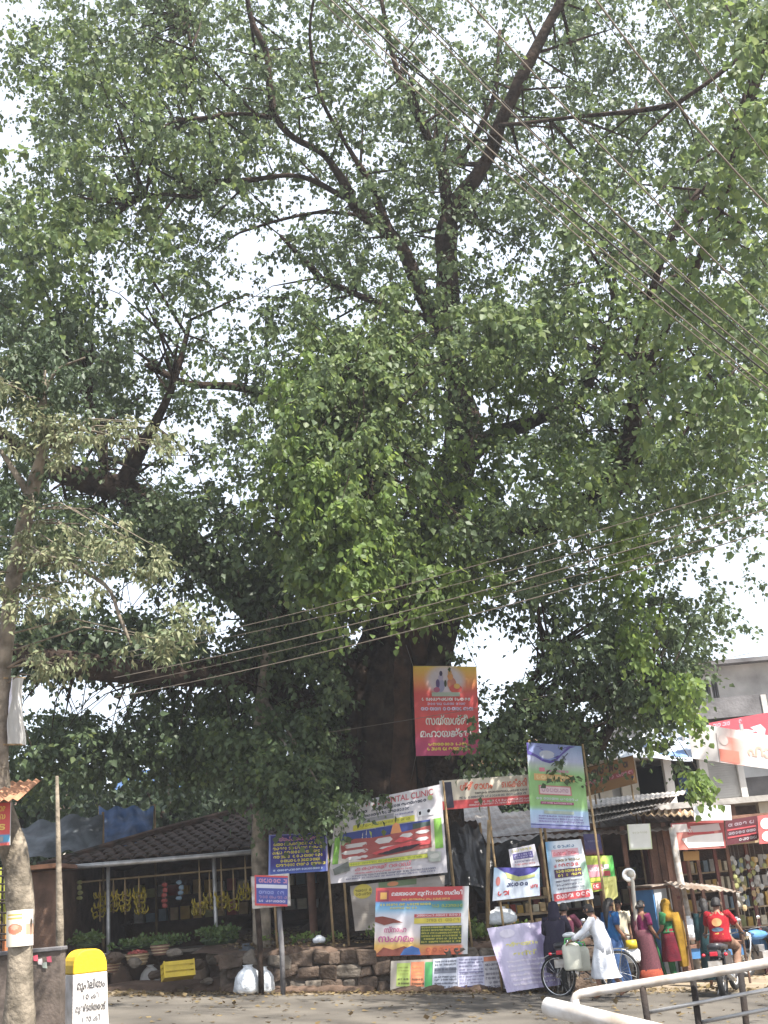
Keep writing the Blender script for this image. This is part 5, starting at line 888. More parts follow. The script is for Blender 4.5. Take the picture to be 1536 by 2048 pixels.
# ------------------------------------------------------------------ dark stalls behind the tree
def stall(name, px0, px1, py, Y0, Y1, label, roofm='tin', wallm='dark_wood', nposts=4, shelves=2):
    a, c = at(px0, py, Y0), at(px1, py, Y0); z = (a.z+c.z)/2; t = thing(name, ((a.x+c.x)/2, Y0, G(a.x)), label, 'stall'); g = G((a.x+c.x)/2)-.2
    n = max(2, int((c.x-a.x)/1.0))
    for k in range(n):
        u0, u1 = a.x-.2+(c.x-a.x+.4)*k/n, a.x-.2+(c.x-a.x+.4)*(k+1)/n+.08; dz_ = random.uniform(-.03, .03)+.025*(k % 2)
        corrugated(MB(), (u0, Y0-.6+random.uniform(-.15, .1), z-.1+dz_), (u1, Y0-.6+random.uniform(-.15, .1), z-.1+dz_), (u1, Y1+.2, z+.75+dz_), (u0, Y1+.2, z+.75+dz_), 8, .016).build('roof_sheet', M[roofm], t)
    MB().box(((a.x+c.x)/2, Y1, (z+g)/2+.2), (c.x-a.x, .1, z-g+.6)).build('back_wall', M[wallm], t)
    for x in (a.x, c.x): MB().box((x, (Y0+Y1)/2+.3, (z+g)/2), (.08, Y1-Y0-.8, z-g)).build('side_wall', M[wallm], t)
    for k in range(nposts): x = a.x+.1+(c.x-a.x-.2)*k/(nposts-1); MB().box((x, Y0-.1, (z+g)/2), (.1, .1, z-g+.1)).build('post', M['brown_wood'], t)
    MB().box(((a.x+c.x)/2, Y0-.1, z+.0), (c.x-a.x+.1, .08, .12)).build('beam', M['dark_wood'], t)
    for k in range(shelves): MB().box(((a.x+c.x)/2, Y1-.4, g+1.0+.55*k), (c.x-a.x-.2, .6, .04)).build('shelf', M['brown_wood'], t)
    return t, a.x, c.x, g, z
stall('dark_stall', 660, 985, 1650, 30.5, 33.5, 'dark wooden stall behind the great trunk')
T1, ax, cx, g1, z1 = stall('market_stall', 985, 1335, 1665, 26.6, 29.6, 'open market stall with patched tin roof behind the banners', 'tin', 'dark_wood', 5, 3)
_seen = {}
def uniq(l):
    _seen[l] = _seen.get(l, 0)+1
    return l if _seen[l] == 1 else l+', '+['', 'next one right', 'third one right', 'fourth one right', 'fifth one right', 'sixth one right'][min(5, _seen[l]-1)]
def goods(x0, x1, y, z, n, cols, hh, label, grp, name='goods_box'):
    nm = dict(g_tan='tan', g_cream='cream', g_maroon='maroon', g_olive='olive green', g_bluegrey='blue grey', g_ochre='ochre', g_grey='grey')
    for k in range(n):
        w_ = (x1-x0)/n*random.uniform(.6, .85); h = hh*random.uniform(.6, 1); x = x0+(x1-x0)*(k+.5)/n; c = random.choice(cols)
        o = MB().box((x, y, z+h/2), (w_, .25, h), random.uniform(-.1, .1)); o.box((x, y-.13, z+h*.55), (w_*.8, .008, h*.3)); o = o.build(name, [M[c]], bevel=.006); part_ = ['left end', 'left half', 'right half', 'right end'][min(3, int(4*k/n))]; tag(o, uniq(label.replace('small', nm[c]).replace('brown', nm[c])+' '+part_), 'goods', grp)
gm = [mat('goods_%s' % n_, c, .6, .2, 6, .05, .3) for n_, c in (('tan', (.45, .33, .18)), ('cream', (.6, .55, .42)), ('maroon', (.3, .07, .06)), ('olive', (.3, .3, .12)), ('bluegrey', (.2, .27, .33)), ('ochre', (.5, .33, .08)), ('grey', (.35, .34, .32)), ('pink', (.55, .25, .25)))]
for q_, n_ in zip(gm, 'tan cream maroon olive bluegrey ochre grey pink'.split()): M['g_'+n_] = q_
GC = ['g_tan', 'g_cream', 'g_maroon', 'g_olive', 'g_bluegrey', 'g_ochre', 'g_grey']
for k in range(3): goods(ax+.2, cx-.3, 29.25, g1+1.02+.55*k, 14, GC, .35, 'small box on the %s shelf in the market stall' % ['lowest', 'middle', 'top'][k], 'goods on the market stall shelves')
# display bench at the stall front with trays
bn = thing('display_bench', at(1060, 1860, 25.2), 'low wooden display bench stacked with brown goods left of the riders', 'bench'); a, c = at(1000, 1800, 25.2), at(1130, 1800, 25.2)
for k, (dy, z) in enumerate(((0, .75), (.5, 1.05), (1.0, 1.35))): MB().box(((a.x+c.x)/2, 25.2+dy, z), (c.x-a.x, .5, .05)).build('shelf', M['pale_wood'], bn)
for x in (a.x+.05, c.x-.05):
    for dy, h in ((-.15, .72), (.35, 1.02), (1.1, 1.32)): MB().box((x, 25.2+dy, h/2-.2), (.06, .06, h+.4)).build('leg', M['brown_wood'], bn)
for k, (dy, z) in enumerate(((0, .78), (.5, 1.08), (1.0, 1.38))): goods(a.x+.05, c.x-.05, 25.2+dy, z, 8, ['g_tan', 'g_ochre', 'g_cream', 'g_maroon', 'g_tan'], .2, 'brown packet on the %s tier of the display bench' % ['front', 'middle', 'back'][k], 'packets on the display bench', 'packet')
# layered old grey sheets over the stall
ps = thing('old_roof_sheets', at(1275, 1620, 26), 'layered old grey asbestos sheets jutting over the market stall at right', 'roof')
for k, (p, q, r0, t0) in enumerate([((1172, 1618, 26.2), (1368, 1588, 26.2), (1372, 1580, 29), (1172, 1600, 29)), ((1176, 1632, 26.0), (1340, 1606, 26.0), (1352, 1592, 28.6), (1176, 1612, 28.6)), ((1180, 1646, 25.8), (1300, 1620, 25.8), (1330, 1600, 28), (1180, 1624, 28))]):
    corrugated(MB(), at(*p), at(*q), at(*r0), at(*t0), 20, .012, .012).build('sheet', M['sheet_grey'], ps)
for px in (1185, 1290, 1365): q = at(px, 1625, 26.6); MB().tube([(q.x, 26.9, q.z+.1), (q.x, 26.9, G(q.x)-.1)], .05, 7).build('post', M['brown_wood'], ps)
corrugated(MB(), at(1258, 1628, 25.9), at(1392, 1632, 25.9), at(1392, 1622, 27.4), at(1262, 1616, 27.4), 10, .03, .015).build('straw_sheet', M['pale_wood'], ps)
# brown cupboard and white post
cu = thing('brown_cupboard', at(1322, 1880, 26.8), 'tall reddish brown wooden cupboard beside the white post', 'cupboard'); a, c = at(1300, 1720, 26.8), at(1352, 1720, 26.8); zt_, zb_ = at(1320, 1650, 26.8).z, G(5.5)
for k in range(3):
    x = a.x+(c.x-a.x)*(k+.5)/3
    for z0_, z1_ in ((zb_, (zb_+zt_)/2-.02), ((zb_+zt_)/2+.02, zt_)): MB().box((x, 26.75, (z0_+z1_)/2), ((c.x-a.x)/3-.02, .06, z1_-z0_-.02)).build('door_panel', M['brown_wood'], cu, bevel=.008)
MB().box(((a.x+c.x)/2, 27.1, (zt_+zb_)/2), (c.x-a.x+.04, .6, zt_-zb_)).build('carcass', M['maroon_wood'], cu)
wp = thing('white_post', at(1372, 1900, 25.3), 'slim white painted post holding the shop front between cupboard and shelves', 'post'); MB().tube([at(1344, 1655, 25.4), at(1357, 1740, 25.4), at(1386, 1885, 25.4), Vector((at(1392, 1920, 25.4).x, 25.4, G(6)-.1))], .075, 8).build('post_shaft', M['paint_white'], wp, smooth=True)
# shop front at the right edge
sf = thing('open_shop', at(1450, 1900, 27), 'open shop front with crowded shelves at the right edge of the photo', 'shop'); a, c = at(1352, 1700, 27), at(1640, 1690, 27); zr = at(1450, 1690, 27).z; gz = G(8)
MB().box(((a.x+c.x)/2, 28.6, (zr+gz)/2), (c.x-a.x, .1, zr-gz+.8)).build('back_wall', M['dark_wood'], sf); MB().box(((a.x+c.x)/2, 27.6, zr+.55), (c.x-a.x+.3, 2.6, .1)).build('ceiling', M['brown_wood'], sf)
MB().box(((a.x+c.x)/2, 26.35, zr+.02), (c.x-a.x, .5, .08)).build('ledge', M['pale_wood'], sf)
for px in (1400, 1436, 1462, 1500, 1560): x = at(px, 1750, 26.9).x; MB().box((x, 26.9, (zr+gz)/2), (.07, .1, zr-gz)).build('upright', M['maroon_wood' if px in (1436, 1500) else 'brown_wood'], sf)
for k in range(5):
    z = gz+.55+.42*k; MB().box(((a.x+c.x)/2, 28.2, z), (c.x-a.x-.1, .5, .035)).build('shelf', M['pale_wood'], sf)
    goods(a.x+.1, c.x-.2, 28.1, z+.02, 18, GC+['g_cream', 'g_grey'], .32, 'small box on the %s shelf of the right shop' % ['lowest', 'second', 'third', 'fourth', 'top'][k], 'goods on the right hand shop shelves')
for k, (px, y0) in enumerate([(1462, 1708), (1478, 1712), (1494, 1706), (1510, 1710), (1526, 1704), (1545, 1708), (1470, 1716), (1502, 1718)]):
    Yb = 26.3+.1*(k % 3); q = at(px, y0, Yb); t = thing('hanging_string', (q.x, q.y, q.z-1.3), 'string of pale packets at the right shop front, '+['leftmost', 'third from left', 'fourth from left', 'seventh from left', 'second from right', 'rightmost', 'second from left', 'in the middle'][k], 'packets', 'strings of packets hanging at the shop front'); MB().tube([(q.x, q.y, zr+.05), (q.x, q.y, q.z-1.3)], .006, 4).build('cord', M['wire'], t)
    for j in range(5 if k % 2 else 6): MB().blob((q.x+random.uniform(-.03, .03), q.y, q.z-.1-.19*j), (.05, .02, .065), 8, 5, .25, seed=k*7+j).build('packet', M[random.choice(['g_grey', 'g_tan', 'g_grey', 'g_olive'])], t)
# boards on the shop fronts
s = Sign('signboard', 'square pale yellow board glaring in the sun above the market stall', 'sign', [(1254, 1649, 25.6), (1300, 1647, 25.6), (1305, 1698, 25.6), (1259, 1700, 25.6)], lambda u, v: mixc(srgb(250, 250, 242), srgb(205, 220, 80), max(0, .35-min(u, 1-u, 1-v)*6)*2), .004, .04, nx=20, ny=20); s.line(.2, .3, .8, .08, srgb(225, 225, 205)); s.done()  # sun glare put into the near white face colours
s = Sign('signboard', 'white and red shop board between the white post and the dark red board', 'sign', [(1341, 1647, 25.9), (1447, 1640, 25.9), (1452, 1696, 25.9), (1353, 1700, 25.9)], lambda u, v: srgb(215, 120, 105) if (v > .2 and u < .9) else srgb(170, 60, 60), .004, .05, nx=20, ny=14)
s.rect(.02, .05, .3, .35, srgb(235, 225, 220)); s.poly([(.35, .15), (.9, .1), (.93, .35), (.4, .42)], srgb(200, 180, 180)); s.text(.3, .2, .55, .18, 'സ്റ്റോർ', srgb(235, 225, 225), 0, .03); s.rect(.28, .38, .8, .46, srgb(190, 40, 45)); s.poly([(.15, .6), (.4, .5), (.95, .45), (.97, .92), (.25, .95), (.2, .8)], srgb(238, 232, 228)); s.done()
s = Sign('signboard', 'dark red board with grey and red lines of lettering', 'sign', [(1450, 1641, 26.0), (1514, 1631, 26.0), (1516, 1680, 26.0), (1453, 1691, 26.0)], lambda u, v: srgb(95, 40, 50), .004, .04); s.line(.08, .15, .9, .14, srgb(150, 130, 140)); s.rect(.05, .38, .95, .44, srgb(190, 45, 60)); s.line(.08, .5, .9, .12, srgb(150, 140, 150)); s.rect(.05, .68, .95, .74, srgb(195, 35, 50)); s.line(.4, .8, .9, .12, srgb(175, 165, 170)); s.done()
s = Sign('signboard', 'red board with round white spots cut by the right edge', 'sign', [(1515, 1632, 25.8), (1600, 1622, 25.8), (1600, 1682, 25.8), (1519, 1688, 25.8)], srgb(205, 70, 70), .004, .04); s.oval(.18, .3, .13, .2, srgb(238, 232, 228)); s.oval(.2, .75, .13, .18, srgb(238, 232, 228)); s.rect(.45, .1, .9, .9, srgb(225, 215, 215)); s.done()
s = Sign('signboard', 'plain white board standing on the ledge above the shop boards', 'sign', [(1386, 1611, 25.7), (1461, 1610, 25.7), (1464, 1640, 25.7), (1389, 1641, 25.7)], srgb(232, 235, 240), .002, .05); s.done()
s = Sign('signboard', 'brown slanting board with dark capitals and a red line beside the purple topped banner', 'sign', [(1160, 1538, 27.0), (1266, 1510, 27.0), (1275, 1566, 27.0), (1164, 1595, 27.0)], srgb(140, 100, 50), .004, .04, nx=16, ny=12); s.line(.08, .14, .92, .24, srgb(80, 60, 55)); s.rect(.04, .48, .96, .66, srgb(150, 60, 65)); s.line(.07, .50, .93, .13, srgb(190, 130, 140)); s.oval(.93, .75, .025, .05, srgb(50, 55, 80)); s.line(.07, .8, .4, .1, srgb(110, 80, 50)); s.rect(0, 0, 1, .03, srgb(90, 65, 40)); s.done([(1190, 1590, 27.1, None), (1262, 1565, 27.1, None)])
sl = Sign('signboard', 'small yellowish hanging board under the white and red shop board', 'sign', [(1366, 1703, 26.2), (1398, 1702, 26.2), (1399, 1720, 26.2), (1368, 1722, 26.2)], srgb(170, 125, 50), .002, .02); sl.done()
# blue booth, low canopy, lamp
bt = thing('booth', (at(1318, 1900, 25.9).x, 25.9, G(5)), 'narrow phone booth with one blue side and one grey side under a flat tin roof', 'booth')
c0 = at(1316, 1860, 25.9); zt_ = at(1316, 1775, 25.9).z; zb_ = G(5)-.1; rz = R(36); rot = Matrix.Rotation(rz, 3, 'Z'); w_ = .52
for k, (dx, dy, sx, sy, m_) in enumerate(((-w_/2, 0, .03, w_, 'booth_blue'), (w_/2, 0, .03, w_, 'booth_grey'), (0, -w_/2, w_-.04, .03, 'booth_grey'), (0, w_/2, w_-.04, .03, 'booth_blue'))): MB().box(Vector((c0.x, 25.9, (zt_+zb_)/2))+rot @ Vector((dx, dy, 0)), (sx, sy, zt_-zb_), rot=rot).build('side_panel', M['booth_blue'] if k in (0,) else M[m_], bt)
MB().box((c0.x, 25.9, zt_+.05), (.78, .7, .05), rot=rot, jit=.02).build('roof', M['tin'], bt)
MB().box((c0.x, 25.9, zt_+.0), (.62, .58, .05), rot=rot).build('roof_frame', M['brown_wood'], bt)
cn = thing('cart_canopy', at(1410, 1870, 24.6), 'vending cart under a flat patched tin canopy behind the red shirted rider', 'cart'); a, c = at(1346, 1770, 24.6), at(1474, 1778, 24.6)
corrugated(MB(), (a.x, 24.3, a.z-.06), (c.x, 24.3, c.z-.06), (c.x-.1, 25.9, c.z+.08), (a.x+.1, 25.9, a.z+.08), 10, .018).build('canopy_sheet', M['tin'], cn)
for x in (a.x+.1, c.x-.1):
    for y_ in (24.45, 25.7): MB().tube([(x, y_, a.z-.02), (x, y_, G(x)-.05)], .025, 6).build('leg', M['dark_wood'], cn)
MB().box(((a.x+c.x)/2, 25.05, G(6.5)+.75), (c.x-a.x-.15, 1.1, .06)).build('deck', M['brown_wood'], cn); MB().box(((a.x+c.x)/2, 24.55, G(6.5)+.62), (c.x-a.x-.2, .04, .2)).build('side_board', M['booth_blue'], cn)
goods(a.x+.2, c.x-.2, 24.9, G(6.5)+.79, 7, GC, .3, 'small box on the vending cart deck', 'goods on the vending cart')
lm = thing('lamp_post', (at(1268, 1860, 24.6).x, 24.6, G(4.5)), 'thin pinkish lamp post with a round silvery hood near the blue booth', 'lamp post'); q = at(1257, 1750, 24.6); t_ = at(1264, 1760, 24.6); MB().tube([(at(1274, 1880, 24.6).x, 24.6, G(4.5)-.05), at(1270, 1820, 24.6), at(1265, 1765, 24.6), at(1262, 1748, 24.6)], [.05, .045, .04, .035], 8).build('pole', M['plaster'], lm, smooth=True)
MB().blob(at(1262, 1747, 24.6), .08, 10, 6).build('pole_cap', M['plaster'], lm, smooth=True)
rg = [[q+Vector((math.cos(a)*r_, -.02, math.sin(a)*r_))+Vector((0, dy, 0)) for a in [2*math.pi*k/16 for k in range(16)]] for r_, dy in ((.03, .1), (.1, .06), (.15, .0), (.13, -.01), (.04, .03))]; MB().loft(rg).build('hood', M['chrome'], lm, smooth=True)
# pale timber crates and blocks along the road side at the right
for k, (px, py, Y, w_, h, rz, lab) in enumerate([(1398, 1932, 26.6, .5, .34, .1, 'pale wooden crate nearest the mustard clad woman'), (1432, 1928, 26.8, .55, .36, -.15, 'pale wooden crate in the middle of the kerbside row'), (1412, 1902, 27.6, .6, .4, .05, 'pale wooden crate standing back between the other two'), (1495, 1908, 28.0, .6, .36, .2, 'pale wooden crate right of the red shirted rider')]):
    q = at(px, py, Y); crate('wooden_crate', (q.x, Y-.8, G(q.x)), (w_, .4, h), rz, 0, 'pale_wood', lab, 'crate', 'wooden crates by the road')

# clutter round the foot of the fruit stall
def basket(c, r_, h, m_, label):
    c = Vector(c); t = thing('basket', c, label, 'basket', 'baskets along the foot of the fruit stall'); rg = []
    for rr, z in ((.7, 0), (.9, .5), (1.0, 1.0), (1.05, 1.03), (.95, 1.03), (.85, .6), (.6, .1)): rg.append([c+Vector((math.cos(a)*r_*rr, math.sin(a)*r_*rr, z*h)) for a in [2*math.pi*k/18 for k in range(18)]])
    MB().loft(rg).build('wicker', M[m_], t); 
    for k in range(3): MB().ring(c+Vector((0, 0, h*(.25+.3*k))), (0, 0, 1), r_*(.80+.09*k), .014, 20, 5).build('hoop', M['pale_wood'], t)
    b = MB()
    for k in range(26): a = random.uniform(0, 6.3); q = r_*.75*random.random()**.5; b.blob(c+Vector((math.cos(a)*q, math.sin(a)*q, h*.95+random.uniform(0, .05))), random.uniform(.035, .055), 7, 5)
    tag(b.build('produce', M[random.choice(['green_veg', 'g_ochre', 'g_maroon', 'g_olive'])], t, smooth=True), kind='stuff')
for px, py, Y, r_, h, m_, lab in [(165, 1935, 24.6, .22, .2, 'bamboo', 'wicker basket just right of the milestone behind it'), (215, 1940, 24.3, .26, .18, 'brown_wood', 'dark basket at the foot of the left steel post'), (275, 1925, 24.8, .24, .22, 'bamboo', 'wicker basket left of the yellow crate'), (450, 1925, 24.2, .25, .2, 'brown_wood', 'dark basket right of the yellow crate'), (320, 1905, 25.0, .2, .2, 'brown_wood', 'small dark basket above and left of the yellow crate')]:
    q = at(px, py, Y); basket((q.x, Y, max(q.z-.05, G(q.x)+.1)), r_, h, m_, lab)
for px, w_, h, m_, lab in [(240, .42, .5, 'dirt_red', 'brown jute sack slumped against the counter below the left bananas'), (300, .38, .42, 'g_grey', 'grey sack leaning beside the jute sack'), (400, .36, .45, 'dirt', 'pale brown sack near the right steel post')]:
    q = at(px, 1925, 24.95); bag('sack', (q.x, 24.95, .3), (w_*.5, w_*.35, h), m_, lab, px, 'sack')
for px, y0, ln, m_, lab in [(160, 1760, .5, 'g_olive', 'bundle of dry leaves hanging at the left of the shed'), (330, 1765, .6, 'g_maroon', 'dark red string of packets hanging mid shed'), (360, 1760, .45, 'g_bluegrey', 'grey string of packets hanging mid shed'), (130, 1770, .7, 'g_tan', 'tan string of packets hanging beside the left shed wall')]:
    q = at(px, y0, 26.3); t = thing('hanging_string', (q.x, 26.3, q.z-ln), lab, 'packets'); MB().tube([(q.x, 26.3, EL.z-.35), (q.x, 26.3, q.z-ln)], .006, 4).build('cord', M['wire'], t)
    for j in range(int(ln/.11)): MB().blob((q.x+random.uniform(-.03, .03), 26.3, q.z-.05-.11*j), (.07, .03, .05), 7, 4, .3, seed=j).build('packet', M[m_], t)
goods(EL.x+.8, ER.x-.5, 30.75, 1.52, 16, GC, .35, 'small box on the lower back shelf in the shed', 'goods on the shed shelves'); goods(EL.x+.8, ER.x-.5, 30.75, 2.12, 16, GC, .35, 'small box on the upper back shelf in the shed', 'goods on the shed shelves')
# ------------------------------------------------------------------ bicycles and motorcycles
def xf(base, yaw):
    base = Vector(base); rot = Matrix.Rotation(yaw, 3, 'Z'); return lambda x, y, z: base+rot @ Vector((x, y, z)), rot
def wheel(T, t, y, r_, tw, spokes=18, ax=None, x=0, rimm='chrome', steer=0):
    c = T(x, y, r_); side = (T(1, 0, 0)-T(0, 0, 0)).normalized()
    if steer: side = Matrix.Rotation(steer, 3, 'Z') @ side
    w_ = MB().ring(c, side, r_-tw, tw, 36, 7).build('wheel', M['rubber'], t, smooth=True)
    MB().ring(c, side, r_-tw*2.1, tw*.55, 36, 5).build('rim', M[rimm], w_, smooth=True); b = MB(); up = Vector((0, 0, 1)); fw = side.cross(up)
    for k in range(spokes): a = 2*math.pi*k/spokes; b.tube([c+side*.02*(1 if k % 2 else -1), c+(fw*math.cos(a)+up*math.sin(a))*(r_-tw*2.2)], .0022 if spokes > 12 else .02, 4, cap=False)
    tag(b.build('spokes', M[rimm], w_), kind='stuff'); MB().tube([c-side*.045, c+side*.045], .022 if spokes > 12 else .05, 8).build('hub', M['chrome'], w_); return w_
def bicycle(base, yaw, label, steer=0):
    T, rot = xf(base, yaw); t = thing('bicycle', base, label, 'bicycle'); R_ = .355
    wheel(T, t, .58, R_, .022, steer=steer); wheel(T, t, -.50, R_, .022)
    fr = M['paint_black']; BB, ST, HT_, HB, RH = (0, -.05, .29), (0, -.22, .82), (0, .36, .84), (0, .40, .70), (0, -.50, R_)
    b = MB()
    for p, q, r_ in ((BB, ST, .016), (BB, HB, .017), (ST, HT_, .015), (HT_, HB, .019)): b.tube([T(*p), T(*q)], r_, 8)
    for s_ in (-1, 1): b.tube([T(s_*.02, -.05, .29), T(s_*.055, -.50, R_)], .010, 6); b.tube([T(s_*.012, -.21, .78), T(s_*.055, -.50, R_)], .009, 6)
    b.build('frame', fr, t, smooth=True); b = MB()
    for s_ in (-1, 1): b.tube([T(s_*.03, .41, .68), T(s_*.05, .47, .55), T(s_*.055, .58, R_)], .012, 6)
    b.build('fork', M['chrome'], t, smooth=True)
    h = MB().tube([T(0, .36, .84), T(0, .34, .95)], .014, 8).tube([T(-.28, .16, .96), T(-.26, .30, .97), T(-.1, .40, .96), T(.1, .40, .96), T(.26, .30, .97), T(.28, .16, .96)], .012, 8).build('handlebar', M['chrome'], t, smooth=True)
    for s_ in (-1, 1): MB().tube([T(s_*.28, .26, .965), T(s_*.28, .14, .96)], .018, 8).build('grip', M['black_plastic'], h)
    MB().tube([T(0, -.22, .80), T(0, -.25, .92)], .013, 8).build('seat_post', M['chrome'], t)
    MB().loft([[T(x*k, y, z) for x, z in ((-.5, .93), (.5, .93), (.45, .965), (0, .975), (-.45, .965))] for y, k in ((-.38, .12), (-.36, .22), (-.27, .2), (-.15, .09), (-.08, .05))]).build('saddle', M['black_plastic'], t, smooth=True)
    for yy in (.58, -.50):
        b = MB(); rg = []
        for k in range(12):
            a = R(10+14*k) if yy < 0 else R(20+12*k); yc = yy-(R_+.03)*math.cos(a) if yy < 0 else yy-(R_+.03)*math.cos(a); z = R_+(R_+.03)*math.sin(a); rg.append([T(-.028, yc, z), T(0, yc, z+.012), T(.028, yc, z), T(0, yc, z-.004)])
        b.loft(rg).build('mudguard', M['steel'], t, smooth=True)
    cr = MB()
    for x in (-.07, 0, .07): cr.tube([T(x, -.24, .74), T(x, -.72, .74)], .007, 6)
    for y_ in (-.3, -.5, -.7): cr.tube([T(-.08, y_, .74), T(.08, y_, .74)], .007, 6)
    for s_ in (-1, 1): cr.tube([T(s_*.08, -.6, .73), T(s_*.06, -.5, R_)], .006, 6)
    cr.build('carrier', M['chrome'], t); MB().ring(T(.05, -.05, .29), T(1, 0, 0)-T(0, 0, 0), .085, .008, 20, 5).build('chainring', M['steel'], t)
    for s_ in (-1, 1):
        q = MB().tube([T(s_*.06, -.05, .29), T(s_*.075, -.05+s_*.16, .29-s_*.02)], .01, 6).build('crank', M['chrome'], t); MB().box(T(s_*.12, -.05+s_*.16, .29-s_*.02), (.09, .07, .02), rot=rot).build('pedal', M['black_plastic'], q)
    MB().tube([T(.07, -.5, .34), T(.16, -.55, .01)], .01, 6).build('stand', M['chrome'], t); MB().tube([T(0, .38, .86), T(0, .43, .86)], .05, 12).build('lamp', M['chrome'], t)
    MB().box(T(.05, -.27, .30), (.03, .42, .07), rot=rot).build('chain_case', M['paint_white'], t, bevel=.01)
    return t, T
def motorcycle(base, yaw, label, colour='black_plastic', steer=0, group=None):
    T, rot = xf(base, yaw); t = thing('motorcycle', base, label, 'motorcycle', group); R_ = .30
    wheel(T, t, .66, R_, .045, 6, rimm='steel', steer=steer); wheel(T, t, -.60, R_, .055, 6, rimm='steel')
    b = MB()
    for p, q in (((0, .42, .80), (0, .18, .40)), ((0, .42, .84), (0, -.25, .70)), ((0, -.25, .70), (0, -.15, .30)), ((0, .18, .40), (0, -.15, .30))): b.tube([T(*p), T(*q)], .022, 7)
    for s_ in (-1, 1): b.tube([T(s_*.1, -.2, .70), T(s_*.12, -.85, .72)], .014, 6); b.tube([T(s_*.08, -.1, .33), T(s_*.1, -.6, R_)], .018, 6)
    b.build('frame', M['paint_black'], t)
    b = MB(); b.box(T(0, .05, .36), (.26, .30, .26), rot=rot)
    for k in range(5): b.box(T(0, .17, .52+.025*k), (.22, .2, .012), rot=rot)
    b.build('engine', M['steel'], t, bevel=.02)
    MB().loft([[T(x*k, y, .82+z*k2) for x, z in ((-.11, -.08), (.11, -.08), (.15, 0), (.10, .09), (0, .11), (-.10, .09), (-.15, 0))] for y, k, k2 in ((.40, .5, .6), (.32, .9, 1), (.1, 1, 1.05), (-.12, .7, .6), (-.16, .4, .4))]).build('fuel_tank', M[colour], t, smooth=True)
    MB().loft([[T(x*k, y, .80+z+dz_) for x, z in ((-.13, -.04), (.13, -.04), (.14, .03), (.08, .055), (-.08, .055), (-.14, .03))] for y, k, dz_ in ((-.10, .7, 0), (-.2, .95, 0), (-.45, 1, .0), (-.6, 1.05, .04), (-.86, .9, .05), (-.92, .6, .05))]).build('seat', M['black_plastic'], t, smooth=True)
    for s_ in (-1, 1): MB().loft([[T(s_*(.12+dx), y, z) for dx, z in ((0, .48), (.02, .5), (.025, .7), (.0, .74))] for y in (-.12, -.45, -.75)]).build('side_panel', M[colour], t)
    tl = MB().loft([[T(x, y, z+dz_) for x, z in ((-w_, .66), (w_, .66), (w_*.9, .77), (-w_*.9, .77))] for y, w_, dz_ in ((-.8, .11, 0), (-.98, .08, .04))]).build('tail_cowl', M[colour], t)
    MB().box(T(0, -.99, .74), (.13, .04, .07), rot=rot).build('tail_light', M['red_glass'], t, bevel=.01)
    rg = []
    for k in range(9): a = R(35+14*k); yc = -.60-(R_+.06)*math.cos(math.pi-a)*-1; rg.append([T(x, -.60-(R_+.07)*math.cos(a), R_+(R_+.07)*math.sin(a)+dz_) for x, dz_ in ((-.07, -.02), (-.05, .01), (.05, .01), (.07, -.02))])
    MB().loft(rg).build('rear_mudguard', M['black_plastic'], t, smooth=True)
    MB().box(T(0, -.985, .56), (.24, .012, .14), rot=rot).build('number_plate', M['paint_white'], t); MB().box(T(0, -.93, .63), (.05, .1, .04), rot=rot).build('plate_bracket', M['black_plastic'], t)
    for s_ in (-1, 1):
        MB().blob(T(s_*.19, -.90, .72), (.035, .035, .03), 8, 6).build('indicator', M['red_glass'], t, smooth=True); MB().tube([T(s_*.11, -.3, .68), T(s_*.12, -.55, .36)], .028, 8).build('shock_absorber', M['chrome'], t)
        MB().tube([T(s_*.08, .44, .90), T(s_*.085, .52, .62), T(s_*.085, .66, R_)], [.022, .024, .03], 8).build('fork_leg', M['chrome'], t, smooth=True)
        m_ = MB().tube([T(s_*.22, .36, 1.02), T(s_*.27, .36, 1.16)], .006, 5).build('mirror_stalk', M['chrome'], t); MB().blob(T(s_*.29, .35, 1.20), (.055, .015, .035), 10, 6).build('mirror', M['chrome'], m_, smooth=True)
    h = MB().tube([T(-.36, .24, .98), T(-.24, .36, 1.0), T(0, .42, .96), T(.24, .36, 1.0), T(.36, .24, .98)], .012, 8).build('handlebar', M['chrome'], t, smooth=True)
    for s_ in (-1, 1): MB().tube([T(s_*.27, .33, .995), T(s_*.37, .23, .98)], .018, 8).build('grip', M['black_plastic'], h)
    MB().tube([T(0, .44, .84), T(0, .54, .84)], [.09, .085], 14).build('headlight', M['chrome'], t, smooth=True); MB().tube([T(.12, .18, .34), T(.15, -.1, .26), T(.17, -.45, .28), T(.17, -.85, .40)], [.02, .025, .04, .045], 9).build('exhaust', M['chrome'], t, smooth=True)
    MB().tube([T(-.10, -.05, .3), T(-.2, -.15, .01)], .012, 6).build('stand', M['steel'], t); b = MB()
    for s_ in (-1, 1): b.tube([T(s_*.08, .02, .30), T(s_*.24, .02, .30)], .014, 6)
    b.build('footrests', M['black_plastic'], t); return t, T
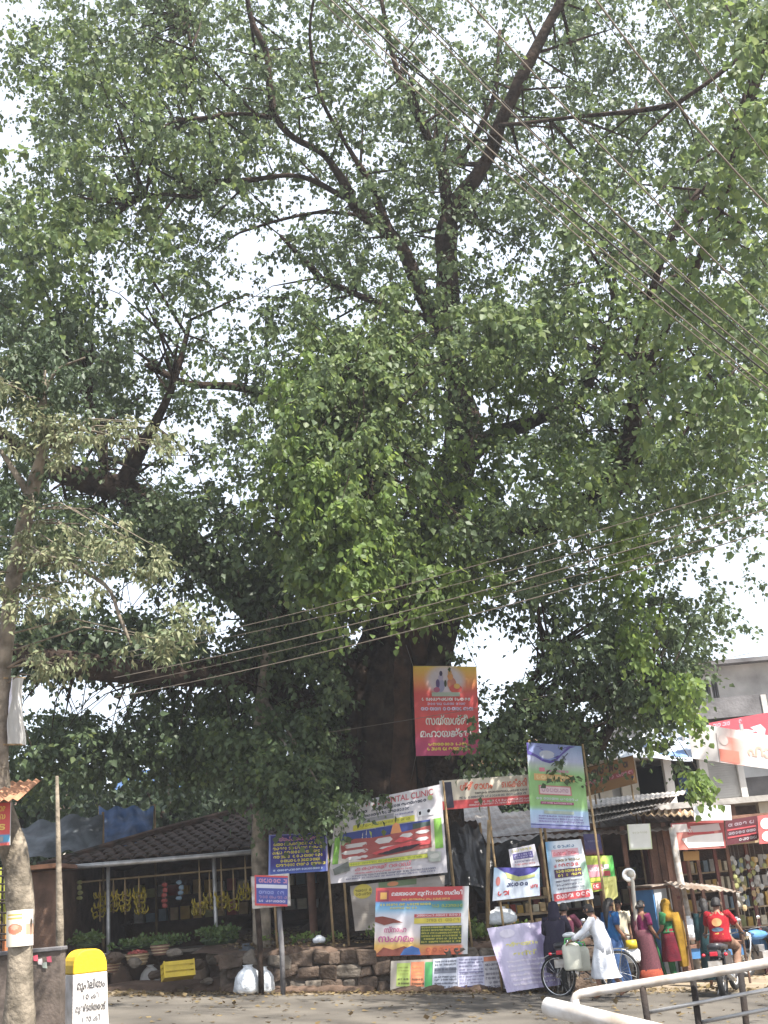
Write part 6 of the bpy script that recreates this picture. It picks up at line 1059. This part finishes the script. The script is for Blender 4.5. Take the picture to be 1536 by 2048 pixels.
# ------------------------------------------------------------------ people
BASE = dict(pel=(0, 0, .93), waist=(0, 0, 1.05), chest=(0, .01, 1.24), nb=(0, 0, 1.38), neck=(0, .01, 1.44), h1=(0, .025, 1.50), h2=(0, .015, 1.585),
  sL=(-.165, 0, 1.355), eL=(-.205, -.03, 1.09), wL=(-.22, .04, .86), sR=(.165, 0, 1.355), eR=(.205, -.03, 1.09), wR=(.22, .04, .86),
  hL=(-.085, 0, .90), kL=(-.09, .02, .49), aL=(-.09, -.02, .08), tL=(-.10, .12, .03), hR=(.085, 0, .90), kR=(.09, .02, .49), aR=(.09, -.02, .08), tR=(.10, .12, .03))
RAD = dict(pel=.125, waist=.115, chest=.135, nb=.075, neck=.05, h1=.075, h2=.082, sL=.06, eL=.042, wL=.028, hL=.085, kL=.055, aL=.036, tL=.028)
ED = [('pel', 'waist'), ('waist', 'chest'), ('chest', 'nb'), ('nb', 'neck'), ('neck', 'h1'), ('h1', 'h2'), ('chest', 'sL'), ('sL', 'eL'), ('eL', 'wL'), ('chest', 'sR'), ('sR', 'eR'), ('eR', 'wR'), ('pel', 'hL'), ('hL', 'kL'), ('kL', 'aL'), ('aL', 'tL'), ('pel', 'hR'), ('hR', 'kR'), ('kR', 'aR'), ('aR', 'tR')]
class Person:
    def __init__(s, base, yaw, H, label, pose=None, hair='short', look=0, girth=1.0, face=True):
        s.k = H/1.665; s.J = {k: Vector(v) for k, v in BASE.items()}
        for k, v in (pose or {}).items(): s.J[k] = Vector(v)
        s.base = Vector(base); s.rot = Matrix.Rotation(yaw, 3, 'Z'); s.root = thing('person', base, label, 'person'); J = s.J
        names = list(J); co = [s.T(*J[n]) for n in names]; rad = [RAD.get(n, RAD.get(n[0]+'L', .05))*girth*s.k for n in names]; ed = [(names.index(a), names.index(b)) for a, b in ED]
        for n in names:
            if n[0] == 'h' and n in ('h1', 'h2'): rad[names.index(n)] = RAD[n]*s.k
        for sd_ in 'LR':
            w_, e = J['w'+sd_], J['e'+sd_]; d = (w_-e).normalized(); side = d.cross(Vector((0, 1, 0))).normalized() if abs(d.y) < .9 else Vector((1, 0, 0)); palm = w_+d*.055
            wi = names.index('w'+sd_); co.append(s.T(*palm)); rad.append(.032*s.k); pi = len(co)-1; ed.append((wi, pi)); cur = d.cross(side)*(.5 if sd_ == 'L' else -.5)
            for f, ln in zip((-1.3, -.45, .4, 1.2), (.055, .065, .062, .05)):
                a = palm+side*f*.018+d*.035; m1 = a+(d+cur*.3).normalized()*ln*.5; m2 = m1+(d+cur).normalized()*ln*.5; last = pi
                for q, r_ in ((a, .012), (m1, .009), (m2, .0075)): co.append(s.T(*q)); rad.append(r_*s.k); ed.append((last, len(co)-1)); last = len(co)-1
            a = palm-d*.02+side*(-.03); b = a+side*-.02+d*.035
            last = pi
            for q, r_ in ((a, .012), (b, .009)): co.append(s.T(*q)); rad.append(r_*s.k); ed.append((last, len(co)-1)); last = len(co)-1
        me = bpy.data.meshes.new('body'); me.from_pydata([tuple(c) for c in co], ed, []); o = bpy.data.objects.new('body', me); COL.objects.link(o)
        m_ = o.modifiers.new('skin', 'SKIN'); sv_ = me.skin_vertices[0].data
        for i, r_ in enumerate(rad): sv_[i].radius = (r_, r_); sv_[i].use_root = (i == 0)
        m_.use_smooth_shade = True; sb = o.modifiers.new('sub', 'SUBSURF'); sb.levels = 1; sb.render_levels = 1
        s.body = o; PEOPLE.append((s, o)); s.hd = s.J['h2']; hy = Matrix.Rotation(look, 3, 'Z'); s.look = hy
        c = s.J['h1'].lerp(s.J['h2'], .5); f = lambda x, y, z: s.T(*(c+hy @ Vector((x, y, z))))
        s.f = f; k = s.k; ru = s.rot @ hy
        if face:
            MB().loft([[f(x*w_, .078+dy, z) for x, dy in ((-1, 0), (-.5, .012), (0, .022*q), (.5, .012), (1, 0))]+[f(0, .05, z)] for z, w_, q in ((-.028, .016, 1.4), (-.01, .012, 1.1), (.018, .008, .5))]).build('nose', M['skin'], s.root, smooth=True)
            for sx in (-1, 1): MB().blob(f(sx*.03, .078, .015), (.012*k, .010*k, .007*k), 8, 5, rot=ru).build('eye', M['paint_white'], s.root, smooth=True); MB().blob(f(sx*.03, .086, .015), (.005*k,)*3, 6, 4).build('pupil', M['ink'], s.root); MB().blob(f(sx*.03, .079, .033), (.018*k, .006*k, .004*k), 8, 4, rot=ru).build('eyebrow', M['hair'], s.root)
            MB().blob(f(0, .076, -.048), (.022*k, .008*k, .007*k), 8, 5, rot=ru).build('mouth', M['g_pink'], s.root, smooth=True)
        for sx in (-1, 1): MB().blob(f(sx*.085, 0, -.005), (.012*k, .022*k, .032*k), 8, 6, rot=ru).build('ear', M['skin'], s.root, smooth=True)
        b = MB(); RR = []
        for j in range(8):
            ph = math.pi*.5*(j+.0)/7; ring = []
            for q in range(18):
                a = 2*math.pi*q/18; fr = math.sin(a); low = -.045 if fr < .35 else .045       # hair line: low behind, high on the brow
                z = low+(.115-low)*math.sin(ph); rr = .095*math.cos(ph*.98)+.004*noise3((a*2, j, 0), 2); ring.append(f(rr*math.cos(a), rr*1.08*math.sin(a)-.008, z))
            RR.append(ring)
        if hair != 'veil': b.loft(RR).build('hair', M['hair'], s.root, smooth=True)
        if hair == 'bun': MB().blob(f(0, -.115, -.02), (.05*k, .045*k, .05*k), 10, 7, .1).build('hair_bun', M['hair'], s.root, smooth=True)
        if hair == 'long': MB().tube([f(0, -.07, .03), f(0, -.115, -.06), f(0, -.135, -.2), f(0, -.14, -.36), f(0, -.13, -.5)], [.06*k, .06*k, .045*k, .035*k, .012*k], 9, flat=1.25).build('hair_length', M['hair'], s.root, smooth=True)
    def T(s, x, y, z): return s.base+s.rot @ (Vector((x, y, z))*s.k)
    def rings(s, L, m_, name, folds=0, amp=.0, seg=22, cap=False, seed=0, thick=.006):
        rg = []; n = len(L)
        for i, q in enumerate(L):
            cx, cy, z, rx, ry = q[:5]; tz = q[5] if len(q) > 5 else 0; ring = []
            for k in range(seg):
                a = 2*math.pi*k/seg; fo = 1+(amp*(.25+.75*i/n)*math.sin(folds*a+seed+.8*math.sin(i*1.3)) if folds else 0)+.05*noise3((math.cos(a)*2, math.sin(a)*2, i*.6), 1.4, seed+1)
                ring.append(s.T(cx+rx*fo*math.cos(a), cy+ry*fo*math.sin(a), z+tz*math.sin(a)))
            rg.append(ring)
        inner = [[p.lerp(sum(r_, Vector())/len(r_), .06) for p in r_] for r_ in rg]
        return MB().loft(inner[::-1]+rg, cap=False).build(name, M[m_], s.root, smooth=True)
    def limbc(s, js, rads, m_, name, t0=0, t1=1, seg=12):
        P = [s.J[j] if isinstance(j, str) else Vector(j) for j in js]
        if t1 < 1: P[-1] = P[-2].lerp(P[-1], t1)
        Q = []; RR = []
        for i in range(len(P)-1):
            for q in range(4): Q.append(P[i].lerp(P[i+1], q/4)); RR.append(rads[i]+(rads[i+1]-rads[i])*q/4)
        Q.append(P[-1]); RR.append(rads[-1])
        return MB().tube([s.T(*p) for p in Q], [r_*s.k*(1+.05*math.sin(i*2.3)) for i, r_ in enumerate(RR)], seg, wob=.07, fs=2, cap=True).build(name, M[m_], s.root, smooth=True)
    def shirt(s, m_, long=False, hem=.86, sleeve=True, w=1.0, name='shirt'):
        J = s.J; p, wv, c, n = J['pel'], J['waist'], J['chest'], J['nb']; d = hem-p.z if hem < p.z else 0
        s.rings([(p.x, p.y, hem, .185*w, .15*w), (p.x, p.y, p.z+.02, .172*w, .142*w), (wv.x, wv.y, wv.z, .155*w, .13*w), (c.x, c.y, c.z-.06, .172*w, .135*w), (c.x, c.y, c.z+.04, .185*w, .128*w), ((c.x+n.x)/2, (c.y+n.y)/2, n.z-.045, .165*w, .10*w), (n.x, n.y, n.z+.005, .095, .075), (n.x, n.y, n.z+.03, .06, .058)], m_, name, 9, .10)
        if sleeve:
            for q in 'LR':
                a, e, w_ = J['s'+q], J['e'+q], J['w'+q]; ins = a.lerp(J['nb'], .35)+Vector((0, 0, -.045))
                if long: s.limbc([tuple(ins), 's'+q, 'e'+q, 'w'+q], [.06, .078, .058, .043], m_, 'sleeve', t1=.92)
                else: s.limbc([tuple(ins), 's'+q, 'e'+q], [.06, .08, .068], m_, 'sleeve', t1=.8)
    def trousers(s, m_, name='trouser_leg'):
        for q in 'LR': s.limbc(['h'+q, 'k'+q, 'a'+q], [.108, .078, .062], m_, name, t1=.93)
        p = s.J['pel']; s.rings([(p.x, p.y, p.z-.1, .15, .13), (p.x, p.y, p.z, .165, .138), (p.x, p.y, p.z+.08, .15, .125)], m_, 'trouser_waist')
    def sandals(s, m_='black_plastic'):
        for q in 'LR':
            a, t = s.J['a'+q], s.J['t'+q]; d = (t-a); d.z = 0; yaw = math.atan2(-d.x, d.y); c = a.lerp(t, .62); MB().box(s.T(c.x, c.y, .008), (.085, .25, .022), rot=s.rot @ Matrix.Rotation(yaw, 3, 'Z')).build('sandal', M[m_], s.root, bevel=.01)
PEOPLE = []
def finish_people():
    bpy.context.view_layer.update(); dg = bpy.context.evaluated_depsgraph_get()
    L = [(s, o, bpy.data.meshes.new_from_object(o.evaluated_get(dg))) for s, o in PEOPLE]
    for s, o, me in L:
        o.modifiers.clear(); o.data = me; me.transform(Matrix.Translation(-s.base)); me.materials.clear(); me.materials.append(M['skin']); o.parent = s.root; o.name = 'body'
        for p in me.polygons: p.use_smooth = True
for n_, c, c2 in [('white', (.74, .76, .80), (.62, .64, .70)), ('lungi', (.78, .80, .84), (.68, .71, .78)), ('blue', (.03, .22, .55), (.04, .12, .40)), ('denim', (.06, .13, .30), (.04, .09, .2)), ('black', (.018, .017, .03), (.03, .025, .05)), ('maroon', (.20, .05, .09), (.13, .03, .06)), ('magenta', (.27, .02, .12), (.17, .015, .08)), ('sari', (.17, .055, .075), (.12, .05, .06)), ('green', (.05, .28, .10), (.03, .17, .07)), ('orange', (.42, .07, .03), (.28, .06, .03)), ('mustard', (.52, .30, .03), (.40, .22, .02)), ('lime', (.28, .48, .10), (.18, .35, .08)), ('red', (.62, .02, .035), (.45, .015, .03)), ('khaki', (.48, .29, .20), (.38, .22, .15)), ('teal', (.015, .07, .08), (.015, .045, .06)), ('darkred', (.22, .01, .03), (.14, .01, .03))]: k_ = .9 if n_ in ('white', 'lungi', 'black') else .48; M['c_'+n_] = cloth(n_, tuple(v*k_+.004 for v in c), tuple(v*k_*.8+.003 for v in c2), 5)
M['c_sari'] = mat('cloth_sari_print', (.13, .048, .06), .8, .3, 55, .2, .2, c2=(.07, .025, .035)); M['c_denim'] = mat('cloth_blue_print', (.05, .10, .22), .8, .3, 40, .2, .2, c2=(.03, .07, .18)); M['c_orange'] = mat('cloth_hem_print', (.25, .06, .03), .8, .3, 45, .2, .2, c2=(.18, .03, .02))
def gp(px, py, Y): q = at(px, py, Y); return Vector((q.x, Y, G(q.x)))
def place(px, Y): x = at(px, 1950, Y).x; return Vector((x, Y, G(x)))
# man in white pushing the loaded bicycle
b0 = place(1212, 21.2)
m = Person(b0, R(68), 1.60, 'barefoot man in loose white shirt and white lungi wheeling a loaded bicycle', dict(pel=(0, -.02, .92), waist=(0, .0, 1.04), chest=(0, .06, 1.23), nb=(0, .10, 1.36), neck=(0, .13, 1.42), h1=(0, .17, 1.47), h2=(0, .17, 1.555), sL=(-.165, .09, 1.34), eL=(-.22, .26, 1.15), wL=(-.20, .50, 1.02), sR=(.165, .09, 1.34), eR=(.22, .24, 1.13), wR=(.15, .48, 1.0), kL=(-.09, .16, .50), aL=(-.09, .10, .09), tL=(-.1, .25, .03), kR=(.09, -.02, .50), aR=(.09, -.30, .12), tR=(.1, -.18, .03)))
m.shirt('c_white', True, .74, w=1.1)
m.rings([(0, -.03, 1.0, .165, .14), (0, -.02, .9, .18, .16), (0, 0, .75, .20, .18), (0, .01, .55, .215, .21), (0, 0, .38, .225, .25), (0, -.03, .34, .225, .26)], 'c_lungi', 'lungi', 9, .10, 26); m.sandals()
bb = place(1182, 21.75); bike, TB = bicycle(bb, R(82), 'black roadster bicycle hung with milky jerrycans and wheeled by the man in white', R(-28))
def jerry(c, s_, label, rz=0, capm='green_plastic'):
    c = Vector(c); t = thing('jerrycan', c, label, 'jerrycan', 'milky jerrycans hung on the bicycle'); rot = Matrix.Rotation(rz, 3, 'Z')
    MB().loft([[c+rot @ Vector((x*k*s_[0]/2, y*k*s_[1]/2, z*s_[2])) for x, y in ((-1, -.6), (-.6, -1), (.6, -1), (1, -.6), (1, .6), (.6, 1), (-.6, 1), (-1, .6))] for z, k in ((0, .9), (.05, 1), (.3, .97), (.5, 1), (.8, 1), (.9, .85), (.97, .5))]).build('can_body', M['jerry'], t, smooth=True)
    MB().tube([c+rot @ Vector((0, 0, s_[2]*.93)), c+rot @ Vector((0, 0, s_[2]*1.07))], .035, 10).build('cap', M[capm], t); MB().tube([c+rot @ Vector((-s_[0]*.35, 0, s_[2]*.9)), c+rot @ Vector((-s_[0]*.3, 0, s_[2]*1.12)), c+rot @ Vector((s_[0]*.3, 0, s_[2]*1.12)), c+rot @ Vector((s_[0]*.35, 0, s_[2]*.9))], .014, 7).build('handle', M[capm], t)
q = at(1148, 1940, 21.3); jerry((q.x, 21.35, q.z), (.30, .22, .46), 'milky jerrycan with green top nearest the camera on the bicycle front', .1)
q = at(1168, 1942, 21.55); jerry((q.x, 21.62, q.z), (.26, .2, .42), 'milky jerrycan tucked just right of the front one', .2)
q = at(1138, 1870, 21.4); tag(MB().blob((q.x, 21.4, q.z), (.12, .09, .05), 10, 6, .15).build('white_bundle', M['bag_white'], smooth=True), 'small white cloth bundle resting on top of the front jerrycan', 'bundle')
# motorcycle with two riders seen from behind, left of him
mb_ = place(1143, 22.6); mo, TM = motorcycle(mb_, R(-16), 'dark motorcycle seen from behind carrying the black clad passenger', 'black_plastic')
ride = dict(pel=(0, -.12, .90), waist=(0, -.10, 1.02), chest=(0, -.04, 1.20), nb=(0, -.02, 1.33), neck=(0, 0, 1.39), h1=(0, .03, 1.45), h2=(0, .03, 1.53), sL=(-.165, -.02, 1.31), eL=(-.25, .14, 1.12), wL=(-.31, .30, 1.0), sR=(.165, -.02, 1.31), eR=(.27, .14, 1.12), wR=(.31, .30, 1.0), hL=(-.10, -.08, .88), kL=(-.20, .28, .74), aL=(-.17, .05, .36), tL=(-.18, .18, .32), hR=(.10, -.08, .88), kR=(.20, .28, .74), aR=(.17, .05, .36), tR=(.18, .18, .32))
def shift(P, dy, dz=0, keep=()): return {k: (v[0], v[1]+(0 if k in keep else dy), v[2]+dz) for k, v in P.items()}
m = Person(mb_, R(-16), 1.62, 'motorcycle driver in a dusty maroon shirt half hidden by the passenger in black', ride); m.shirt('c_maroon', False, .88); m.trousers('c_denim')
pas = shift(ride, -.42); pas.update(wL=(-.14, -.02, 1.0), wR=(.14, -.02, 1.0), eL=(-.24, -.34, 1.08), eR=(.24, -.34, 1.08), kL=(-.2, -.15, .72), kR=(.2, -.15, .72), aL=(-.2, -.3, .36), aR=(.2, -.3, .36), tL=(-.2, -.18, .33), tR=(.2, -.18, .33)); off = mb_+Vector((-.12, 0, .02))
m = Person(off, R(-16), 1.62, 'passenger in a long black robe and headscarf riding behind the maroon shirt', pas, hair='veil', face=False); m.shirt('c_black', True, .84, w=1.12, name='robe_top'); m.rings([(0, -.5, 1.02, .2, .17), (0, -.48, .88, .25, .24), (0, -.42, .72, .27, .30), (0, -.42, .5, .25, .26), (0, -.44, .38, .24, .24)], 'c_black', 'robe_skirt', 8, .08)
m.rings([(0, -.43, 1.28, .17, .14), (0, -.42, 1.36, .12, .11), (0, -.40, 1.43, .105, .11), (0, -.39, 1.52, .108, .115), (0, -.39, 1.60, .085, .09), (0, -.39, 1.63, .03, .03)], 'c_black', 'headscarf')
# woman in blue
m = Person(place(1236, 23.4), R(-62), 1.64, 'woman in a bright blue top and blue skirt smiling behind the bicycle', dict(eR=(.21, -.02, 1.09), wR=(.24, .12, .88), kL=(-.09, .10, .49), aL=(-.09, .12, .08), tL=(-.1, .26, .03)), hair='long', look=R(12))
m.shirt('c_blue', False, .80, w=1.02); m.rings([(0, 0, .98, .16, .14), (0, 0, .8, .19, .17), (0, .01, .5, .21, .2), (0, .02, .2, .235, .23), (0, .02, .07, .245, .24)], 'c_denim', 'skirt', 8, .08); m.sandals()
q = at(1268, 1925, 23.1); t = bag('carrier_bag', (q.x, 23.1, q.z+.0), (.12, .08, .34), 'bag_white', 'white carrier bag with a yellow top held by the woman in blue', 3); MB().rings if 0 else None
MB().tube([Vector((q.x, 23.1, q.z+.25)), Vector((q.x, 23.1, q.z+.40))], [.115, .10], 12).build('yellow_top', M['crate_yellow'], t, smooth=True)
# woman in maroon sari
m = Person(place(1300, 24.6), R(-55), 1.58, 'woman in a magenta blouse and brown maroon sari with a green and orange hem', dict(wR=(.2, .16, .92), eR=(.22, .0, 1.08)), hair='bun', look=R(8), girth=1.06)
m.shirt('c_magenta', False, .98, w=1.06, name='blouse'); m.rings([(0, 0, 1.06, .17, .15), (0, 0, .92, .2, .18), (0, 0, .7, .225, .2), (0, .01, .45, .235, .22), (0, .02, .25, .25, .245)], 'c_sari', 'sari', 10, .06); m.rings([(0, .02, .27, .253, .248), (0, .03, .12, .27, .27), (0, .04, .03, .285, .285)], 'c_orange', 'sari_hem', 12, .06)
MB().loft([[m.T(x, y, z), m.T(x+.05, y+.01, z+.03), m.T(x+.06, y-.02, z), m.T(x+.01, y-.03, z-.03)] for x, y, z in ((.0, .19, 1.0), (.06, .22, .75), (.13, .22, .5), (.17, .24, .25), (.20, .26, .08))]).build('sari_border', M['c_green'], m.root, smooth=True)
MB().loft([[m.T(x-.09, y, z), m.T(x, y+.03, z+.02), m.T(x+.09, y, z), m.T(x, y-.02, z-.02)] for x, y, z in ((.05, .17, 1.0), (-.02, .18, 1.15), (-.10, .12, 1.33), (-.13, .0, 1.41), (-.13, -.12, 1.34), (-.10, -.17, 1.1), (-.06, -.19, .85))]).build('sari_end', M['c_sari'], m.root, smooth=True); m.sandals()
# woman with mustard shawl over her head
m = Person(place(1352, 24.6), R(48), 1.62, 'woman in green and dark red tunic with a mustard shawl over her head', dict(wL=(-.12, .22, .95), eL=(-.21, .03, 1.08), kR=(.09, .12, .49), aR=(.09, .10, .08), tR=(.1, .24, .03)), hair='veil', look=R(10), face=True)
m.shirt('c_green', False, 1.0, w=1.04, name='tunic_top'); m.rings([(0, 0, 1.05, .165, .145), (0, 0, .85, .2, .18), (0, .01, .6, .23, .21), (0, .01, .42, .25, .225)], 'c_darkred', 'tunic_skirt', 8, .07); m.trousers('c_green')
m.rings([(0, -.04, 1.20, .20, .15), (0, -.03, 1.36, .16, .13), (0, -.01, 1.43, .11, .115), (0, -.008, 1.53, .108, .112), (0, -.008, 1.61, .085, .088), (0, -.01, 1.645, .03, .03)], 'c_mustard', 'shawl_hood')
m.rings([(.07, -.15, 1.36, .13, .09), (.08, -.17, 1.15, .15, .10), (.09, -.18, .9, .15, .10), (.10, -.18, .6, .14, .09), (.10, -.18, .3, .12, .07)], 'c_mustard', 'shawl_fall', 6, .1)
MB().loft([[m.T(x-.05, y, z), m.T(x, y+.02, z), m.T(x+.05, y, z), m.T(x, y-.015, z)] for x, y, z in ((-.02, .14, 1.36), (-.02, .17, 1.2), (.0, .18, 1.0), (.03, .23, .7), (.05, .26, .5))]).build('lime_sash', M['c_lime'], m.root, smooth=True); m.sandals()
q = at(1382, 1880, 24.7); bag('carrier_bag', (q.x, 24.7, q.z), (.15, .12, .46), 'bag_white', 'bulging pale blue white carrier bag slung behind the mustard shawl', 11)
# rider in red
mr = place(1455, 21.9); mo2, TM2 = motorcycle(mr, R(-24), 'black motorcycle with white number plate ridden by the man in red', 'black_plastic', R(-8))
m = Person(mr, R(-24), 1.70, 'motorcycle rider in a red printed T-shirt and beige trousers seen from behind', dict(ride)); m.shirt('c_red', False, .86, w=1.08, name='t_shirt'); m.trousers('c_khaki'); m.sandals() if 0 else None
def backprint(z, x, rx, rz, c, n_):   # flat print on the back of the shirt
    b = MB(); b.col = srgb(*c); N = 14; P_ = []
    def sp(u, v):
        a = -math.pi/2+u/.19; cz = v; t_ = (cz-.9)/.4; return m.T(.205*math.cos(a), -.11+.09*t_+.158*math.sin(a), cz)
    ctr = sp(x, z); b.add([ctr]+[sp(x+rx*math.cos(2*math.pi*k/N), z+rz*math.sin(2*math.pi*k/N)*(1 if abs(math.sin(2*math.pi*k/N)) > .3 else .7)) for k in range(N)], [(0, 1+k, 1+(k+1) % N) for k in range(N)]); b.build('shirt_print', M['print'], m.root)
backprint(1.19, 0, .085, .07, (205, 130, 60), 0); backprint(1.07, .0, .10, .035, (70, 90, 110), 1); backprint(.99, .01, .075, .028, (215, 160, 40), 2)
# companions further back
m = Person(place(1430, 23.4), R(-10), 1.62, 'woman in a dark teal dress with long black hair standing behind the red rider', {}, hair='long', face=False); m.shirt('c_teal', True, .8, name='dress_top'); m.rings([(0, 0, .98, .16, .14), (0, 0, .7, .2, .18), (0, 0, .4, .22, .2), (0, 0, .15, .24, .22)], 'c_teal', 'dress_skirt', 8, .08); m.sandals()
m = Person(place(1255, 25.6), R(160), 1.60, 'person in a pale beige shirt facing the road beside the lamp post', {}, hair='short', face=True); m.shirt('g_cream', False, .84); m.trousers('g_grey'); m.sandals()
finish_people()
# parked motorcycles at the right
pm, _ = motorcycle(place(1492, 27.3), R(115), 'parked motorcycle with bright chrome mirrors left of its pair at the right edge', 'booth_blue', 0, 'motorcycles parked at the right')
pm2 = copy_tree(pm); q = place(1535, 26.6); pm2.location = q; pm2.rotation_euler.z = R(12); pm2['label'] = 'parked motorcycle cut by the right edge in front of the shop'
# ------------------------------------------------------------------ railing in the right foreground
rl = thing('road_railing', at(1340, 1990, 6.3), 'white topped steel railing with dark posts running out of the right corner', 'railing')
A, B = at(1158, 1990, 6.35), at(1700, 1898, 6.0); rad_ = .024
MB().tube([at(1150, 2022, 6.35), at(1150, 2002, 6.35), at(1153, 1993, 6.35), at(1162, 1988, 6.35), at(1200, 1981, 6.33), at(1350, 1957, 6.25), B], [rad_]*7, 14).build('top_rail', M['paint_white'], rl, smooth=True)
for px, pt in ((1284, 1968), (1385, 1952), (1480, 1936), (1580, 1920), (1151, 2000)):
    q = at(px, pt, 6.28); w_ = at(px+14, 2060, 6.28); MB().tube([q, w_, Vector((w_.x+(w_.x-q.x)*2.2, 6.28, -.2))], .017, 10).build('post', M['paint_black'] if px > 1200 else M['paint_white'], rl, smooth=True)
for p, q in (((1290, 2026, 6.3), (1700, 1948, 6.1)), ((1396, 2046, 6.3), (1700, 1985, 6.1))): MB().tube([at(*p), at(*q)], .010, 8).build('lower_rail', M['steel'], rl, smooth=True)
pf = thing('fallen_pipe', at(1250, 2045, 5.2), 'thick white pipe with an open end jutting in at the bottom right corner', 'pipe')
a, c = at(1094, 2013, 5.25), at(1420, 2092, 4.7); d = (c-a).normalized(); ro_, ri_ = .038, .031
rg = []; N = 24; U = d.cross(Vector((0, 0, 1))).normalized(); V2 = d.cross(U)
for p, r_ in ((a+d*.3, ri_), (a, ri_), (a-d*.002, (ri_+ro_)/2), (a, ro_), (a+(c-a)*.5, ro_), (c, ro_)): rg.append([p+(U*math.cos(2*math.pi*k/N)+V2*math.sin(2*math.pi*k/N))*r_ for k in range(N)])
MB().loft(rg).build('pipe_wall', M['paint_white'], pf, smooth=True)
for u in (.62, .95): p = a+(c-a)*u; MB().tube([p-Vector((0, 0, .03)), (p.x, p.y, -.2)], .022, 10).build('support', M['paint_black'], pf, smooth=True)
# ------------------------------------------------------------------ overhead wires
def wire(p, q, r_, m_, label, group, sag=.15, ext=.5, e0=.5):
    a, c = at(*p), at(*q); d = c-a; P_ = []; N = 26
    for k in range(N+1): u = -e0+(1+ext+e0)*k/N; s_ = 4*sag*((u-.5)**2-.25); P_.append(a+d*u+Vector((0, 0, s_)))
    tag(MB().tube(P_, r_*1.05, 6).build('overhead_wire', M[m_], smooth=True), label, 'wire', group)
g = 'wires crossing the upper right of the canopy'
for p, q, r_, m_, lab in [((662, 0, 9), (1536, 778, 11), .007, 'wire', 'thin tan wire lowest left of the upper bundle'), ((688, 0, 9.2), (1536, 748, 11), .010, 'wire_dark', 'thick dark wire in the middle of the upper bundle'), ((712, 0, 9.3), (1536, 733, 11.2), .007, 'wire', 'tan wire running close beside the thick dark one'), ((640, 0, 9), (1500, 760, 11), .006, 'wire', 'thinnest leftmost wire of the upper bundle'), ((800, 0, 9.4), (1536, 700, 11.4), .007, 'wire', 'wire passing across the forked limb'), ((812, 0, 9.6), (1536, 712, 11.4), .006, 'wire_dark', 'fine dark wire crossing just above the fork'), ((935, 0, 9.6), (1536, 622, 11.5), .008, 'wire', 'bright tan wire alone right of the fork'), ((1192, 0, 9.8), (1536, 412, 11), .010, 'wire', 'thick pale wire near the upper right corner'), ((1330, 0, 9.9), (1536, 318, 11), .006, 'wire', 'faint thin wire furthest into the upper right corner')]: wire(p, q, r_, m_, lab, g, .12)
g = 'wires crossing in front of the trunk'
for p, q, r_, m_, lab in [((330, 1288, 19), (1536, 958, 13), .008, 'wire', 'topmost of the long wires crossing the trunk'), ((330, 1300, 19), (1536, 1000, 13), .006, 'wire', 'second faint wire below the topmost across the trunk'), ((330, 1335, 18.6), (1536, 1018, 13), .010, 'wire', 'bright wire in the middle of those crossing the trunk'), ((330, 1352, 18.6), (1536, 1040, 13), .006, 'wire', 'thin wire just below the bright middle one'), ((330, 1375, 18.4), (1536, 1062, 13), .010, 'wire', 'lowest bright wire of those crossing the upper trunk'), ((522, 1484, 24.0), (1430, 1322, 24.15), .008, 'wire', 'single wire passing low behind the red temple banner')]: wire(p, q, r_*.7, m_, lab, g, .10, e0=.0 if p[1] > 1400 else .12)
# added thin volume that lifts the blacks like lens glare
hm = bpy.data.materials.new('added_veil'); hm.use_nodes = True; hm.node_tree.nodes.remove(hm.node_tree.nodes['Principled BSDF']); pv = hm.node_tree.nodes.new('ShaderNodeVolumePrincipled')
pv.inputs['Color'].default_value = (.93, .95, 1, 1); pv.inputs['Density'].default_value = .0009; pv.inputs['Anisotropy'].default_value = .2
hm.node_tree.links.new(pv.outputs['Volume'], hm.node_tree.nodes['Material Output'].inputs['Volume'])
tag(MB().box((0, 30, 14), (220, 180, 36)).build('veil_box', hm), kind='stuff')
